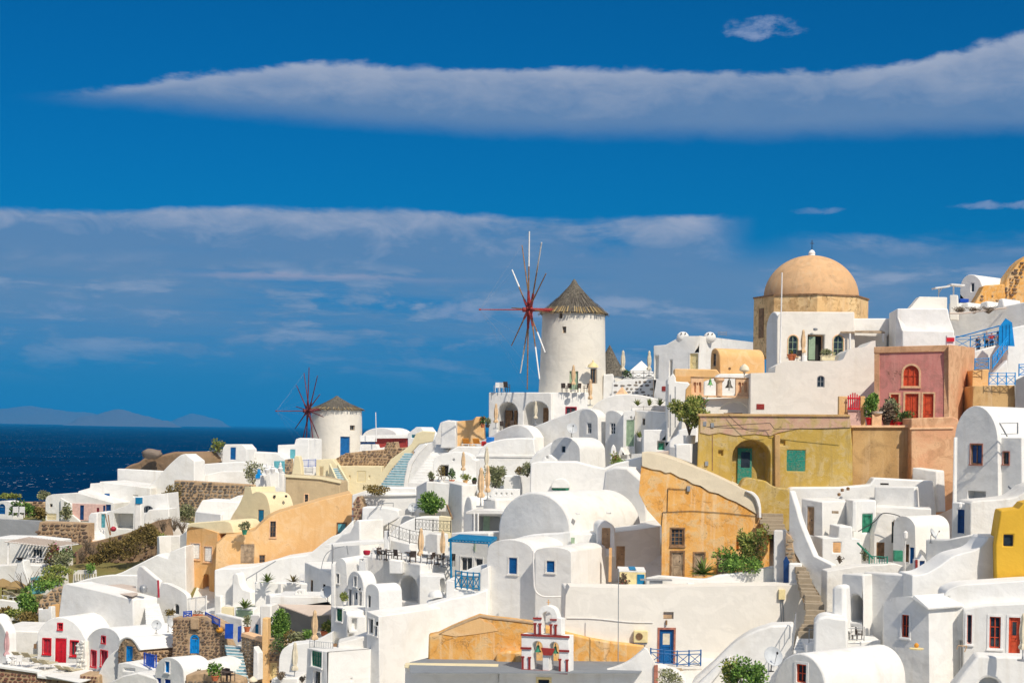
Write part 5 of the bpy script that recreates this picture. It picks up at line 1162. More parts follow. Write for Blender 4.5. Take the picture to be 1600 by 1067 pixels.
T = house('stair_rubble_wall', 'shaded rubble wall with terracotta coping along the blue-grey steps', 'stone wall', 'mortar', g, pl, (60, .8), bev=.04); stones(T, pl, g, 'stoneg', .30, .05, .08, 28); mass(T, 'coping', 'trim_p', [(376, 994), (377, 988), (410, 998), (410, 1003)], Pl(121.9, -38, 395), (60, 1.0), bev=.03)
house('white_fin', 'thin white fin wall beside the blue-grey steps', 'wall', 'white2', [(395, 1062), (396, 1009), (403, 1020), (403, 1062)], Pl(118.5, -20, 400), (60, .6), bev=.05)
T = thing('parasol_stub', 'cream canvas parasol top below the white fin wall', 'parasol', at(395, 1080, 115)); MB().lathe(at(395, 1070, 115), [(.03, .62), (.30, .42), (.33, .3), (.16, .25), (.2, -.4)], 12).done('canopy', 'canvasl', T)
house('peach_pier', 'narrow peach pier between the rubble walls', 'pillar', 'peach2', [(409, 1085), (409, 1000), (410, 965), (418, 966), (418, 1085)], Pl(120, 0, 413), (80, .8), bev=.05)
pl = Pl(120.5, 0, 425); g = [(418, 1085), (418, 997), (436, 997), (440, 1010), (436, 1085)]
T = house('garden_rubble_wall', 'rubble wall under the tall green bush with a cream door', 'stone wall', 'mortar', g, pl, (85, 2), [Dr(417.8+.8, 1035, 432.5, 1062, c='trim_cream', two=1)], bev=.04); stones(T, pl, g, 'stoneg', .32, .06, .1, 29, holes=[(418, 1035, 432.5, 1085)])
bush('tall bright green bushy shrub beside the shaded porch', at(434, 1000, 121.5), .85, 1.25, 2200, .16, 'leaf', 31)
bush('dark climbing plant in the shade of the porch', at(447, 990, 123), .4, .8, 350, .14, 'leafd', 32)
for i, (px, py, r, q, m) in enumerate([(452, 1002, .6, .4, 'leafo'), (462, 999, .6, .35, 'leafg'), (472, 1000, .6, .35, 'leafg'), (436, 1018, .6, .8, 'leafd'), (482, 994, .5, .3, 'leaf')]): bush(['ochre herb clump on the garden rubble wall', 'grey herb clump beside the porch', 'dry flower clump near the amber parasol', 'dark trailing shrub down the garden rubble wall', 'small green clump at the amber parasol'][i], at(px, py+2, 119.3), r, q, 330, .14, m, 80+i)
# ================================================================== white complex below the orange house
T = house('white_retaining_wall', 'large plain white wall climbing under the orange wing', 'wall', 'white2', [(334, 1010), (335, 890), *sp((345, 888), (370, 887), (392, 885), (415, 879), (436, 872.5)), (470, 867.5), *sp((477, 867), (488, 861), (503, 849), (518, 838)), (531, 833), (552, 812), (556, 1010)], Pl(150, -2, 430), (86, 5))
house('buttress', 'rounded white buttress on the large plain wall', 'wall', 'white2', [(362, 960), (363, 900), *sp((364, 897), (368, 895), (372, 898), (375, 912), (380, 920)), (392, 924), (394, 960)], Pl(148.5, -20, 375), (70, 1.2), bev=.2)
house('low_wall', 'small white stub wall at the foot of the orange house', 'wall', 'white', [(334, 975), (335, 930), (345, 930), (346, 975)], Pl(146, -30, 340), (60, .5))
T = house('shelf_terrace', 'white boxed shelf terrace with potted agave above the porch', 'terrace', 'white2', [(398, 985), (398, 909), (484, 911), (485, 985)], Pl(143, -4, 440), (84, 2.6)); mass(T, 'buttress', 'white', [(434, 945), (434, 912), (439, 912), (439, 945)], Pl(142.6, -40, 436), (60, .3), bev=.02)
agave('yellow-green agave at the end of the shelf terrace', at(418, 909, 142.2), .95, 34, 'leafy', 3, wd=.11)
agave('dry pale succulent beside the shelf terrace chair', at(458, 909, 142.2), .8, 30, 'leafo', 4, wd=.09); inst('chair_w', 'cream chair on the shelf terrace near the grey wall', at(472, 911, 142), 190, .9)
o = MB().bar(at(385, 904, 143), at(431, 876, 143.5), .05, 6).bar(at(401, 894, 143), at(401, 908, 143), .035).bar(at(385, 904, 143), at(385, 907, 143), .03).done('handrail', 'gmetal', None); o['label'] = 'sloping grey handrail above the shelf terrace'; o['category'] = 'handrail'
T = house('lilac_wall', 'lilac-grey shaded house wall with a narrow brown window', 'house', 'white', [(474, 950), (476, 878), (517, 895), (520, 950)], Pl(141, -62, 500), (30, 4), [W(485, 906, 488.5, 924, c='brown', bars=(1, 1)), W(504, 912.5, 508, 919, c='dark', bars=(1, 1))])
T = house('agave_planter', 'white and lime planter box with a spiky plant', 'planter', 'white2', [(366, 985), (367, 949), (396, 951), (396, 985)], Pl(139, -6, 380), (84, 1.5)); mass(T, 'front_panel', 'sage', [(369, 964), (369, 952.5), (394.5, 954), (394.5, 966)], Pl(138.9, -6, 380), (84, .1), bev=0)
agave('lush yellow-green agave in the lime planter box', at(383, 950, 138.3), .95, 40, 'leafy', 6, wd=.11)
T = house('cream_patch_wall', 'cream yellow wall panel beside the lime planter', 'wall', 'cream', [(345, 980), (346, 948), (363, 949), (364, 980)], Pl(140, -4, 355), (84, .6), bev=.04)
house('lilac_parapet', 'lilac-grey shaded parapet behind the cobalt gate', 'wall', 'white', [(335, 1010), (336, 957), (378, 966), (380, 1010)], Pl(134, -48, 360), (42, .5))
potted('orange pot with a grey shrub at the top of the blue-grey steps', at(386, 988, 128), 'terra', .26, .45, 'leafg', 160, .13, .28, .62, 11)
T = house('doorway_block', 'narrow white block with a teal door behind the orange pot', 'house', 'white', [(390, 1015), (391, 960), (406, 960), (407, 1015)], Pl(131, -30, 400), (60, 3), [Dr(398.5, 975, 403.5, 993, c='teal')])
house('white_pier', 'white square pier at the porch corner', 'pillar', 'white', [(406, 1010), (406, 946), (424, 945), (424, 1010)], Pl(128.5, -8, 415), (80, 1.6))
T = house('porch_house', 'flat-roofed white house with a deep shaded porch and slanting awning', 'house', 'white', [(421, 1020), (421, 933), (427, 931), (508, 932), (519, 946), (520, 1020)], Pl(130, -3, 470), (85, 4.2), [H(435, 946, 517, 998, deep=2.8)])
A = [at(434, 943.5, 129.8), at(519, 945, 129.5), at(517, 959, 128.0), at(482, 961, 128.0)]
vs = A+[a-Vector((0, 0, .08)) for a in A]; part('awning', vs, [(0, 1, 2, 3), (7, 6, 5, 4), (0, 4, 5, 1), (1, 5, 6, 2), (2, 6, 7, 3), (3, 7, 4, 0)], 'dustroof', T)
MB().box(at(475, 970, 132.6), 4.0, .06, 2.6).done('back_wall', 'greyp', T); MB().lathe(at(445, 962, 130.5), [(.02, .2), (.1, .12), (.13, 0), (.1, -.12), (.02, -.16)], 10).bar(at(445, 960, 130.5), at(445, 948, 130.5), .015).done('lantern', 'frame_w', T)
house('chimney', 'squat white chimney with slots on the porch house roof', 'chimney', 'white2', [(459, 934), (461, 923), (466, 920), (475, 921), (478, 934)], Pl(131.5, -8, 468), (80, .6), [H(464, 924, 466, 927, deep=.1), H(469, 924, 471, 927, deep=.1)], bev=.04)
T = house('corner_block', 'rounded blue-grey shaded block at the porch roof corner', 'wall', 'white', [(414, 950), (415, 931), (418, 927), (422, 929), (423, 950)], Pl(131.5, -50, 418), (40, 1.2))
inst('dish', 'large grey satellite dish over the porch roof beside the slim white column', at(511, 941, 122), -25, 1.12)
house('slim_column', 'slim white column rising beside the large satellite dish', 'column', 'white2', [(517, 960), (517, 880), (522, 880), (523, 960)], Pl(121, -15, 520), (75, .35), bev=.05)
mb = MB().bar(at(519.5, 880, 121), at(519, 850, 121), .05, 6); T = mb.done('pole', 'gmetal', None); T['label'] = 'grey pole standing on the slim white column'; T['category'] = 'pole'
T = house('long_vault_house', 'long low white vault running back beneath the restaurant terrace', 'house', 'white2', [(523, 985), (524, 884), *arc(524.5, 541, 882, 884, 11), (546, 985)], Pl(122, -35, 532), (72, 597), [W(525.5, 896, 530, 911, c='whitefur', bars=(1, 1), trim=('frame_w', .06))])
T = house('white_canopy', 'thin white flat canopy on posts above the long vault', 'canopy', 'white2', [(508, 855), (508, 851), (560, 846), (600, 845), (600, 849), (560, 852)], Pl(136, -4, 550), (86, 2.4), bev=.02); MB().bar(at(520, 853, 135), at(520, 872, 135), .08).done('post', 'gmetal', T); MB().bar(at(542, 852, 135), at(544, 866, 135), .05).done('brace', 'gmetal', T)
pts = [at(x, y, 134) for x, y in sp((502, 888), (506, 872), (513, 862), (525, 856), (538, 853))]; o = MB().path(pts, .03).done('cable', 'gmetal', None); o['label'] = 'thin grey cable arching to the white canopy'; o['category'] = 'cable'
T = house('white_block', 'shaded white end block under the stone gable', 'house', 'white', [(508, 880), (520, 850), (534, 835), (546, 832), (556, 812), (562, 812), (563, 880)], Pl(147, -40, 545), (50, 3), bev=.12)
pl = Pl(151, -10, 560); g = [(552, 830), (552, 785), (558, 775), (562, 780), (566, 792), (566, 830)]
T = house('stone_gable', 'narrow dark red rubble gable at the end of the orange wing', 'stone wall', 'mortar', g, pl, (82, 2), bev=.04); stones(T, pl, g, 'stoned', .36, .05, .08, 33)
T = house('white_house', 'smooth white stepped house with a grey handrail and trailing plant', 'house', 'white2', [(548, 930), (550, 773), (575, 765), (602, 761), (649, 762), (656, 781), (657, 930)], Pl(153, -2, 600), (87, 3)); mass(T, 'cornice', 'white2', [(566, 776), (568, 771), (650, 770), (652, 775), (608, 776)], Pl(152.8, -2, 600), (87, .5), bev=.1)
mass(T, 'lower_wall', 'white2', [(564, 860), (566, 792), (600, 792), (622, 797), (625, 808), (600, 822), (582, 850), (582, 880)], Pl(149, -4, 590), (86, 2.5))
bush('orange-tinged trailing plant over the stepped white house', at(589, 772, 151.5), 1.1, .45, 320, .22, 'leafo', 35, flower='leafo')
o = MB().path([at(577, 803, 148.8), at(595, 786, 148.8), at(615, 785.5, 148.8)], .04).bar(at(577, 803, 148.8), at(577, 807, 148.8), .03).bar(at(596, 786, 148.8), at(596, 793, 148.8), .03).bar(at(614.5, 786, 148.8), at(614.5, 792, 148.8), .03).done('handrail', 'gmetal', None); o['label'] = 'bent grey handrail on the smooth white stepped house'; o['category'] = 'handrail'
house('dusty_path', 'dusty white ramp passing the satellite dish', 'path', 'old', [(585, 880), (592, 850), (612, 822), (625, 806), (655, 806), (658, 812), (657, 880)], Pl(146.5, -3, 620), (87, 2))
inst('dish', 'grey satellite dish on the ramp beside the planter bush', at(645, 805, 145.5), -5, 1.0)
T = house('planter', 'cream planter box holding a big leafy bush', 'planter', 'cream', [(655, 815), (655, 801), (680, 801), (680, 815)], Pl(144.5, -2, 668), (88, 1.3), bev=.03); bush('big leafy green bush in the cream planter box', at(673, 803, 143.8), 1.05, .95, 1700, .2, 'leaf', 36)
house('curved_ramp_wall', 'bright white curved ramp wall under the cream planter', 'wall', 'white2', [(600, 900), (604, 845), *sp((612, 832), (625, 820), (642, 811), (660, 807), (686, 807)), (690, 900)], Pl(141, -3, 650), (87, 1.5))
T = house('blue_shade_house', 'tall plain house face in cool blue shade below the potted terrace', 'house', 'white', [(648, 905), (650, 760), (664, 752), (681, 748), (722, 757), (722, 905)], Pl(143, -62, 722), (28, 745))
mass(T, 'rail', 'brown', [(697, 789), (698, 788), (706, 810), (705, 811)], Pl(142.5, -62, 722), (28, .1), bev=0)
T = house('yellow_box', 'pale yellow box wall behind the twin parasols of the restaurant', 'wall', 'cream', [(685, 860), (686, 806), (703, 808), (704, 860)], Pl(138, -4, 694), (86, 1.2), bev=.04)
# restaurant terrace
T = house('restaurant_terrace', 'white restaurant terrace with an arched niche and iron tables on top', 'terrace', 'white', [(596, 990), (598, 872), (657, 881), (658, 990)], Pl(119, -46, 657), (38, 712), [H(622, 899.5, 653, 940, top=1, deep=1.3)])
T = house('restaurant_terrace', 'lower shaded corner of the restaurant terrace holding the candelabra', 'terrace', 'white', [(566, 960), (567, 867), (600, 872), (610, 874), (612, 960)], Pl(123, -40, 590), (60, 5)); mass(T, 'lit_pier', 'white2', [(607, 897), (607, 873), (628, 876), (628, 897)], Pl(119.5, -6, 618), (80, 2.0))
house('terrace_inner_wall', 'blue-grey panel wall between upper and lower restaurant terraces', 'wall', 'white', [(606, 885), (608, 843), (635, 849), (640, 850), (640, 890)], Pl(127.5, -46, 620), (40, .6), bev=.05)
house('terrace_pier', 'white pier at the corner of the upper restaurant terrace', 'pillar', 'white2', [(600, 880), (600, 829), (607, 830), (608, 880)], Pl(127.2, -15, 604), (75, .6), bev=.04)
house('terrace_block', 'white square block between the tan parasols', 'wall', 'white', [(663, 895), (664, 836), (672, 832), (684, 834), (685, 895)], Pl(125, -40, 672), (50, 1.2))
zt2 = zof(650, 878, 119.5)
railing('iron_railing', 'wrought iron scroll railing of the upper restaurant terrace', 'railing', [at(607, 838, 127), at(640, 849, 125.5), at(655, 852, 125)], 1.0, 'metal', .03, .02, 's', 1.3)
railing('iron_railing', 'wrought iron scroll railing beneath the pale yellow box', 'railing', [at(649, 828, 134), at(704, 832, 133)], .9, 'metal', .035, .025, 's', 1.4)
for i, px in enumerate((590, 603, 616, 640, 668, 683, 700)): 
    d_ = 121.3-.02*(px-590); y = 873+.09*(px-590)
    inst('table_w' if i % 2 == 0 else 'table_d', ['small table under the candelabra', 'dark table behind the lit pier', 'pale table on the terrace bend', 'pale table above the arched niche', 'pale table between the tan parasols', 'dark table by the second tan parasol', 'pale table at the blue pergola end'][i], at(px, y, d_), 0, .95, 'restaurant terrace tables')
    inst('chair_d', ['iron chair at the candelabra table', 'iron chair behind the lit pier', 'iron chair on the terrace bend', 'iron chair above the arched niche', 'iron chair between the tan parasols', 'iron chair by the second tan parasol', 'iron chair at the blue pergola end'][i], at(px+5, y+1.5, d_-.5), 40+50*i, .95, 'restaurant terrace chairs')
    inst('chair_w', ['pale chair at the candelabra table', 'pale chair behind the lit pier', 'pale chair on the terrace bend', 'pale chair above the arched niche', 'pale chair between the tan parasols', 'pale chair by the second tan parasol', 'pale chair at the blue pergola end'][i], at(px-5, y+.5, d_), 200+40*i, .95, 'restaurant terrace pale chairs')
T = thing('candelabra', 'small dark candelabra on the terrace edge', 'candelabra', at(591, 868, 122)); MB().lathe(at(591, 868, 122), [(.16, 0), (.04, .08), (.03, .5), (.09, .55), (.02, .62)], 10).done('stand', 'metal', T)
for s in (-1, 0, 1): MB().bar(at(591, 861, 122), at(591+s*4, 857, 122), .02).lathe(at(591+s*4, 857, 122), [(.05, 0), (.05, .03), (.02, .05), (.02, .14)], 8).done('arm', 'metal', T)
o = MB().lathe(at(573, 867, 122.5), [(.12, 0), (.24, .08), (.27, .3), (.2, .36)], 12).done('flower_pot', 'flowr', None, smooth=40); o['label'] = 'round red pot at the corner of the restaurant terrace'; o['category'] = 'flower pot'
inst('parasol', 'closed tan parasol nearest the scroll railing of the restaurant', at(657, 882, 120), 0, 1.0); inst('parasol', 'closed tan parasol in front of the pale yellow box', at(691, 886, 119.5), 30, 1.0)
# arched three-window house
T = house('arched_house', 'white arched house with three tall framed windows under a small lancet', 'house', 'white', [(541, 1010), (542, 915), *arc(542.5, 568, 913, 918, 24), (570, 1010)], Pl(118, -50, 555), (38, 596),
  [W(544.5, 920, 549.5, 950, c='frame_w', bars=(1, 1), trim=('frame_w', .07)), Dr(552, 921, 559, 954, c='frame_w', glazed='glass', trim=('frame_w', .07)), W(561, 924, 565.5, 952, c='frame_w', bars=(1, 1), trim=('frame_w', .07)), W(553, 900, 557.5, 916, c='frame_w', bars=(1, 1), trim=('frame_w', .06))])
mass(T, 'balcony', 'white2', [(540, 966), (541, 954), (575, 954), (575, 967)], Pl(115.8, -20, 555), (60, 2.0), bev=.05)
T = house('side_vault', 'low white vaulted wing beside the arched house', 'house', 'white2', [(570, 1000), (571, 925), *arc(571.5, 592, 922, 926, 12), (594, 1000)], Pl(114.8, -45, 580), (42, 634), [W(574, 929, 579, 949, c='frame_w', top=1, bars=(1, 1))])
house('chimney', 'small white square chimney beside the terrace edge', 'chimney', 'white2', [(560, 905), (561, 872), (570, 872), (572, 905)], Pl(119.5, -15, 566), (75, .6), [H(564.5, 872.8, 566.5, 876, deep=.15)], bev=.05)
T = house('window_block', 'white block with deep window recesses below the arched house', 'house', 'white', [(541, 1050), (542, 960), (572, 962), (574, 1050)], Pl(114, 16, 556), (100, 2.5), [H(550, 966, 557.5, 984, deep=.4), H(545, 990, 552, 1002, deep=.4)])
T = house('plant_balcony_house', 'narrow grey-shaded house with a green balcony screen', 'house', 'white', [(516, 1060), (517, 947), (542, 955), (543, 1060)], Pl(115.5, -52, 530), (38, 3), [H(521, 997, 537, 1015, top=1, deep=.6), W(526, 950.5, 535, 970, c='green', bars=(3, 4), glass='leaf', trim=('frame_w', .08))])
potted('lime-green potted plant on the narrow balcony house', at(538, 944, 116.5), 'frame_w', .2, .25, 'leafy', 140, .14, .25, .4, 14)
bush('yellow-green palm plant in the porch shade', at(513, 987, 125), .45, .4, 120, .3, 'leafy', 37)
o = MB().lathe(at(507, 993, 125), [(.2, 0), (.32, .3), (.34, .36)], 12).done('flower_pot', 'terra', None, smooth=40); o['label'] = 'wide orange pot in the porch shade'; o['category'] = 'flower pot'
T = house('roof_slope_house', 'white house with broad flat roof and cool shaded window gable', 'house', 'white', [(572, 1090), (573, 954), (592, 962.5), (593, 1090)], Pl(106, -52, 592), (57, 702), [W(576, 966, 583.5, 990, c='frame_w', bars=(1, 1), trim=('frame_w', .07)), W(585, 978, 590, 993, c='frame_w', bars=(1, 1), trim=('frame_w', .05))])
T = house('lit_block', 'low warm-lit white wall by the brown planter post', 'wall', 'old', [(527, 1060), (528, 1004), (560, 996), (588, 988), (591, 1060)], Pl(107, 6, 560), (95, 2.0))
o = MB().lathe(at(523.5, 1020, 107.5), [(.13, 0), (.17, .62), (.15, .62)], 4, .8).done('planter_post', 'brown', None); o['label'] = 'tall dark brown square planter'; o['category'] = 'planter'
T = house('balcony_house', 'white corner house with a green patterned balcony panel and pointed window', 'house', 'white', [(476, 1100), (480, 1012), (511, 1018), (512, 1100)], Pl(105, -52, 511), (37, 597), [W(487, 1017, 503, 1041, c='green', bars=(4, 3), glass='sage', trim=('frame_w', .08)), W(490, 1047, 501, 1075, c='frame_w', bars=(1, 1), trim=('frame_w', .06)), H(548, 1059, 551, 1064, face=2, deep=.1)])
railing('railing', 'thin grey railing at the amber parasol terrace', 'railing', [at(484, 1013, 106.5), at(520, 1016, 106.5)], .5, 'gmetal', .025, .02, 'v', 1.5)
T = house('curved_white_yard', 'smooth curved white yard wall behind the two parasols', 'wall', 'white2', [(434, 1100), (436, 1030), *sp((437, 1024), (441, 1015), (450, 1008), (462, 1006)), (482, 1004), *sp((482, 1004), (495, 1000), (508, 993), (519, 987)), (521, 1100)], Pl(115, -2, 480), (87, 2))
inst('parasol', 'closed amber parasol in front of the shaded porch', at(491, 1014, 112), 0, 1.0); inst('parasol_l', 'slim pale parasol against the curved white yard wall', at(460, 1061, 110), 0, .93)
T = house('low_block', 'low white blocks at the lower edge beside the pale parasol', 'wall', 'white', [(420, 1100), (424, 1060), (466, 1058), (470, 1100)], Pl(109.5, -6, 445), (84, 3)); twigs('dry shrub over the low white blocks', at(438, 1062, 109), .5, .6, 20, 90); twigs('small dry plant beside the pale parasol', at(472, 1066, 108), .3, .4, 12, 91)
# ================================================================== ridge: big windmill, bells, domed church
T = house('white_house', 'small white house front with a dark open door below the orange loungers', 'house', 'white2', [(676, 800), (677, 722), *arc(678, 738, 719, 717, 12), (744, 720), (744, 800)], Pl(150, -2, 700), (86, 4), [Dr(688.5, 726, 701, 744, c='frame_w', open=1), H(707, 716, 710.5, 720, top=1, deep=.2)])
house('planted_terrace', 'white terrace ledge with potted plants above the blue-shaded house', 'terrace', 'white', [(664, 800), (666, 752), (722, 756), (745, 757), (745, 800)], Pl(145, -2, 700), (87, 5))
inst('parasol', 'closed tan parasol before the small open-door house', at(723.5, 744, 147), 0, .82)
for i, (px, pot, kd, sp_, tall) in enumerate([(674, 'wicker', 'leafg', .25, .5), (690, 'frame_w', 'leafo', .4, .8), (706, 'terra', 'leafd', .3, .7), (727, 'peach', 'leafy', .45, .35), (741, 'wicker', 'leafd', .12, .12)]):
    potted(['tall thin plant in a dark pot at the terrace corner', 'pale flowering shrub before the open door', 'small tree in a terracotta pot on the ledge', 'yellow-green herbs in a peach trough', 'dark empty-looking planter beside the trough'][i], at(px, 754+.03*(px-660), 146), pot, .24, .34, kd, 150, .15, sp_, tall, 100+i)
T = house('lounger_terrace', 'white terrace with two orange loungers above the vaulted roofs', 'terrace', 'white2', [(688, 760), (690, 722), (702, 704), (716, 697), (757, 698), (758, 760)], Pl(166, -3, 720), (86, 6))
inst('lounger_o', 'orange sun lounger nearest the broad white steps', at(730, 699, 168), 170, 1.15); inst('lounger_o', 'orange sun lounger next to the blue towel', at(746, 699, 167.6), 170, 1.15)
o = MB().box(at(766, 687, 166), .8, .15, .55, 10, 20).done('towel', 'towel', None, bev=.04); o['label'] = 'bright blue towel hanging beside the orange loungers'; o['category'] = 'towel'
o = MB().box(at(756, 693, 166.5), .5, .15, .5, 10, 20).done('cushion', 'flowr', None, bev=.06); o['label'] = 'red patterned cushion next to the blue towel'; o['category'] = 'cushion'
T = house('vault_roof_house', 'wide low white vaulted roof in the middle of the terraces', 'house', 'white2', [(742, 800), (744, 714), *sp((746, 711), (752, 700), (762, 692), (776, 688), (792, 685), (815, 684)), (834, 685), (838, 714), (838, 800)], Pl(160, -4, 790), (86, 6)); mass(T, 'cornice', 'white2', [(743, 714), (743, 710), (836, 711), (836, 715)], Pl(159.9, -4, 790), (86, .2), bev=.03)
house('white_ridge_wall', 'smooth blue-white curved wall rising under the arcade', 'wall', 'white', [(738, 760), (742, 692), *sp((757, 686), (780, 673), (800, 664.5), (814, 664), (826, 670), (835, 683)), (836, 760)], Pl(167, -38, 800), (60, 2))
house('sloping_wall', 'broad grey-white triangular wall sloping down from the mill terrace', 'wall', 'white', [(826, 760), (829, 668), (850, 660), (880, 648), (911, 637), (930, 640), (930, 760)], Pl(166, -32, 900), (60, 2.5))
T = house('arcade_house', 'white arcade house with two round arches below the big windmill', 'house', 'white', [(763, 720), (763.5, 613), (862, 613), (862, 720)], Pl(179, -22, 800), (72, 7), [H(777, 628, 808.5, 690, top=1, deep=2.6), H(818, 627, 857, 684, top=.8, deep=2.6)])
pb = Pl(181.2, -22, 800)
for x0, x1, y0, y1 in ((790, 800, 641, 668), (803.5, 808, 641, 668), (849, 858, 637, 664)):
    MB().pbox(pb, pb.uv(x0, 650)[0], pb.uv(x1, 650)[0], pb.uv(x0, y1)[1], pb.uv(x0, y0)[1], -.25, .06).done('door', 'brown', T)
T = house('white_house', 'white house front with a dark red window below the mill terrace', 'house', 'white2', [(862, 720), (862, 613), (918, 613), (918, 700)], Pl(178, 10, 890), (85, 9), [W(884.5, 636.5, 900, 648, c='dred', bars=(2, 1), trim=('dred', .08))])
inst('parasol', 'closed tan parasol before the arcade first arch', at(774.5, 670, 173), 0, 1.0); inst('parasol_l', 'closed pale parasol before the arcade second arch', at(836.5, 663, 173), 0, .92)
potted('red-flowered pot plant at the arcade corner', at(754, 668, 176), 'terra', .25, .35, 'leafd', 200, .16, .35, .6, 110, flower='flowr'); potted('dark pot plant at the foot of the arcade parasol', at(762, 668, 175), 'wicker', .25, .3, 'leafg', 150, .15, .3, .5, 111)
inst('chair_d', 'dark wicker chair under the arcade parasol', at(785, 672, 173), 160, 1.0); inst('chair_d', 'second dark wicker chair on the arcade terrace', at(798, 671, 173), 210, 1.0)
zr = zof(860, 612.6, 179)
inst('chair_w', 'white lounge chair on the arcade roof', at(776, 612.5, 179.5), 200, 1.1); inst('chair_w', 'second white lounge chair on the arcade roof', at(784, 612.5, 179.5), 160, 1.1); inst('chair_d', 'dark chair at the sunlit end of the arcade roof', at(791.5, 612.5, 179.5), 150, 1.2)
d = 184; hb = at(825.5, 484, d-5); H_ = zof(893, 490, d)-at(893, 640, d).z
windmill('windmill', 'large round white windmill with steep thatched cap and red hub', 893.8, 490, 640, 48.8, 54, d, sc_(54, d), hb, 8.3, (-.955, -.24, -.03), 12,
         [(-4, -3, H_*.927, H_*.985, 'w', 'greywood'), (-3, -2, H_*.778, H_*.845, 'w', 'greywood'), (-1, 1, H_*.20, H_*.39, 'door', 'sage'), (4, 6, H_*.27, H_*.43, 'w', 'brown')], ((1, 3, 4, 7, 8, 10), 'brown'), 'rust', .1, 5.4, 'wmill')
T = thing('entrance_hood', 'small domed hood over the side entrance of the big windmill', 'hood', at(928, 600, 179)); p_ = at(926.5, 575, 179.6); MB().box(p_, 1.6, .7, .12).done('ledge', 'frame_w', T, bev=.03); MB().lathe(p_, [(.62, .06), (.5, .34), (.2, .58), (.07, .66), (.09, .8), (.01, .9)], 16).done('cap', 'trim_cream', T, smooth=50)
inst('parasol', 'closed tan parasol standing against the big windmill', at(895.5, 611, 177), 0, 1.05); inst('parasol', 'closed tan parasol below the windmill entrance hood', at(922, 634, 173), 20, 1.05)
for i, px in enumerate((881, 889, 903, 915)): inst('chair_d', ['dark wicker chair on the mill terrace edge', 'dark wicker chair beside the windmill door', 'dark wicker chair under the windmill parasol', 'dark wicker chair near the entrance hood'][i], at(px, 613, 177.5), 160+30*i, 1.05)
T = thing('second_mill', 'dark thatched cone roof on a low white tower behind the big windmill', 'hut', at(952, 600, 197)); c = at(952, 588, 197); MB().lathe(c, [(1.9, -3), (1.9, .1)], 28).done('tower', 'wmill', T, smooth=40); MB().lathe(c, [(2.15, 0), (1.55, .9), (.95, 1.9), (.45, 2.9), (.04, 3.7)], 32, 0, .03, 8).done('thatch_roof', 'thatch', T, smooth=50)
pl = Pl(176, -2, 990); g = [(955, 640), (957, 598), (975, 593), (1021, 592), (1021, 625), (1018, 640)]
T = house('pebbled_wall', 'white wall studded with black stones beside the pale parasols', 'wall', 'white2', g, pl, (88, 1.0), bev=.03); stones(T, pl, [(958, 618), (960, 600), (976, 595), (1019, 594), (1019, 620)], 'stoneg', .40, .10, .06, 41, fill=.75)
T = house('slotted_panel', 'peach slotted gate panel next to the pebbled wall', 'gate', 'peach2', [(1021, 640), (1021, 592), (1033, 592), (1033, 640)], Pl(175.8, -2, 1027), (88, .25), [H(1023 + 3.2*i, 597, 1024.6+3.2*i, 611, deep=.15) for i in range(3)], bev=.02)
house('hut', 'whitewashed house base beneath the dark thatched cone', 'wall', 'white2', [(941, 660), (943, 585), (958, 584), (962, 600), (962, 660)], Pl(182, 0, 950), (88, 3))
T = thing('white_tent_roof', 'white pyramid roof between the pale parasols', 'roof', at(1002, 590, 188)); c = at(1002, 588, 188); MB().lathe(c, [(2.3, -1), (2.3, 0), (.02, 1.75)], 4, .5).done('roof', 'white2', T)
T = thing('peach_cone', 'small peach pyramid skylight below the pebbled wall', 'skylight', at(972, 620, 170)); MB().lathe(at(972, 617, 170), [(.75, -.4), (.75, 0), (.02, .85)], 4, .3).done('roof', 'trim_p', T)
inst('parasol_l', 'closed pale parasol nearer the dark thatched cone', at(973, 590, 181), 0, 1.12); inst('parasol_l', 'slim closed pale parasol in front of the white ridge house', at(1014, 588, 181), 0, 1.05)
railing('railing', 'dark iron railing behind the pebbled wall', 'railing', [at(972, 593, 178), at(1040, 592, 177)], .85, 'metal', .035, .03, 'x', 1.1)
bush('small dark bush at the pale parasol', at(981, 589, 180), .5, .4, 160, .2, 'leafd', 112)
T = thing('red_parasol', 'half-hidden red and cream canopy beside the peach slotted gate', 'parasol', at(1040, 620, 171)); MB().lathe(at(1044, 603, 171), [(.9, -.55), (.9, -.1), (.45, .3), (.05, .5)], 16).done('canopy', 'rust', T)
# ridge house with little belfries
T = house('ridge_house', 'long white ridge house with two small belfry bumps and a cream door', 'house', 'white2', [(1021, 640), (1021, 540), (1040, 538.5), (1064, 525), (1093, 525), (1093, 640)], Pl(168, -34, 1093), (56, 1184), [Dr(1078, 552, 1091, 580, c='trim_cream', trim=('frame_w', .08)), H(1022.5, 556, 1028.5, 592, deep=.5), H(1046, 562, 1050, 592, deep=.5), W(1105, 553, 1111, 578, c='greywood', bars=(1, 3), face=3)])
for i, (x, y) in enumerate(((1067, 524.5), (1109, 525))):
    c = at(x, y+2.5, 169.6); tt = thing('belfry_bump', ['small white rooftop vent dome at the turn of the ridge house', 'white rooftop twin-vent dome along the ridge house'][i], 'chimney', c); mb = MB(); mb.blob(c, sc_(10, 167.5), .5, sc_(9, 167.5), 2, 12, .02).done('dome', 'white2', tt, smooth=60)
    for s in (-1, 1): MB().bar(c+Vector((s*.2, -.5, .36)), c+Vector((s*.2, -.2, .36)), .07, 8).done('vent', 'dark', tt)
railing('railing', 'small grey roof railing on the ridge house', 'railing', [at(1122, 525, 172), at(1135, 525, 173)], .4, 'gmetal', .02, .02, 'v', 1)
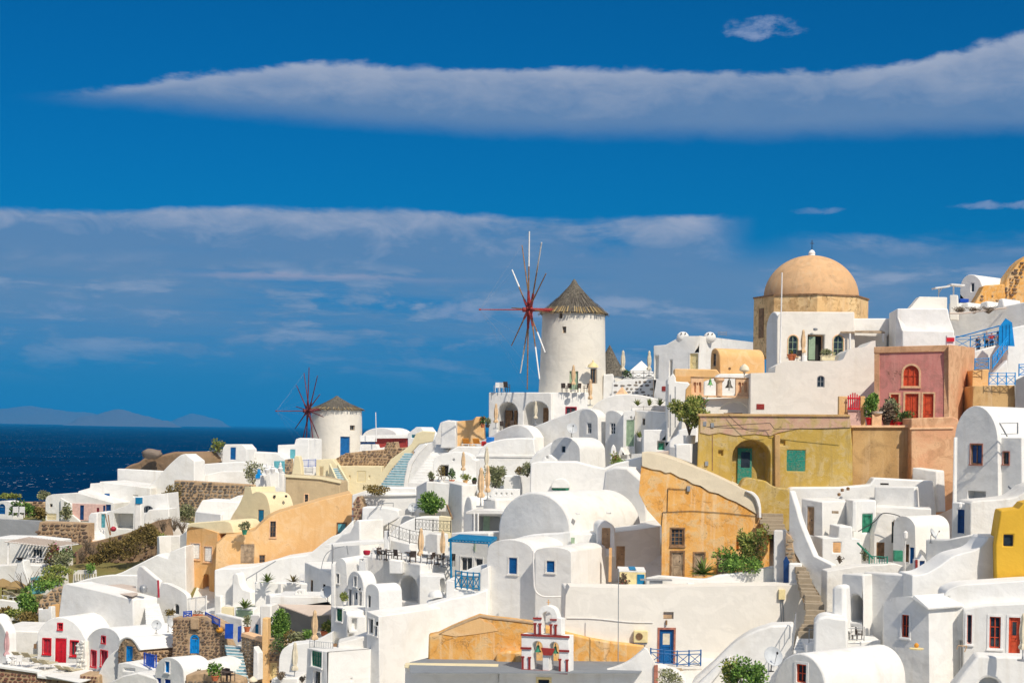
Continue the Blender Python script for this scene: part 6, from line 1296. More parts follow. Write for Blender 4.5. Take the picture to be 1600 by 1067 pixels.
T = house('peach_vault_house', 'peach vaulted house with a grey-shaded end beside the stone drum', 'house', 'peach2', [(1109, 640), (1110, 560), *arc(1110.5, 1125, 556, 560, 14), (1126, 640)], Pl(153, -66, 1122), (22, 1194), [W(1114, 552, 1118, 572, c='greywood', bars=(1, 2))]); MB().bar(at(1140, 576, 152.2), at(1140, 576, 151.8), .14, 8).done('vent', 'brown', T)
T = house('peach_wall', 'low peach wall with cream coping under the ridge house', 'wall', 'peach2', [(1053, 640), (1054, 576), (1120, 577), (1125, 584), (1125, 640)], Pl(151, -2, 1090), (88, 2)); mass(T, 'render_patch', 'peach', [(1056, 597), (1056, 588), (1084, 588), (1084, 597)], Pl(150.95, -2, 1090), (88, .1), bev=0)
T = house('white_corner_house', 'tall narrow white wall with drainpipes beside the bell frame', 'wall', 'white', [(1041, 730), (1043, 592), (1052, 583), (1056, 590), (1056, 596), (1075, 597), (1079, 602), (1079, 730)], Pl(143, 4, 1060), (86, 7))
for i, px in enumerate((1044, 1055)): MB().bar(at(px, 600+4*i, 142.6-.25*i), at(px, 668, 142.6-.25*i), .05, 6).done('drainpipe', 'gmetal', T)
T = house('bell_terrace_wall', 'cream-white wall with a blind arch under the hanging bells', 'wall', 'old2', [(1058, 730), (1068, 636), (1076, 624), (1172, 621), (1174, 730)], Pl(136, 1, 1120), (88, 3), [H(1122, 627, 1171.5, 700, top=.85, deep=.18)])
house('white_parapet', 'white parapet backing the hanging bells', 'wall', 'white2', [(1098, 640), (1100, 596), (1118, 590), (1125, 584), (1172, 584), (1173, 640)], Pl(139, 1, 1130), (88, 3))
house('dark_lintel', 'dark slot lintel below the blind arch', 'lintel', 'brown', [(1131, 650), (1131, 645), (1160, 645), (1160, 650)], Pl(135.6, 1, 1140), (88, .2), bev=0)
BF = Pl(135.5, 1, 1126); T = thing('bell_screen', 'carved peach stone screen with column carrying two hanging bells', 'screen', BF.pt(1126, 621))
for x0, x1 in ((1080, 1099.5), (1149.5, 1172)):
    w = x1-x0; sub = mass(T, 'pierced_panel', 'trim_p', [(x0, 619), (x0, 590), (x1, 590), (x1, 619)], BF, (91, .35), [H(x0+w*.18, 597, x0+w*.38, 613, top=1, deep=.2), H(x0+w*.60, 597, x0+w*.80, 613, top=1, deep=.2), H(x0+w*.44, 598, x0+w*.54, 602, deep=.2)], bev=.02)
MB().bar(BF.pt(1123.5, 619), BF.pt(1123.5, 598), .26, 12).done('column', 'trim_p', T, smooth=40); MB().lathe(BF.pt(1123.5, 598), [(.26, -.05), (.30, .06), (.42, .18), (.44, .32), (.42, .36)], 14).done('capital', 'trim_p', T)
MB().bar(BF.pt(1079, 589.2), BF.pt(1173, 591.5), .05, 6).done('beam', 'brown', T); MB().pbox(BF, BF.uv(1079, 620)[0], BF.uv(1172, 620)[0], BF.uv(1126, 621)[1], BF.uv(1126, 618)[1], -.4, .12).done('ledge', 'trim_p', T)
def bell(label, c, r, mat):
    t = thing('bell', label, 'bell', c); MB().lathe(c, [(.02, 0), (r*.22, -.02), (r*.4, -r*.3), (r*.48, -r*1.1), (r*.7, -r*1.6), (r, -r*1.95), (r*1.05, -r*2.05), (r*.9, -r*2.05)], 20).done('shell', mat, t, smooth=45)
    MB().bar(c-Vector((0, 0, r*1.9)), c-Vector((0, 0, r*2.7)), r*.1, 6).done('clapper', mat, t); MB().bar(c, c+Vector((0, 0, .16)), r*.12, 6).done('hanger', mat, t)
bell('smaller green bronze bell in the peach stone screen', BF.pt(1109.5, 592.5)+Vector((0, -.15, 0)), .23, 'verdigris'); bell('bigger dark bronze bell in the peach stone screen', BF.pt(1139, 593)+Vector((0, -.15, 0)), .33, 'bronze')
T = thing('finial_urn', 'cream domed lantern on the end of the bell screen', 'lantern', at(1163, 589, 136)); c = at(1163, 588, 136); MB().bar(c, c+Vector((0, 0, .25)), .05).lathe(c, [(.08, .2), (.1, .35), (.3, .42), (.42, .5), (.36, .75), (.15, .95), (.03, 1.02)], 14).done('lamp', 'canvasl', T, smooth=40)
house('orange_step', 'orange plastered parapet stub beside the carved screen', 'wall', 'peach', [(1071, 626), (1072, 608), (1080, 598), (1081, 620)], Pl(135, 2, 1076), (86, 1.2), bev=.05)
# ---- great white wall and houses under the dome
T = house('great_white_wall', 'great plain cream-white wall under the domed church with one arched window', 'wall', 'old2', [(1172, 740), (1173, 583), (1211, 582), (1212, 572), (1224, 565), (1313, 563.5), *sp((1313, 563.5), (1318, 560), (1323, 550), (1330, 544.5), (1340, 543), (1350, 542), (1356, 538), (1362, 533)), (1368, 532), (1370, 740)], Pl(134, 3, 1270), (87, 6), [W(1276.5, 587, 1288.5, 605, c='greyp', bars=(2, 2), top=.7)])
MB().pbox(Pl(134, 3, 1270), *[Pl(134, 3, 1270).uv(x, 635)[0] for x in (1182, 1194)], Pl(134, 3, 1270).uv(1188, 639.5)[1], Pl(134, 3, 1270).uv(1188, 631)[1], -.02, .04).done('plaque', 'rust', T)
T = house('church_side_house', 'white vaulted house with arched sage windows below the church dome', 'house', 'old2', [(1213, 640), (1214, 500), (1217, 490), (1223, 487), (1335, 487.5), (1337, 640)], Pl(143, 4, 1270), (82, 5), [W(1231.5, 524, 1246.5, 556, c='sage', top=1, bars=(2, 3), trim=('trim_p', .08)), Dr(1262, 523, 1288, 564, c='brown', fc='trim_p', open=1), W(1302, 524, 1317.5, 556, c='sage', top=1, bars=(2, 3), trim=('trim_p', .08))])
pd = Pl(142.9, 4, 1270); MB().pbox(pd, pd.uv(1264, 540)[0], pd.uv(1274, 540)[0], pd.uv(1270, 562)[1], pd.uv(1270, 526)[1], -.14, -.08).done('door', 'sage', T)
mass(T, 'side_gable', 'white', [(1196, 640), (1197, 512), *sp((1198, 504), (1202, 493), (1207, 487.5), (1212, 488), (1217, 496)), (1219, 640)], Pl(143.2, -60, 1217), (30, 2.5))
MB().lathe(at(1274, 515, 142.5), [(.05, -.1), (.2, -.05), (.2, .1), (.05, .15)], 10).done('lamp', 'gmetal', T)
inst('parasol', 'closed tan parasol between the arched sage windows', at(1254.5, 563, 140.5), 0, .98)
potted('orange glazed pot with agave on the church terrace', at(1237, 563, 138.5), 'terra', .40, .5, 'leafy', 120, .2, .3, .3, 113, spiky=True); potted('long cream trough of plants beside the open sage door', at(1293, 563, 138.5), 'cream', .42, .42, 'leafg', 260, .14, .6, .35, 114, square=True)
o = MB().lathe(at(1256, 565, 138), [(.25, 0), (.28, .45), (.2, .5)], 8).done('plinth', 'frame_w', None); o['label'] = 'white plinth beside the open sage door'; o['category'] = 'plinth'
inst('chair_d', 'dark bistro chair on the church terrace', at(1249, 564, 138), 170, .95)
T = house('pergola_house', 'white house wing with a flat pergola casting a slanted shadow', 'house', 'white2', [(1330, 640), (1332, 497.5), (1399, 497.5), (1400, 640)], Pl(146, 2, 1370), (88, 4), [H(1386, 522, 1397, 545, top=1, deep=.8)])
T = thing('pergola', 'flat dark-edged pergola beside the arched sage window', 'pergola', at(1350, 545, 142)); vs = [at(1313, 520, 142.8), at(1383, 521, 142.8), at(1378, 518.5, 145.6), at(1322, 518.5, 145.6)]; vs += [v+Vector((0, 0, .12)) for v in vs]; part('roof', vs, [(3, 2, 1, 0), (4, 5, 6, 7), (0, 1, 5, 4), (1, 2, 6, 5), (2, 3, 7, 6), (3, 0, 4, 7)], 'greywood', T); MB().bar(at(1328, 521, 142.8), at(1328, 546, 142.8), .10, 8).done('post', 'frame_w', T); MB().bar(at(1380, 521, 142.8), at(1380, 534, 142.8), .08, 8).done('post', 'frame_w', T)
T = house('white_tower_block', 'stepped white block house with sloping sides next to the church', 'house', 'white2', [(1400, 620), (1402, 482), (1481, 482), (1484, 498), (1491, 517), (1492, 620)], Pl(141, 4, 1440), (85, 5))
mass(T, 'lower_wall', 'white2', [(1410, 620), (1410, 516), (1491, 517), (1493, 620)], Pl(140.2, 4, 1440), (85, 1)); mass(T, 'left_flank', 'white', [(1399, 600), (1400, 496), (1403, 496), (1410, 518), (1410, 600)], Pl(140.6, -55, 1404), (30, .5), bev=.03)
house('roof_block', 'sloped grey-white screen on top of the stepped white block', 'wall', 'old2', [(1418, 486), (1437, 463.5), (1480, 464.5), (1480, 486)], Pl(143.5, 2, 1450), (88, 1.5), bev=.05)
# church
c = at(1266, 540, 160); T = thing('domed_church', 'ochre domed church with octagonal stone drum and white finial', 'church', c)
R8 = sc_(88.5, 160); zt, zb = zof(1266, 468, 160), zof(1266, 560, 160); cc = Vector((c.x, c.y, 0)); mb = MB(); prof = lambda r, z: [cc+Vector((r*math.sin(R(45*i-4)), -r*math.cos(R(45*i-4)), z)) for i in range(8)]
a, b = prof(R8, zb), prof(R8, zt); mb.add(a+b, [(i, (i+1) % 8, 8+(i+1) % 8, 8+i) for i in range(8)]+[tuple(range(8, 16))]); mb.done('drum', 'drum', T)
mb = MB(); a, b = prof(R8*1.02, zt), prof(R8*1.02, zt+.14); mb.add(a+b, [(i, (i+1) % 8, 8+(i+1) % 8, 8+i) for i in range(8)]+[tuple(range(8, 16)), tuple(range(7, -1, -1))]); mb.done('cornice', 'brown', T)
dome(T, Vector((c.x, c.y, zt+.1)), sc_(73.5, 160), sc_(67, 160), 'domep', n=56, rows=20)
top = Vector((c.x, c.y, zt+.1+sc_(66.5, 160))); MB().lathe(top, [(.36, -.12), (.30, .18), (.34, .24), (.22, .48), (.06, .58)], 16).done('finial', 'white2', T, smooth=40)
MB().bar(top+Vector((0, 0, .5)), top+Vector((0, 0, 1.5)), .035).bar(top+Vector((-.2, 0, 1.2)), top+Vector((.2, 0, 1.2)), .03).done('cross', 'metal', T)
pf = plane3(prof(R8, zb)[6], prof(R8, zb)[7]); 
for fa, x0, x1, y0, y1 in (((7, 6), 1186, 1193.5, 482, 528),):
    pp = plane3(prof(R8, zb)[fa[0]], prof(R8, zb)[fa[1]]); u0, u1 = sorted((pp.uv(x0, 505)[0], pp.uv(x1, 505)[0])); MB().pbox(pp, u0, u1, pp.uv(1190, y1)[1], pp.uv(1190, y0)[1], -.1, .05).done('window', 'brown', T)
mb = MB().bar(at(1218.5, 592, 137), at(1222, 426, 137), .075, 8, .05); o = mb.done('flagpole', 'frame_w', None); o['label'] = 'tall white flagpole in front of the church dome'; o['category'] = 'flagpole'
# ---- pink house
pk = Pl(126, -24, 1425)
T = house('pink_house', 'old rose-pink house with orange-red doors and arched fanlight', 'house', 'pink', [(1366, 740), (1367, 543.5), (1482, 540), (1483, 740)], pk, (63, 1523), [W(1411.5, 571, 1436, 603, c='orred', top=1, bars=(3, 2), glass='orred', trim=('trim_p', .14)), Dr(1391.5, 616, 1404, 668, c='orred', trim=('trim_p', .12)), Dr(1414, 615, 1435, 668, c='orred', two=1, trim=('trim_p', .14)), Dr(1442, 615, 1458.5, 668, c='orred', trim=('trim_p', .12))], bev=.05)
for P_ in ([(1366, 700), (1366, 543), (1374, 543), (1374, 700)], [(1475, 700), (1475, 540), (1482.5, 540), (1482.5, 700)]): mass(T, 'border', 'salmon', P_, Pl(125.94, -24, 1425), (66, .06), bev=0)
mass(T, 'cornice', 'salmon', [(1365.5, 552), (1365.5, 542), (1483, 539), (1483, 549)], Pl(125.9, -24, 1425), (66, .12), bev=.03)
side = plane3(pk.pt(1482.5, 600), pk.pt(1482.5, 600)+Vector((math.cos(R(63)), math.sin(R(63)), 0))); side.o = side.o+side.n*.05
mass(T, 'side_wall', 'salmon', [(1482.5, 720), (1482.5, 538.5), (1523, 543), (1523, 720)], side, (63-90 if 0 else -30, .1) if 0 else (side.yaw+90, .04), bev=0)
o = MB().box(at(1485, 534, 127.5), .65, .4, .9).done('cabinet', 'frame_w', None, bev=.02); o['label'] = 'small white and red roof cabinet on the pink house'; o['category'] = 'cabinet'; T = MB().box(at(1485, 530.5, 127.2), .6, .06, .3).done('lid', 'red', o); T.location = (0, 0, 0)
T = house('peach_gateway', 'peach wall beside the red gate at the pink house yard', 'wall', 'peach2', [(1309, 740), (1311, 619), (1324, 619), (1324, 642), (1345, 642), (1345, 619), (1352, 619), (1353, 740)], Pl(124, 0, 1330), (90, .5), bev=.04); mass(T, 'pink_panel', 'pale_pink', [(1325, 720), (1325, 642), (1345, 642), (1346, 720)], Pl(123.9, 0, 1330), (90, .05), bev=0)
gp = Pl(123.8, 0, 1333); T = thing('red_gate', 'bright red pointed picket gate on the peach wall', 'gate', gp.pt(1333, 640))
for i in range(6):
    x = 1324.5+i*3.4; y = 618-(5.5*(1-abs(i-2.5)/2.5)); MB().pbox(gp, gp.uv(x, 625)[0], gp.uv(x+1.9, 625)[0], gp.uv(x, 640)[1], gp.uv(x, y)[1], 0, .04).done('picket', 'red', T)
for y in (622, 638.5): MB().pbox(gp, gp.uv(1323.5, y)[0], gp.uv(1343.5, y)[0], gp.uv(1330, y+1.5)[1], gp.uv(1330, y-1)[1], .041, .08).done('rail', 'red', T)
potted('tall stacked red pot plant by the pink house yard', at(1359, 664, 120.5), 'red', .32, .55, 'leaf', 500, .16, .45, 1.3, 115); potted('high leafy plant above the red pot', at(1362, 640, 123.2), 'terra', .25, .3, 'leaf', 420, .16, .45, .6, 116); o = MB().box(at(1369, 658, 120.3), .7, .5, 1.0).done('pedestal', 'trim_p', None, bev=.03); o['label'] = 'peach stone pedestal with white bowl by the pink yard'; o['category'] = 'pedestal'
o = MB().lathe(at(1371, 648, 120.2), [(.1, 0), (.35, .1), (.42, .25), (.3, .2)], 14).done('bowl', 'whitefur', None); o['label'] = 'white bowl on the peach pedestal'; o['category'] = 'bowl'
potted('dry twiggy plant in the pink house yard', at(1385, 664, 120.5), 'wicker', .35, .4, 'leafdry', 300, .2, .5, .9, 117); potted('green shrub before the first narrow orange-red door', at(1393, 664, 121.5), 'red', .3, .35, 'leafg', 500, .2, .5, 1.4, 118); potted('red trough with green shrub before the double door', at(1414, 666, 119.5), 'red', .45, .3, 'leafd', 260, .16, .55, .55, 119, square=True)
# ---- mustard house
mp = Pl(114, 6, 1200)
T = house('mustard_house', 'weathered mustard house with arched porch, teal door and peeling green shutters', 'house', 'olive', [(1086, 830), (1090, 700), (1092, 647), (1222, 649), (1328, 649), (1332, 700), (1333, 830)], mp, (83, 7), [H(1144, 687, 1203.5, 790, top=.86, deep=1.3), W(1229.5, 703, 1258.5, 736, c='tgreen', shut='tgreen', two=1, bars=(1, 1)), H(1122.5, 703, 1130, 712, deep=.25), H(1219, 688, 1227, 696, deep=.2)], bev=.06)
mi = Pl(115.28, 6, 1200); MB().pbox(mi, mi.uv(1152, 730)[0], mi.uv(1174, 730)[0], mi.uv(1165, 775)[1], mi.uv(1165, 700)[1], 0, .12).done('door', 'tgreen', T); MB().pbox(mi, mi.uv(1157, 730)[0], mi.uv(1171, 730)[0], mi.uv(1165, 730)[1], mi.uv(1165, 706)[1], .121, .14).done('pane', 'glass', T)
ml = Pl(113.93, 6, 1200); mass(T, 'upper_band', 'oldpinkband', [(1094, 676), (1094, 646.5), (1328, 648), (1329, 668), (1290, 670), (1250, 669), (1216, 676), (1204, 681), (1180, 678), (1150, 681), (1125, 676), (1108, 679)], ml, (96, .1), bev=.02)
mass(T, 'pilaster', 'tanw', [(1211, 800), (1211, 679), (1219, 679), (1219, 800)], Pl(113.7, 6, 1200), (96, .5), bev=.04)
mass(T, 'cornice', 'tanw', [(1091, 650), (1091, 646), (1328, 647.5), (1329, 651)], Pl(113.8, 6, 1200), (96, .4), bev=.02)
for i, (a_, b_) in enumerate((((1100, 668), (1100, 730)), ((1113, 665), (1113, 735)))): MB().bar(at(*a_, 113.6), at(*b_, 113.6), .035, 6).done('conduit', 'brown', T)
MB().path([at(x, y, 113.5) for x, y in ((1103, 667), (1120, 666), (1150, 664), (1180, 662), (1203, 661), (1210, 670), (1260, 670), (1330, 668))], .022).done('cable', 'metal', T)
MB().path([at(x, y, 113.4) for x, y in sp((1138, 648), (1150, 660), (1165, 671), (1185, 674), (1203, 671))], .02).done('cable', 'metal', T)
for x, y in ((1101, 662), (1113, 664), (1104, 724)): MB().box(at(x, y, 113.5), .22, .15, .3).done('meter_box', 'gmetal', T)
T = house('curved_mustard_wall', 'low curved mustard wall in front of the arched porch', 'wall', 'olive', [(1148, 830), (1150, 770), *sp((1156, 762), (1162, 750), (1170, 746), (1182, 748), (1196, 751), (1205, 757), (1215, 761), (1234, 763)), (1236, 830)], Pl(112.3, 2, 1190), (92, 1.2), bev=.1)
T = house('tan_retaining_wall', 'stained tan retaining wall between the mustard house and pink yard', 'wall', 'tanw', [(1331, 830), (1332, 666), (1424, 666), (1424, 830)], Pl(117.5, 3, 1380), (90, 6), bev=.06); mass(T, 'coping', 'trim_p', [(1330, 668), (1330, 664.5), (1424, 664.5), (1424, 668)], Pl(117.3, 3, 1380), (90, .4), bev=.02)
T = house('peach_retaining_wall', 'brighter peach retaining wall with a rounded corner below the pink house', 'wall', 'salmon', [(1423, 830), (1424, 653.5), (1490, 651), (1498, 655), (1500, 830)], Pl(116.6, 3, 1460), (90, 5), bev=.08); mass(T, 'coping', 'trim_p', [(1422, 671), (1422, 668), (1490, 667), (1490, 670)], Pl(116.5, 3, 1460), (90, .2), bev=.02)
# ---- upper corner
T = house('ruined_wall', 'high ruined ochre wall with broken stones at the upper edge', 'ruin', 'ochre', [(1566, 520), (1568, 461), (1571, 440), (1577, 430), (1583, 422), (1590, 412), (1600, 403), (1640, 380), (1640, 520)], Pl(152, 5, 1590), (88, 3), bev=.15); stones(T, Pl(152, 5, 1590), [(1567, 500), (1569, 462), (1572, 441), (1584, 423), (1600, 404), (1600, 425), (1590, 450), (1584, 470), (1580, 500)], 'stone', .42, .08, .16, 51, fill=.85)
T = house('upper_vault_house', 'small white vaulted house beside the ochre ruin', 'house', 'white2', [(1499, 520), (1500, 452), *arc(1500.5, 1535, 450, 452, 22), (1536, 520)], Pl(152, -45, 1520), (42, 1577), [W(1517, 442.5, 1522, 456, c='frame_w', bars=(1, 1)), H(1500.8, 468, 1512, 474, deep=.1)])
T = house('ochre_ruin', 'broken ochre wall with scattered stones below the small vault', 'ruin', 'ochre', [(1518, 510), (1520, 478), (1532, 458), (1538, 446), (1570, 444), (1572, 510)], Pl(149, 10, 1545), (88, 2), bev=.1); stones(T, Pl(149, 10, 1545), [(1520, 500), (1522, 478), (1534, 462), (1552, 460), (1560, 470), (1560, 500)], 'stone', .40, .12, .12, 52, fill=.6)
T = house('battlement_wall', 'grey-shaded white battlement wall with dry plants above the blue walkway', 'wall', 'white', [(1482, 620), (1482, 474), (1489, 472), (1490, 486), (1500, 486), (1502, 475), (1513, 472), (1514, 484), (1530, 483), (1532, 473), (1543, 470), (1544, 480), (1558, 478), (1560, 468), (1567, 466), (1569, 478), (1600, 472), (1640, 466), (1640, 620)], Pl(145, -46, 1540), (44, 3))
for i, x in enumerate((1500, 1522, 1545)): twigs(['dry brown plant tuft near the pergola pillar', 'dry brown tuft midway along the battlement wall', 'dry brown tuft near the ochre ruin'][i], at(x, 490, 143.5), .8, .6, 30, 120+i)
MB_ = MB().path([at(1484, 490, 143), at(1510, 489, 143.2), at(1540, 485, 143.4), at(1572, 481, 143.6)], .09, 6).done('pipe', 'dustroof', None); MB_['label'] = 'pale pipe coping running along the battlement wall'; MB_['category'] = 'pipe'
T = thing('flat_canopy', 'small flat white canopy on posts over the stepped white block', 'canopy', at(1480, 480, 147)); MB().box(at(1470, 449.5, 147), 1.3, 1.4, .12, 0, 0, -8).box(at(1494, 446, 147), 1.2, 1.4, .12, 0, 0, 4).done('roof', 'frame_w', T); MB().bar(at(1467, 450, 147), at(1466, 482, 147), .05).bar(at(1490, 448, 147), at(1490, 462, 147), .07).bar(at(1467, 458, 147), at(1472, 450, 147), .04).done('post', 'frame_w', T)
house('canopy_pillar', 'short square whitewashed pillar under the flat canopy', 'pillar', 'old2', [(1484, 500), (1484, 461), (1496, 461), (1497, 500)], Pl(146, -20, 1490), (70, .8), bev=.05)
o = MB().box(at(1506, 470, 150), .8, .4, .35).done('tank', 'cblue', None, bev=.03); o['label'] = 'dark blue box beside the small vaulted house'; o['category'] = 'box'
T = house('white_walkway', 'white walkway wall under the sloping blue railing', 'wall', 'white2', [(1521, 640), (1522, 549), (1562, 538), (1574, 541), (1576, 640)], Pl(133, -4, 1545), (88, 2.5))
T = house('white_edge_house', 'white house block at the edge beyond the blue pointed gate', 'house', 'white2', [(1572, 640), (1574, 520), (1581, 512), (1600, 508), (1640, 506), (1640, 640)], Pl(131.5, 4, 1590), (88, 4))
railing('railing', 'bright blue crossed railing sloping up to the pointed gate', 'railing', [at(1491, 546, 135), at(1516, 546, 134.5), at(1561, 538, 133)], 1.05, 'bblue', .045, .035, 'x', 1.5)
MB().bar(at(1491, 527, 136.5), at(1563, 507, 135), .06, 6); o = MB().bar(at(1492, 528, 136.5), at(1562, 509, 135), .055, 6).done('handrail', 'bblue', None); o['label'] = 'long blue handrail behind the people on the walkway'; o['category'] = 'handrail'
gp = Pl(131, -8, 1572); T = thing('blue_gate', 'solid bright blue pointed gate on the walkway', 'gate', gp.pt(1572, 541)); slab_ = MB(); slab(slab_, gp, [gp.uv(*p) for p in ((1560, 540), (1561, 511), (1571, 497.5), (1581, 504), (1585, 541))][::-1], 0, .12); slab_.done('gate_leaf', 'bblue', T)
for x in (1566, 1571.5, 1577): MB().pbox(gp, gp.uv(x, 520)[0], gp.uv(x+.6, 520)[0], gp.uv(x, 539)[1], gp.uv(x, 508)[1], .12, .15).done('batten', 'blue', T)
railing('railing', 'steep bright blue stair railing below the pointed gate', 'railing', [at(1551, 577, 128.5), at(1574, 546, 130.5)], 1.0, 'bblue', .045, .04, 'x', 1.0)
railing('railing', 'short bright blue crossed railing above the peach wall', 'railing', [at(1523, 578, 128), at(1545, 577, 128)], .85, 'bblue', .045, .03, 'x', 1.2)
railing('railing', 'longer bright blue crossed railing over the tan corner wall', 'railing', [at(1545, 602, 126), at(1586, 602, 126)], .92, 'bblue', .045, .03, 'x', .75)
railing('railing', 'bright blue railing cut by the picture edge near the white house', 'railing', [at(1592, 588, 127), at(1612, 587, 127)], .9, 'bblue', .05, .04, 'x', .9)
T = house('peach_block', 'peach-yellow wall block under the short crossed railing', 'wall', 'peach2', [(1518, 640), (1520, 578), (1545, 577), (1546, 640)], Pl(128.6, 6, 1532), (88, 2), bev=.05); T = house('tan_corner_wall', 'tan weathered wall below the longer crossed railing', 'wall', 'tanw', [(1516, 700), (1521, 603), (1586, 602), (1587, 700)], Pl(126.5, 4, 1550), (88, 3), bev=.06); house('grey_corner_wall', 'grey rendered wall piece at the upper edge', 'wall', 'greyp', [(1584, 720), (1586, 594), (1600, 587), (1640, 585), (1640, 720)], Pl(125.5, -40, 1600), (50, 2), bev=.05); house('white_stair_wall', 'white stair flank between the blue railings', 'wall', 'white2', [(1543, 640), (1545, 592), (1556, 580), (1574, 562), (1578, 640)], Pl(129.2, -2, 1560), (88, 1.0), bev=.08)
figure('person in a dark jacket standing by the blue gate', at(1561.5, 545, 134), 'shirt_d', 'jeans', 20, 1.72); figure('person in a red top leaning at the sloping blue rail', at(1549, 550, 134.6), 'shirt_r', 'jeans', -15, 1.66, (-.15, -.1)); figure('person with dark hair turned away behind the blue rail', at(1541, 550, 135.2), 'greyp', 'shirt_d', 150, 1.75); figure('person in dark clothes lowest on the walkway', at(1528, 556, 135.8), 'shirt_d', 'jeans', 30, 1.7)
# ================================================================== between mill and mustard house
T = house('ridge_vault', 'wide smooth white roof hump beneath the pebbled wall', 'house', 'white', [(915, 700), (918, 656), *sp((920, 645), (930, 632), (945, 622), (965, 616), (1000, 617), (1030, 624), (1044, 629)), (1045, 700)], Pl(165, -8, 980), (82, 5))
T = house('arched_tower_house', 'tall narrow white gabled house with a rounded top and one window', 'house', 'white', [(904, 790), (905, 650), *arc(905.5, 934, 648, 654, 12), (936, 790)], Pl(156, -48, 920), (40, 950), [W(917, 660.5, 924, 677.5, c='frame_w', bars=(2, 2)), H(913, 710, 928, 719, top=1, deep=.3)])
T = house('arched_house', 'second narrow white gabled house beside the tall rounded one', 'house', 'white', [(945, 790), (946, 655), *arc(946.5, 974, 648, 656, 10), (976, 790)], Pl(154, -45, 960), (40, 988), [W(953, 660.5, 961.5, 678.5, c='frame_w', bars=(2, 3))])
T = house('green_door_house', 'low white house with a pale green door and round vent', 'house', 'white2', [(973, 770), (974, 643), (992, 641), (992, 770)], Pl(151.5, -6, 985), (84, 4), [Dr(978.5, 656, 991, 697, c='sage'), H(984.5, 650, 988, 654, top=1, deep=.2)])
T = house('grey_shade_house', 'cool grey side wall with one slit window beside the pale green door', 'house', 'white', [(992, 770), (992, 641), (1046, 645), (1046, 770)], Pl(151, -48, 1020), (42, 3), [W(1003.5, 654, 1007.5, 664, c='greywood', bars=(1, 1))])
house('slanted_stair_wall', 'slanted white stair wall below the three white planters', 'wall', 'white2', [(1014, 740), (1018, 676), (1046, 652), (1046, 740)], Pl(146, -8, 1030), (82, 1), bev=.06)
zz = zof(1010, 640, 156)
house('planter_ledge', 'white ledge holding three white agave planters', 'ledge', 'white2', [(985, 670), (986, 640), (1046, 641), (1046, 670)], Pl(155.5, -4, 1010), (86, 1.5), bev=.04)
for i, px in enumerate((996, 1014, 1031)): potted(['white planter of agaves nearest the ridge vault', 'middle white planter of agaves under the iron railing', 'white planter of agaves by the tall narrow wall'][i], at(px, 641, 155), 'frame_w', .40, .42, 'leafy', 100, .2, .5, .62, 130+i, spiky=True, square=True)
potted('spiky agave pot beside the pale green door', at(999, 689, 146), 'frame_w', .25, .3, 'leafy', 100, .2, .4, .5, 133, spiky=True)
T = house('white_vault_house', 'small white arched house front with a grey-shaded niche window', 'house', 'white', [(858, 790), (860, 700), *arc(861, 906, 698, 704, 18), (908, 790)], Pl(149, -42, 885), (60, 5), [W(876, 696, 883.5, 707.5, c='frame_w', bars=(1, 1))])
inst('dish', 'small grey satellite dish between vaulted roofs below the arcade', at(893, 683, 148), 10, 1.15)
house('white_bank', 'bright white slope wall below the sloping grey-white wall', 'wall', 'white2', [(798, 790), (812, 740), (838, 706), (862, 690), (870, 700), (872, 790)], Pl(153, -14, 840), (80, 2), bev=.2)
T = house('broad_slope_house', 'broad white house with plain roof slope and green window under a little hood', 'house', 'white2', [(826, 850), (829, 724), (842, 721), (900, 721), (930, 729), (944, 732), (962, 724), (1004, 714), (1005, 760), (1003, 850)], Pl(140, -3, 900), (87, 4), [H(862, 759, 889, 766, deep=.4)])
mass(T, 'hood', 'white2', [(861, 762), *arc(862, 890, 758, 758, 11), (890.5, 762)], Pl(139.8, -3, 880), (-93, .35), bev=.05)
MB().pbox(Pl(140.2, -3, 880), *[Pl(140.2, -3, 880).uv(x, 762)[0] for x in (862.5, 888.5)], Pl(140.2, -3, 880).uv(875, 765.8)[1], Pl(140.2, -3, 880).uv(875, 759.2)[1], -.1, .02).done('window', 'green', T)
T = house('curved_side_wall', 'pale curved white wall joining the ochre house edge', 'wall', 'white', [(930, 850), (944, 736), (960, 728), (980, 730), (1003, 750), (1012, 800), (1012, 850)], Pl(131, -30, 980), (60, 2), bev=.2)
house('chimney', 'white chimney box above the niche window slope', 'chimney', 'white2', [(847, 728), (849, 713), (858, 710), (868, 718), (869, 728)], Pl(142.5, -15, 858), (75, .8), [H(853, 712, 857, 716, top=1, deep=.2)], bev=.06)
T = house('small_shrine', 'small grey-roofed shrine house with a dark round vent and flowers', 'house', 'white', [(958, 760), (959, 716), (966, 710), (970, 698), (976, 710), (1004, 708), (1004, 760)], Pl(145, -20, 980), (70, 2.5), [H(969, 711, 979, 717, deep=.4), H(983, 709, 986, 716, top=1, deep=.2)])
house('chimney_post', 'slim white chimney post beside the small shrine', 'chimney', 'white2', [(953, 740), (954, 706), (955, 699), (958, 694), (961, 699), (962, 706), (963, 740)], Pl(144.5, -10, 958), (80, .5), bev=.05)
bush('yellow-green flowering plants at the small shrine', at(962, 728, 142.5), .55, .55, 420, .15, 'leafy', 134, flower='flowp'); bush('low green plants beside the shrine step', at(974, 730, 142), .5, .3, 260, .15, 'leaf', 135)
T = house('white_box_house', 'white box house with a dark green opening below the tree', 'house', 'white2', [(1005, 790), (1006, 671), (1040, 671), (1041, 690), (1052, 690), (1056, 704), (1056, 790)], Pl(138, 2, 1025), (88, 3), [H(1027, 689, 1045 if 0 else 1039.5, 703, deep=.6)])
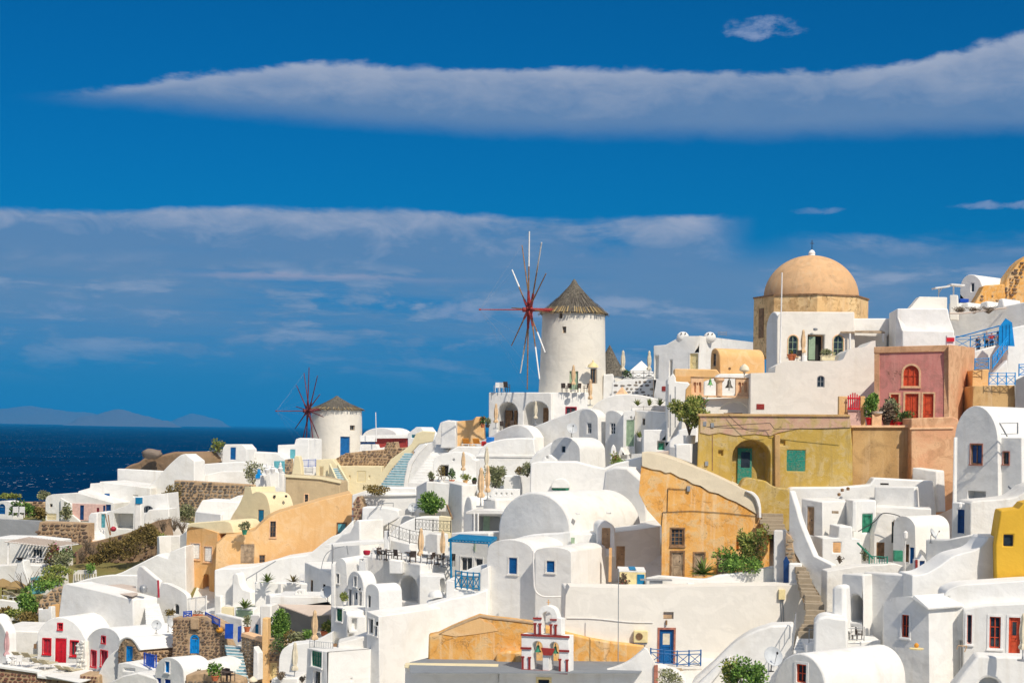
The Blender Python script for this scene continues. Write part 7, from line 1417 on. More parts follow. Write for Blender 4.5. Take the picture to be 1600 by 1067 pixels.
MB().pbox(Pl(138.4, 2, 1025), *[Pl(138.4, 2, 1025).uv(x, 696)[0] for x in (1029, 1037)], Pl(138.4, 2, 1025).uv(1033, 703)[1], Pl(138.4, 2, 1025).uv(1033, 692)[1], 0, .05).done('window', 'green', T)
house('dusty_path', 'tan dusty roof path climbing above the ochre house', 'path', 'dustroof', [(1003, 800), (1005, 712), (1030, 706), (1047, 704), (1060, 716), (1078, 722), (1080, 800)], Pl(131, -2, 1030), (88, 3), bev=.06)
T = house('white_stack', 'stacked white blocks stepping under the potted tree', 'wall', 'white2', [(1044, 790), (1046, 690), (1052, 684), (1060, 678), (1060, 672), (1090, 664), (1092, 790)], Pl(132, -4, 1070), (86, 2.5)); mass(T, 'left_face', 'white', [(1044, 740), (1045, 697), (1056, 697), (1056, 740)], Pl(130.5, -40, 1056), (50, 1)); mass(T, 'front_block', 'white2', [(1056, 740), (1056, 694), (1080, 692), (1081, 740)], Pl(130.4, 4, 1066), (94, 1))
house('shade_panel', 'blue-grey shade panel at the corner of the mustard house', 'wall', 'dblue' if 0 else 'greyp', [(1081, 730), (1082, 692), (1090, 690), (1090, 730)], Pl(122, -10, 1086), (80, .4), bev=.03)  # grey colour stands in for the blue shade in this corner
T = thing('tree', 'rounded olive-green tree in a white cylinder pot beside the mustard house', 'tree', at(1077, 692, 121)); MB().lathe(at(1077, 693, 121), [(.42, 0), (.45, .6), (.4, .62)], 20).done('pot', 'frame_w', T, smooth=40)
rnd = random.Random(9); mb = MB(); lb = MB(); b0 = at(1077, 681, 121)
for i in range(9):
    a = rnd.uniform(0, 6.28); p = b0.copy(); 
    for j in range(4): q = p+Vector((math.cos(a)*.17*(1+j*.6), math.sin(a)*.17, .62)); mb.bar(p, q, .045-.009*j, 6); p = q; a += rnd.uniform(-.5, .5)
for i in range(34):
    a = rnd.uniform(0, 6.28); r = rnd.uniform(.2, 1.3); leaves(lb, b0+Vector((math.cos(a)*r, math.sin(a)*r, 1.65+rnd.uniform(-.75, 1.0)*(1.25-r*.5))), .42, .42, .36, 110, .17, rnd)
mb.done('trunk', 'bark', T); lb.done('crown', 'leafy', T)
bush('leafy sprig with orange blossoms on the bell terrace', at(1096, 642, 133), .55, .65, 240, .16, 'leaf', 136, flower='flowr')
# ================================================================== centre: big vault
T = house('holed_parapet', 'white parapet with a row of small dark holes', 'wall', 'white2', [(766, 810), (767, 768), (773, 764), (812, 764), (812, 810)], Pl(138, -2, 790), (88, .8), [H(x, 769.5, x+2.6, 773.5, deep=.15) for x in (774, 782, 790, 798)], bev=.04)
house('white_box', 'white flat box roof by the small round bush', 'wall', 'white2', [(785, 790), (787, 743), (813, 743), (814, 763), (814, 790)], Pl(142, -4, 800), (86, 2)); house('white_ledge', 'white roof ledge with a small green shrub', 'wall', 'white2', [(744, 800), (745, 760), (790, 758), (790, 800)], Pl(143, -3, 765), (86, 3))
bush('round grey-green shrub behind the twin parasols', at(774, 762, 140), 1.0, 1.05, 1000, .19, 'leafg', 140); bush('thin green shrub on the white ledge', at(824, 745, 141), .45, .65, 320, .16, 'leafg', 141); bush('small dark shrub near the white box roof', at(812, 741, 141.5), .4, .3, 200, .14, 'leafo', 142)
inst('parasol', 'closed tan parasol, taller of the twin pair', at(751, 792, 131), 0, 1.18); inst('parasol', 'closed tan parasol, shorter of the twin pair', at(761.5, 782, 132), 30, 1.05); inst('parasol_l', 'pale closed parasol by the round grey-green shrub', at(760, 742, 147), 0, .95)
T = house('twin_vault_house', 'white house with a tall grey-shaded arch beside the twin parasols', 'house', 'white', [(722, 905), (724, 800), *sp((725, 790), (728, 779), (732, 775), (736, 780), (738, 795)), (739, 905)], Pl(137, -50, 732), (42, 792))
T = house('rounded_block', 'rounded blue-shaded white block behind the blue pergola', 'wall', 'white', [(753, 840), (754, 781), (760, 777), (774, 778), (776, 782), (777, 840)], Pl(134, -45, 776), (45, 2.5), bev=.2)
T = house('canopy_room', 'white room with a thin flat canopy and sage curtain', 'house', 'white', [(736, 905), (737, 798), (786, 798), (790, 905)], Pl(130.5, -6, 760), (84, 3), [H(745, 806, 781, 842, deep=1.8)]); mass(T, 'canopy', 'white', [(727, 803), (728, 799), (740, 796), (786, 797), (788, 803)], Pl(129, -6, 760), (84, 2.4), bev=.03)
for px in (741, 747): MB().bar(at(px, 802, 129), at(px, 836, 129), .07, 8).done('post', 'frame_w', T)
MB().box(at(760, 825, 131), .5, .1, 2.2).done('curtain', 'sage', T)
T = house('blue_pergola_house', 'grey-shaded house wall with two trimmed windows behind the blue pergola', 'house', 'white', [(704, 975), (705, 832), (764, 832), (766, 975)], Pl(121, -32, 764), (58, 3), [W(720, 870, 738, 892, c='frame_w', glass='glass', trim=('frame_w', .08), bars=(2, 1)), W(742, 872, 754.5, 886, c='frame_w', trim=('frame_w', .08), bars=(1, 1))])
T = thing('blue_pergola', 'bright blue slatted pergola on slender blue posts', 'pergola', at(704, 905, 118)); A = [at(701, 845, 117.5), at(766, 849, 116), at(776, 842, 119), at(717, 838, 120.5)]
for a_, b_ in ((0, 1), (1, 2), (2, 3), (3, 0)): MB().bar(A[a_], A[b_], .06, 6).done('beam', 'teal', T)
for i in range(14): p, q = A[0].lerp(A[1], i/13), A[3].lerp(A[2], i/13); MB().bar(p+Vector((0, 0, .07)), q+Vector((0, 0, .07)), .05, 5).done('slat', 'teal', T)
for i in range(9): p, q = A[0].lerp(A[3], i/8), A[1].lerp(A[2], i/8); MB().bar(p+Vector((0, 0, .13)), q+Vector((0, 0, .13)), .06, 5).done('lath', 'teal', T)
MB().bar(at(704, 846, 117.4), at(705, 906, 117.4), .085, 6).done('post', 'teal', T); MB().bar(at(764, 849, 116), at(764, 862, 116), .07, 6).done('post', 'teal', T)
railing('railing', 'pale green balcony railing above the blue pergola', 'railing', [at(714, 857, 123), at(742, 861, 121.5)], 1.05, 'sage', .04, .03, 'x', .7)
railing('railing', 'teal-blue lattice balcony panel on the white balcony', 'railing', [at(711.5, 918, 112.6), at(730, 921, 112.2), at(748.5, 922, 111.8)], 1.15, 'teal', .05, .04, 'x', .40)
T = house('white_balcony', 'white balcony wall beside the big vaulted house', 'wall', 'white', [(696, 990), (697, 906), (710, 907), (711, 921), (750, 925), (751, 890), (764, 884), (766, 990)], Pl(112.5, -8, 730), (82, 3), bev=.06); mass(T, 'rounded_top', 'white2', [(716, 900), *sp((718, 898), (730, 890), (745, 885), (764, 882)), (765, 900)], Pl(113.6, -8, 740), (82, 2))
T = house('low_arch_house', 'low white house with a grey arch and wall lamp left of the teal lattice', 'house', 'white2', [(655, 985), (656, 900), (695, 899), (700, 985)], Pl(116.5, 4, 680), (94, 3), [H(687.5, 903, 697 if 0 else 694.5, 925, top=.8, deep=.5)])
T['label'] = 'low white house with a small grey arch beside the teal lattice'
dome(thing('small_grey_dome', 'small grey rounded dome before the teal lattice balcony', 'dome', at(682, 932, 113.5)), at(682, 932, 113.5), sc_(13, 113.5), sc_(11, 113.5), 'white')
T = house('vault_church', 'largest white barrel-vaulted house with smooth rounded gable', 'house', 'white', [(777, 950), (778, 828), *arc(778, 892, 828, 830, 61, 22), (893, 950)], Pl(118.5, -35, 850), (52, 1006), bev=.16, smooth=40)
mass(T, 'string_course', 'white2', [(800, 862), (801, 842), *sp((815, 838), (835, 834), (870, 832), (893, 829)), (894, 862)], Pl(116.2, -30, 850), (60, 1.5), bev=.15)
T = house('vault_side_wall', 'plain white side wall beneath the big barrel vault with wooden doors', 'house', 'white2', [(888, 960), (890, 836), *sp((892, 835), (930, 834), (980, 829), (1031, 822)), (1034, 960)], Pl(115.8, 12, 960), (100, 4), [Dr(963, 853, 976.5, 888, c='tanwood')])
mass(T, 'dormer', 'white2', [(932.5, 870), (933, 828), *arc(933, 961, 826, 828, 12), (961.5, 870)], Pl(114.6, 2, 945), (92, 3.2), [Dr(940.5, 824.5, 953.5, 857, c='tanwood')], bev=.07)
MB().box(at(953.5, 882, 112.6), .20, .12, 2.3).done('tall_board', 'orangewood', T)
for x, y in ((903, 802), (951, 801)): MB().box(at(x, y, 117), .3, .5, .12).done('spout', 'white2', T, bev=.03)
MB().box(at(895, 844, 114.8), .26, .1, .4).done('meter_box', 'sage', T)
T = house('blue_window_house', 'white rounded house with a blue window and pink-lit reveal', 'house', 'white', [(760, 1040), (761, 866), *arc(762, 832, 858, 861, 17, 14), (838, 864), (840, 1040)], Pl(112, -28, 800), (62, 5), [W(795, 871, 808, 896, c='blue', shut='blue', two=1, trim=('old', .10))])
T = house('blue_window_wing', 'white projecting wing with a small square blue window', 'house', 'white', [(835, 1040), (836, 866), *arc(836, 892, 862, 863, 8, 10), (893, 1040)], Pl(109.5, -22, 870), (64, 952), [W(854, 876, 866.5, 893.5, c='blue', shut='blue', two=0, trim=('old', .10))])
pts = [at(x, y, 108.6) for x, y in sp((833, 860), (834, 900), (836, 921), (845, 930), (858, 932), (880, 932), (884, 938), (886, 970), (892, 988))]; o = MB().path(pts, .055, 8).done('pipe', 'frame_w', None, smooth=40); o['label'] = 'white pipe curving under the small square blue window'; o['category'] = 'pipe'
house('white_lit_wall', 'warm white wall left of the big house above the orange plaster', 'wall', 'white2', [(664, 1090), (668, 945), (700, 936), (740, 928), (762, 920), (764, 1090)], Pl(111.5, 8, 715), (94, 3)) ; COL.objects['white_lit_wall']['label'] = 'warm white wall between the flat-roofed house and blue window house'
T = thing('kiosk', 'small cream kiosk with a blue door and blue roof stripe', 'kiosk', at(988, 914, 107.5)); kp = Pl(107.5, -6, 985); mass(T, 'wall', 'trim_cream', [(968, 915), (968, 892), (1008, 893), (1008, 915)], kp, (84, 1.2), bev=.03)
vs = [kp.pt(967, 893), kp.pt(1009, 894)]; e_ = Vector((0, 1.6, .12)); vs = [vs[0], vs[1], vs[1]+e_, vs[0]+e_]; vs += [v+Vector((0, 0, .1)) for v in vs]; part('roof', vs, [(3, 2, 1, 0), (4, 5, 6, 7), (0, 1, 5, 4), (1, 2, 6, 5), (2, 3, 7, 6), (3, 0, 4, 7)], 'frame_w', T)
MB().pbox(kp, kp.uv(995.5, 905)[0], kp.uv(1007, 905)[0], kp.uv(1000, 914.5)[1], kp.uv(1000, 897)[1], .0, .05).done('door', 'teal', T); p, q = kp.pt(984, 893), kp.pt(994, 893); vs = [p, q, q+e_*.9, p+e_*.9]; vs = [v+Vector((0, 0, .11)) for v in vs]+[v+Vector((0, 0, .13)) for v in vs]; part('roof_stripe', vs, [(3, 2, 1, 0), (4, 5, 6, 7), (0, 1, 5, 4), (2, 3, 7, 6)], 'teal', T)
T = thing('table', 'long grey plank table beside the cream kiosk', 'table', at(1022, 912, 106)); MB().box(at(1025, 905.5, 106), 2.0, .6, .07).done('table_top', 'gmetal', T); MB().box(at(1025, 910, 106), .8, .4, .36).done('pedestal', 'gmetal', T)
bush('dry reddish plant beside the cream kiosk', at(973, 915, 106.5), .35, .4, 160, .14, 'leafdry', 143, flower='flowr')
o = MB().box(at(1079, 914, 105), .42, .4, .30).done('box', 'frame_w', None, bev=.03); o['label'] = 'small white box lying on the roof edge by the low garden wall'; o['category'] = 'box'
# ================================================================== ochre house and lower court
op = Pl(111, 12, 1100)
T = house('ochre_house', 'weathered orange house front under a sweeping cream vault edge', 'house', 'ochre', [(1033, 960), (1034, 822), (1011, 796), (998, 770), (1002, 727), *sp((1003, 727), (1018, 732), (1032, 735), (1048, 738), (1062, 745), (1083, 755), (1108, 767), (1137, 778), (1166, 792), (1187, 806)), (1196, 822), (1201, 850), (1202, 960)], op, (79, 4),
  [W(1048.5, 826, 1068, 852, c='brown', bars=(3, 4), trim=('brown', .10)), Dr(1049, 862.5, 1067, 900, c='greywood', trim=('brown', .12)), Dr(1084.5, 864, 1100, 900, c='greywood', trim=('brown', .10)), Dr(1122, 868, 1136.5, 900, c='greywood', trim=('brown', .10)), H(1150.5, 839, 1154.5, 859, deep=.3)], bev=.05, smooth=35)
MB().path([op.pt(x, y)+op.n*.06 for x, y in ((1033, 822), (1035, 800), (1080, 798), (1130, 801), (1180, 806))], .02, 4).path([op.pt(x, y)+op.n*.06 for x, y in ((1075, 765), (1043, 763), (1042, 800))], .02, 4).done('cable', 'metal', T)
MB().box(op.pt(1075, 763)+op.n*.1, .22, .18, .34).done('meter_box', 'gmetal', T)
band = [*sp((1003, 706), (1020, 708), (1048, 716), (1083, 729), (1120, 744), (1157, 762), (1176, 770), (1184, 780), (1187.5, 792)), (1188, 808)]
low_ = [(1187, 806), (1166, 793), (1150, 784), (1137, 779), (1122, 771), (1108, 768), (1095, 759), (1083, 756), (1072, 749), (1062, 746), (1048, 738), (1040, 739), (1032, 735), (1018, 733), (1003, 728)]
mass(T, 'vault_edge', 'trim_c2', band+low_, Pl(110.9, 12, 1100), (80, 5), bev=.06, smooth=40)
mass(T, 'vault_rim', 'white2', [*sp((1168, 766), (1178, 769), (1186, 778), (1189.5, 792)), (1190, 809), (1186, 809), *sp((1185.5, 794), (1181, 780), (1174, 772), (1166, 768))], Pl(110.6, 12, 1100), (102, .7), bev=.03)
agave('large yellow-striped agave at the foot of the ochre house', at(1098, 897, 108), 1.15, 60, 'leafy', 9, wd=.12)
bush('mass of green creepers against the ochre house wall', at(1146, 896, 108), 1.15, .85, 800, .18, 'leaf', 144); bush('tall climbing shrub on the ochre house wall', at(1176, 884, 108.6), 1.0, 1.45, 750, .18, 'leafy', 145); bush('low green shrubs on the garden wall by the pier', at(1168, 894, 107), 1.2, .5, 480, .16, 'leaf', 146); bush('yellow-green vine top beside the slot window', at(1160, 868, 109.2), .5, .8, 400, .16, 'leafy', 147)
T = house('garden_wall', 'low curved white garden wall before the ochre house', 'wall', 'white', [(1008, 960), (1010, 903), (1030, 899), *sp((1030, 899), (1060, 901), (1100, 904), (1125, 898), (1166, 893), (1210, 884)), (1212, 960)], Pl(106.8, 2, 1110), (92, .6), bev=.08)
house('garden_floor', 'dusty ledge between garden wall and the great lower wall', 'path', 'old', [(880, 990), (882, 917), (1000, 919), (1100, 917), (1238, 914), (1240, 990)], Pl(104.6, 2, 1060), (92, 3), bev=.1)
T = house('white_pier', 'square white pier at the end of the garden wall', 'pillar', 'white', [(1208, 960), (1209, 828), (1227, 828), (1228, 960)], Pl(106, -12, 1218), (75, .9), bev=.07)
T = house('blue_gate_post', 'dark blue pointed gate between white piers above the stone steps', 'gate', 'dblue', [(1224, 915), (1224, 876), (1228, 868), (1233, 877), (1233, 915)], Pl(104.9, -20, 1229), (70, .12), bev=.01)
house('white_pier', 'lower white pier beside the dark blue pointed gate', 'pillar', 'white2', [(1232, 960), (1233, 880), (1253, 880), (1254, 960)], Pl(104.3, -6, 1243), (82, .8), bev=.07)
BW = [(880, 1060), (884, 930), (890, 916), (960, 918), (1000, 918.5), (1060, 917), (1140, 915.5), (1236, 914), (1250, 912), *sp((1251, 915), (1252, 930), (1257, 945), (1263, 955), (1260, 968), (1250, 978), (1242, 990), (1240, 1000)), (1240, 1060)]
wp = Pl(102.8, 3, 1060)
T = house('great_lower_wall', 'great smooth white wall with a blue door and square vent', 'house', 'old2', BW, wp, (92, 2.4), [Dr(1030, 983, 1052.5, 1036, c='blue', fc='dblue', trim=('rust2', .12), glazed='canvasl'), H(1036.5, 955.5, 1052.5, 966.5, deep=.3)], bev=.08)
MB().box(wp.pt(1043, 963)-wp.n*.1, .55, .1, .22).done('vent_flap', 'tanwood', T); MB().box(wp.pt(1041, 972)+wp.n*.08, .1, .16, .28).done('wall_lamp', 'brown', T)
mb = MB(); mb.box(wp.pt(1221, 928)+wp.n*.12, .40, .2, .62); mb.done('electric_box', 'trim_cream', T, bev=.02); MB().bar(wp.pt(1220, 935)+wp.n*.06, wp.pt(1221, 976)+wp.n*.06, .03).bar(wp.pt(1223, 935)+wp.n*.06, wp.pt(1224.5, 976)+wp.n*.06, .03).done('conduit', 'gmetal', T)
MB().path([wp.pt(x, y)+wp.n*.05 for x, y in sp((886, 965), (930, 966), (980, 971), (1020, 972))], .03, 5).done('cable', 'frame_w', T)
T = thing('air_conditioner', 'cream air conditioner on brackets near the blue door', 'air conditioner', wp.pt(1000, 1003)); c = wp.pt(1000, 993)+wp.n*.28; MB().box(c, .86, .36, .72).done('casing', 'trim_cream', T, bev=.03); MB().bar(c+Vector((-.1, -.17, .02)), c+Vector((-.1, -.21, .02)), .22, 16).done('fan_grille', 'brown', T); MB().box(c+Vector((0, .05, -.42)), .8, .3, .1).done('bracket', 'gmetal', T)
railing('railing', 'blue crossed railing in front of the blue door', 'railing', [wp.pt(1013, 1033)+wp.n*1.0, wp.pt(1054, 1037)+wp.n*1.0, wp.pt(1091, 1036)+wp.n*.9], .92, 'blue', .045, .03, 'x', .9)
MB().box(wp.pt(1052, 1039)+wp.n*.6, 3.2, 1.2, .12).done('doorstep', 'old', COL.objects['great_lower_wall']); stones(COL.objects['great_lower_wall'], Pl(101.7, 3, 1060), [(1052, 1064), (1054, 1042), (1098, 1041), (1094, 1050), (1080, 1062)], 'stepstone', .4, .06, .12, 61)
o = MB().bar(at(965.5, 1100, 99.5), at(966.5, 888, 99.5), .028, 6).done('pole', 'gmetal', None); o['label'] = 'very tall thin pole standing before the great white wall'; o['category'] = 'pole'
# orange plaster ruin and lower roof
T = house('orange_ruin', 'low broken orange plaster wall behind the red-striped belfry', 'ruin', 'ochre', [(668, 1060), (670, 992), (686, 989), (706, 979), (730, 969), (750, 961), (768, 964), (797, 967), (830, 971), (860, 980), (896, 990), (925, 997), (953, 1002), (980, 1005), (1008, 1008), (1002, 1022), (985, 1040), (960, 1060)], Pl(101.9, 2, 820), (92, 1.2), bev=.12)
mass(T, 'buttress', 'ochre', [(770, 1060), (775, 1022), (790, 1016), (818, 1018), (819, 1060)], Pl(101.2, -4, 795), (86, 1), bev=.15); o = mass(T, 'lime_patch', 'peach2', [(688, 990), (706, 981), (732, 971), (750, 965), (756, 970), (770, 975), (778, 985), (745, 990), (712, 994)], Pl(101.86, 2, 820), (92, .1), bev=0)
mass(T, 'rim', 'mortar', [(686, 990), (706, 979), (730, 969), (750, 961), (768, 964), (797, 967), (836, 972), (836, 975), (797, 970), (768, 967), (750, 964), (730, 972), (706, 982)], Pl(101.84, 2, 820), (92, .4), bev=.02)
zf = zof(700, 1034, 100.5)
patch(T, 'roof_floor', 'greyroof', [(640, 1034), (668, 1027), (972, 1033), (1002, 1024), (1010, 1040), (1000, 1050), (640, 1050)], zf)
T = house('lower_white_wall', 'white front wall with a cream edge below the grey flat roof', 'wall', 'white', [(632, 1120), (633, 1041), (779, 1043), (781, 1120)], Pl(99.2, -2, 700), (88, .5), bev=.04); mass(T, 'edging', 'cream', [(632, 1043), (632, 1037.5), (778, 1039.5), (778, 1045)], Pl(99.0, -2, 700), (88, .8), bev=.02)
T = house('curved_front_wall', 'white curved front wall under the belfry rising to the blue railing', 'wall', 'white', [(778, 1120), (780, 1044), (820, 1046), (900, 1050), (936, 1049), *sp((936, 1049), (962, 1042), (982, 1033), (1000, 1019), (1007, 1012)), (1012, 1014), (1026, 1040), (1028, 1120)], Pl(98.6, -3, 900), (88, .6), [W(841, 1061, 858, 1080, c='dark', trim=('trim_cream', .14), bars=(1, 1))], bev=.10)
bp = Pl(97.8, -14, 855)
T = thing('belfry', 'white bell wall with red painted pillars and bands, two arches and green bells', 'belfry', bp.pt(855, 1052))
def arc2(x0, x1, y, h, n=8): return [(x0+(x1-x0)*(1-math.cos(math.pi*i/n))/2, y-h*math.sin(math.pi*i/n)) for i in range(n+1)]
mass(T, 'lower_arcade', 'white2', [(814.5, 1049), (814.5, 989.5), (889, 993), (889, 1053), (873, 1052), (873, 1011), *arc2(873, 857.5, 1011, 8.5), (857.5, 1051.5), (847.5, 1051), (847.5, 1010), *arc2(847.5, 830.5, 1010, 9), (830.5, 1050)], bp, (66, .75), bev=.03)
mass(T, 'upper_arcade', 'white2', [(833.5, 990), (833.5, 964.5), (840, 964.5), *sp((840, 962), (843, 952), (850, 946.5), (857, 946), (866, 951), (870, 960), (871, 965)), (877, 966), (877, 992), (861, 991), (861, 962), *arc2(861, 846.5, 962, 7), (846.5, 990.5)], bp, (66, .6), bev=.03)
def red(x0, y0, x1, y1, k=.07, dy=0, nm='band'):
    mass(T, nm, 'rust', [(x0, y0), (x1, y0+dy), (x1, y1+dy), (x0, y1)], Pl(97.8-k, -14, 855), (76, .1), bev=0)
red(813.5, 989.6, 889.5, 992.6, .10, 3.6, 'cornice'); red(814, 1044.5, 886.5, 1048, .10, 5, 'base_band'); red(813, 1010.5, 830, 1013.8, .08, .4); red(873, 1014.6, 889, 1017.8, .08, .6)
red(832.5, 964.2, 846, 967, .08, .3); red(861 - 2, 966.5, 869.5, 969, .08, .2)
for x, y0, y1 in ((815, 1027, 1045), (825.6, 1028, 1045.5), (873, 1031, 1048), (884.3, 1032, 1048.5), (834.3, 975, 989.8), (842, 975.5, 990), (859, 977, 991), (866.5, 977.5, 991.4)):
    red(x, y0, x+2.9, y1, .08, 0, 'red_pillar'); red(x-1, y0-2.2, x+3.9, y0, .09, 0, 'capital')
mass(T, 'spandrel', 'rust', [(845, 1011.5), (867, 1013), (862, 1023.5), (849, 1023)], Pl(97.68, -14, 855), (76, .12), bev=0); MB().bar(bp.pt(852.5, 1051)-bp.n*.3, bp.pt(853.5, 1023)-bp.n*.3, .16, 12).done('column', 'frame_w', T)
MB().bar(bp.pt(855, 946.5)-bp.n*.3, bp.pt(855.3, 937)-bp.n*.3, .03).bar(bp.pt(852.5, 941)-bp.n*.3, bp.pt(858, 941.3)-bp.n*.3, .025).done('cross', 'orangewood', T)
bell('green bell hanging in the first arch of the red-striped belfry', bp.pt(839, 1008)-bp.n*.3, .20, 'green'); bell('green bell hanging in the second arch of the red-striped belfry', bp.pt(866, 1010)-bp.n*.3, .20, 'green')
T = house('sloping_yard_wall', 'broad pale wall sloping up toward the worn stone steps', 'wall', 'white', [(1068, 1120), (1082, 1064), (1112, 1038), (1130, 1020), *sp((1130, 1020), (1150, 1002), (1175, 987), (1205, 977)), (1240, 976), (1242, 1120)], Pl(97.5, -10, 1150), (80, 2), bev=.12); house('sloping_parapet', 'rounded white parapet running up the broad pale wall', 'wall', 'white2', [(1070, 1120), (1092, 1066), (1118, 1042), (1136, 1026), (1142, 1028), (1128, 1046), (1112, 1066), (1100, 1120)], Pl(96.9, -10, 1110), (80, .9), bev=.15)
T = house('white_mound_wall', 'small white wall with a rust-brown post below the blue door', 'wall', 'white', [(1000, 1120), (1004, 1040), (1035, 1040), (1062, 1050), (1072, 1062), (1076, 1120)], Pl(98.4, -4, 1040), (86, 1.2)); mass(T, 'post', 'rust2', [(1021, 1100), (1022, 1039), (1028, 1039), (1028, 1100)], Pl(98.2, -4, 1025), (86, .4), bev=.02)
bush('spotty pale green shrub under the blue railing', at(1045, 1074, 96.5), .75, .55, 420, .13, 'leafg', 148); bush('yellow-ochre bush at the lower edge beside the dish', at(1141, 1076, 82.5), .6, .85, 700, .14, 'leafy', 149); bush('bright green bush at the lower edge beside the dish', at(1160, 1080, 82), .75, .9, 900, .14, 'leaf', 150); bush('low green bush touching the red-window vault', at(1186, 1076, 82), .6, .7, 500, .14, 'leaf', 151)
inst('dish', 'big pale satellite dish on the vault with the red window', at(1206, 1049, 83.4), 15, 1.15)
# ================================================================== stone steps
S_ = stair('staircase', 'worn stone steps winding up between white walls', (1246, 985, 1272, 986, 96.6, 96.4), (1262, 946, 1291, 952, 98.5, 98.3), 6, 'stepstone', jit=.09, drop=2.4)
stair('staircase', '', (1260, 942, 1289, 948, 98.8, 98.6), (1243, 880, 1258, 880, 104.5, 104.5), 10, 'stepstone', jit=.10, drop=2.2, T=S_)
stair('staircase', 'short upper flight of worn stone steps below the mustard house', (1196, 828, 1229, 830, 108.5, 108.5), (1188, 797, 1222, 798, 112.5, 112.5), 6, 'stepstone', jit=.04, drop=1.6)
pl = Pl(105.2, -20, 1236); T = house('step_side_wall', 'narrow honey stone strip between white walls beside the steps', 'stone wall', 'mortar', [(1226, 905), (1228, 832), (1236, 838), (1242, 868), (1262, 900), (1290, 940), (1290, 960), (1240, 960)], pl, (70, .6), bev=.05); stones(T, pl, [(1228, 880), (1229, 836), (1236, 842), (1242, 870), (1262, 902), (1288, 944), (1280, 950), (1245, 890)], 'stepstone', .34, .05, .06, 62)
# ================================================================== white complex
T = house('white_roof_house', 'white rooftop parapets below the mustard and tan walls', 'house', 'white2', [(1229, 880), (1233, 763), (1240, 761), (1316, 761), (1359, 757), (1366, 746), (1458, 751), (1463, 800), (1464, 880)], Pl(113, -1, 1340), (89, 1.5), bev=.10)
mass(T, 'inner_parapet', 'white', [(1364, 830), (1366, 760), (1430, 760), (1434, 830)], Pl(110.8, -30, 1400), (60, .8)); mass(T, 'inner_step', 'white', [(1366, 850), (1368, 790), (1456, 794), (1458, 850)], Pl(109.2, -12, 1410), (78, 2)); mass(T, 'parapet_box', 'white', [(1423, 800), (1425, 730), (1464, 735), (1466, 800)], Pl(114.5, -35, 1464), (50, 1.2))
for x, y in ((1316, 765), (1325, 763), (1311, 772)): MB().lathe(at(x, y, 112.4), [(.1, -.12), (.12, .05), (.03, .1)], 8).done('chimney_pot', 'brown', T)
MB().box(at(1382, 756, 112), .5, .3, .12).done('vent', 'dark', T)
T = house('sloping_parapet', 'curved white parapet following the stone steps downhill', 'wall', 'white', [(1232, 850), (1233, 766), *sp((1236, 768), (1243, 790), (1250, 815), (1262, 845), (1272, 868)), (1300, 882), (1298, 948), (1284, 936), (1262, 900), (1244, 868)], Pl(104.2, -46, 1270), (42, .5), bev=.07)
T = house('brown_door_house', 'white cube house with a tall brown door in cool shade', 'house', 'white', [(1250, 930), (1252, 778), (1285, 783), (1286, 930)], Pl(108.8, -46, 1285), (40, 1337), [Dr(1261, 792, 1271, 836, c='tanwood')]); MB().box(at(1305, 800, 107), .4, .2, .16).done('wall_vent', 'greywood', T)
T = house('lower_white_court', 'white lower terrace wall with an orange shutter', 'house', 'white2', [(1284, 1000), (1285, 840), (1310, 840), (1311, 822), (1332, 822), (1333, 842), (1345, 842), (1350, 1000)], Pl(106, 4, 1310), (93, 2.5), [W(1302, 847, 1314, 863, c='orangewood', shut='orangewood', two=0, bars=(1, 1))])
twigs('small dry plant on the lower white terrace', at(1312, 880, 104), .3, .5, 10, 152)
T = house('green_door_wall', 'white wall with a green door and a thin sloping rail', 'house', 'white2', [(1332, 930), (1334, 782), (1369, 781), (1370, 930)], Pl(108.2, 3, 1350), (92, 2.5), [Dr(1347.5, 803, 1363.5, 832, c='green')]); mass(T, 'chimney', 'white2', [(1331, 830), (1332, 783), (1338, 783), (1338, 830)], Pl(107.6, -10, 1335), (80, .4), bev=.05)
T = house('court_wall', 'warm white court wall with a brown door and slit window', 'house', 'old', [(1364, 930), (1366, 832), (1372, 812), (1380, 802), (1398, 806), (1400, 930)], Pl(107.2, 3, 1382), (92, 2), [Dr(1369.5, 847, 1382, 873, c='brown'), W(1393.3, 815, 1397, 848, c='brown', bars=(1, 1))])
T = house('vaulted_house', 'white vaulted house with grey gable and a half-open blue door', 'house', 'white', [(1394, 950), (1396, 822), *arc(1396.5, 1430, 820, 826, 17), (1432, 950)], Pl(105.5, -46, 1415), (40, 1489), [Dr(1413, 850, 1420, 878, c='brown'), Dr(1421.5, 855, 1428, 880, c='blue')])
MB().lathe(at(1415, 834, 104.5), [(.04, -.3), (.14, -.25), (.14, .1), (.04, .2)], 8).bar(at(1415, 838, 104.6), at(1414, 898, 104.6), .03).done('lamp', 'frame_w', T)
pts = [at(x, y, 106) for x, y in sp((1341, 830), (1366, 815), (1379, 802), (1400, 804), (1416, 812))]; o = MB().path(pts, .03).done('cable', 'metal', None); o['label'] = 'thin dark cable draped over the court walls'; o['category'] = 'cable'
T = house('blue_shade_wall', 'cool blue-shaded wall below the long vault roof with a bracket dish', 'wall', 'white', [(1444, 960), (1446, 842), (1480, 842), (1520, 834), (1522, 960)], Pl(98.5, -48, 1500), (40, 1)); inst('dish', 'small grey dish under the long vault roof', at(1456, 848, 98.5), 60, .8)
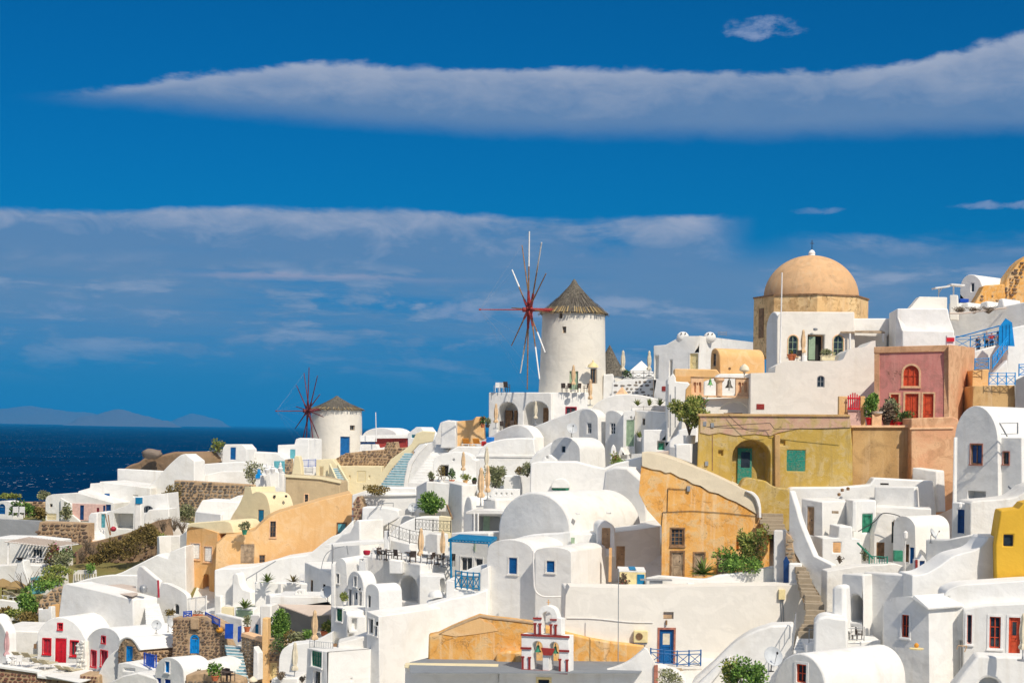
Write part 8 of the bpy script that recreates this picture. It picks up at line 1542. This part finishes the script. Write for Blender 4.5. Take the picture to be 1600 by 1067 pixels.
T = house('pointed_hut', 'narrow white hut with a dark blue pointed door and red strip', 'hut', 'white2', [(1428, 910), (1429, 874), (1436, 874), (1441, 866), (1447, 875), (1448, 910)], Pl(99, -6, 1438), (84, .8), [Dr(1437, 876, 1444.5, 896, c='dblue')], bev=.03); mass(T, 'strip', 'rust', [(1430.5, 895), (1430.5, 874), (1434, 874), (1434, 895)], Pl(98.9, -6, 1438), (84, .1), bev=0)
o = MB().box(at(1403, 868, 101.5), .52, .4, .66).done('cabinet', 'green', None, bev=.02); o['label'] = 'green meter cabinet in the white court'; o['category'] = 'cabinet'
railing('railing', 'turquoise green railing in the small white court', 'railing', [at(1358, 890, 101.5), at(1386, 892, 101)], .85, 'tgreen', .045, .035, 'v', .8)
o = MB().bar(at(1340, 848, 103.5), at(1364, 872, 102), .06, 6).done('handrail', 'green', None); o['label'] = 'dark green handrail descending to the white court'; o['category'] = 'handrail'
bush('small pale plant beside the dark green handrail', at(1352, 876, 103), .3, .4, 160, .13, 'leafg', 153)
house('court_low_wall', 'low warm white wall enclosing the small court', 'wall', 'old', [(1290, 1000), (1292, 892), (1340, 884), (1400, 880), (1412, 884), (1414, 1000)], Pl(100.5, 2, 1350), (92, 1.5), bev=.06)
T = house('big_front_wall', 'big shaded blue-white wall below the small court', 'wall', 'white', [(1347, 1080), (1349, 893), (1424, 898), (1426, 1080)], Pl(94.5, -47, 1425), (36, 1450)); mass(T, 'pilaster', 'white', [(1378, 1060), (1379, 945), (1384, 945), (1384, 1060)], Pl(93.4, -47, 1425), (36, .3), bev=.04)
T = house('wavy_wall', 'bright white wavy-topped wall climbing to the yellow house', 'wall', 'white2', [(1424, 1010), (1425, 898), *sp((1425, 898), (1445, 896), (1466, 885), (1491, 868), (1523, 859), (1536, 850), (1544, 838)), (1570, 838), (1640, 838), (1640, 1010)], Pl(93.4, 4, 1500), (94, 2.5), bev=.10)
T = house('niche_block', 'white block with a big teal-shaded arched niche', 'house', 'white', [(1315, 1060), (1316, 896), (1349, 897), (1350, 1060)], Pl(96, -47, 1349), (38, 1.5), [H(1327, 929, 1347, 972, top=1, deep=1.6)])
T = house('rounded_pier', 'bright rounded white pier before the teal-shaded niche', 'pillar', 'white2', [(1298, 1040), (1299, 920), (1305, 913), (1320, 914), (1322, 1040)], Pl(94.6, -30, 1310), (55, .9), bev=.2)
house('white_drum', 'curved white drum wall at the foot of the stone steps', 'wall', 'white2', [(1270, 1040), (1272, 975), *sp((1273, 972), (1280, 965), (1292, 962), (1305, 964)), (1325, 966), (1326, 1040)], Pl(93, -10, 1300), (80, 2.5), bev=.15)
stair('staircase', 'small white steps at the foot of the worn stone steps', (1240, 1016, 1262, 1016, 94.5, 94.5), (1246, 990, 1268, 989, 97, 97), 6, 'white2')
railing('railing', 'thin grey railing beside the small white steps', 'railing', [at(1238, 1016, 94), at(1243, 984, 96.5)], .95, 'gmetal', .035, .03, 'h', 1.2); railing('railing', 'light grey terrace railing above the red-window vault', 'railing', [at(1264, 1004, 93.8), at(1300, 1004, 93.5), at(1350, 1001, 93.3)], .75, 'gmetal', .025, .02, 'h', 1.6)
house('terrace_ledge', 'white terrace ledge with terracotta trim above the red-window vault', 'wall', 'white2', [(1258, 1060), (1260, 1006), (1300, 1005), (1376, 1000), (1378, 1060)], Pl(93.6, -3, 1310), (87, 2.5), bev=.06); o = MB().box(at(1310, 1001, 93.4), .75, .3, .18).done('trough', 'trim_p', None, bev=.02); o['label'] = 'long terracotta trough on the terrace ledge'; o['category'] = 'planter'
inst('chair_w', 'pale chair on the terrace ledge', at(1331, 1001, 94.4), 200, .9); inst('chair_d', 'brown iron chair on the terrace ledge', at(1339, 1001, 94.4), 120, .9); inst('table_w', 'pale table on the terrace ledge', at(1325, 1002, 94.4), 0, .9)
T = house('red_window_vault', 'large white vault at the lower edge with a red window in its grey gable', 'house', 'white', [(1208, 1140), (1209, 1075), *arc(1209.5, 1290, 1072, 1076, 54, 20), (1292, 1140)], Pl(84, -46, 1255), (40, 1424), [W(1244.5, 1037, 1260, 1066, c='red' if 0 else 'orred', bars=(2, 2), trim=('frame_w', .12))], bev=.12, smooth=40)
T = house('red_frame_house', 'white house with cool-shaded front and a trimmed red window', 'house', 'white', [(1380, 1140), (1381, 940), *sp((1382, 940), (1400, 933), (1424, 932)), (1451, 952), (1453, 1140)], Pl(88.6, -46, 1451), (36, 1508), [W(1409, 960, 1420.5, 995, c='orred', bars=(2, 2), trim=('frame_w', .10)), W(1460, 1052, 1474, 1085, c='sage', bars=(1, 1), shut='frame_w', two=0, face=4)])
mass(T, 'cornice', 'white2', [(1424, 934), (1450, 953), (1451, 949), (1428, 929)], Pl(88.2, -46, 1451), (36, 3), bev=.04)
o = MB().lathe(at(1432, 1014, 87), [(.35, 0), (.38, .06), (.05, .1)], 14).done('ledge_plate', 'trim_cream', None); o['label'] = 'cream round tray on the low roof by the trimmed red window'; o['category'] = 'tray'; 
o = MB().blob(at(1432, 1008, 87), .13, .13, .14, 1, 10, .05).done('gourd', 'pumpkin', None, smooth=60); o['label'] = 'small yellow gourd on the cream round tray'; o['category'] = 'gourd'
T = house('red_door_house', 'white house front at the edge with red double windows and red door', 'house', 'white', [(1504, 1140), (1505, 952), (1540, 945), (1640, 940), (1640, 1140)], Pl(88.5, -14, 1560), (76, 5), [W(1511, 960, 1518.5, 1005, c='orred', glass='glass', bars=(1, 1), trim=('frame_w', .10)), W(1546, 963, 1563.5, 1012, c='orred', bars=(2, 3), trim=('frame_w', .12)), Dr(1576, 964, 1594, 1027, c='orred', glazed='glass', trim=('frame_w', .12)), W(1585, 936 + 12, 1597, 955, c='orred', top=1, glass='orred') if 0 else H(1529, 1062, 1563, 1085, top=1, deep=1.0)])
T = house('arch_hood', 'cream-white band roof over the red double windows', 'house', 'white2', [(1474, 1000), (1476, 928), *sp((1480, 922), (1500, 914), (1540, 911), (1600, 907)), (1640, 905), (1640, 950), (1560, 950), (1506, 951), (1505, 1000)], Pl(89.6, -6, 1560), (84, 2.5), [W(1585, 936, 1598.5, 952, c='orred', top=1, glass='orred', trim=('frame_w', .1), bars=(1, 1)) if 0 else H(1481, 931, 1484, 934, deep=.1)], bev=.12)
house('sloping_flank', 'smooth white flank wall sloping down under the red windows', 'wall', 'white', [(1486, 1140), (1490, 1072), (1512, 1044), (1528, 1024), (1640, 1027), (1640, 1140)], Pl(85.2, -8, 1560), (82, 1.6), [H(1529, 1058, 1563, 1078, top=.8, deep=.9)], bev=.12)
T = inst('parasol_l', 'pale closed parasol beside the red door at the edge', at(1598, 1032, 83.5), 0, .9)
o = MB().path([at(1495, 1014, 86), at(1497, 1008, 86), at(1511, 1009, 86), at(1507, 1018, 86)], .03).done('handrail', 'tanwood', None); o['label'] = 'short wooden handrail near the narrow red window'; o['category'] = 'handrail'
# big vault house at the edge
T = house('grand_vault_house', 'tall white vaulted house in blue shade with brown-framed windows', 'house', 'white', [(1486, 900), (1488, 790), (1491, 690), *arc(1492, 1559, 688, 690, 55, 20), (1561, 900)], Pl(107.5, -46, 1530), (42, 1650), [W(1516.5, 694, 1534.5, 725, c='brown', glass='dblue', bars=(2, 1), trim=('rust2', .06)), H(1512, 767, 1540, 779, deep=.8)], bev=.12, smooth=40)
mass(T, 'side_wing', 'white', [(1550, 900), (1551, 683), (1597, 683), (1599, 900)], Pl(106, -46, 1590), (42, 3), [W(1567.5, 706, 1576.5, 725, c='brown', glass='glass', bars=(1, 1), trim=('rust2', .05))]); mass(T, 'edge_pier', 'white2', [(1486, 900), (1490, 683), (1493, 683), (1491, 900)], Pl(107.2, -20, 1489), (60, .5), bev=.04)
MB().box(at(1584, 762, 104.5), .6, .4, .12, 20, 30).done('wall_hood', 'greyp', T); MB().path([at(1562, 661, 105.4), at(1590, 660, 105.6), at(1590, 678, 105.6)], .05, 6).path([at(1562, 661, 105.4), at(1574, 682, 105.4)], .05, 6).path([at(1565, 678, 105.4), at(1589, 677, 105.6)], .04, 6).done('rail', 'gmetal', T)
T = house('blue_door_block', 'shaded white block with a tall dark blue door under the grand vault house', 'house', 'white', [(1486, 880), (1487, 784), (1516, 786), (1517, 880)], Pl(100.5, -44, 1516), (46, 1.5), [Dr(1496, 796, 1506, 833, c='dblue')]); MB().lathe(at(1500, 789, 99.6), [(.03, -.25), (.12, -.1), (.12, .1), (.03, .2)], 8).done('lamp', 'frame_w', T)
house('curved_warm_wall', 'warm white curved wall between the dark blue door and the yellow house', 'wall', 'old', [(1515, 880), (1516, 786), *sp((1520, 783), (1545, 781), (1570, 779), (1590, 775), (1610, 760)), (1640, 750), (1640, 880)], Pl(99.6, 2, 1560), (90, 3), bev=.08)
T = house('yellow_house', 'bright egg-yellow house corner with small recessed windows', 'house', 'yellow', [(1556, 906), (1555, 852), (1562, 808), (1564, 798), (1592, 795), (1600, 786), (1640, 778), (1640, 960), (1556, 960)], Pl(92.2, -10, 1580), (80, 3), [W(1568, 835, 1583, 853, c='dark', bars=(1, 1)), W(1598 + 4, 815, 1615, 835, c='dark', bars=(1, 1))], bev=.08)

# repeated kinds carry one group phrase each
GR = {'parasol': 'closed parasols on the terraces', 'satellite dish': 'satellite dishes on the roofs', 'chair': 'terrace chairs', 'table': 'terrace tables', 'potted plant': 'potted plants', 'bush': 'bushes between the houses',
      'railing': 'railings', 'bell': 'hanging bells', 'person': 'people on the blue walkway', 'chimney': 'white chimneys', 'windmill': 'round windmills', 'shrub': 'bare dry shrubs', 'staircase': 'outdoor staircases', 'sun lounger': 'sun loungers', 'stone wall': 'rubble stone walls'}
for o in COL.objects:
    if o.parent is None and o.get('category') in GR and not o.get('group'): o['group'] = GR[o['category']]
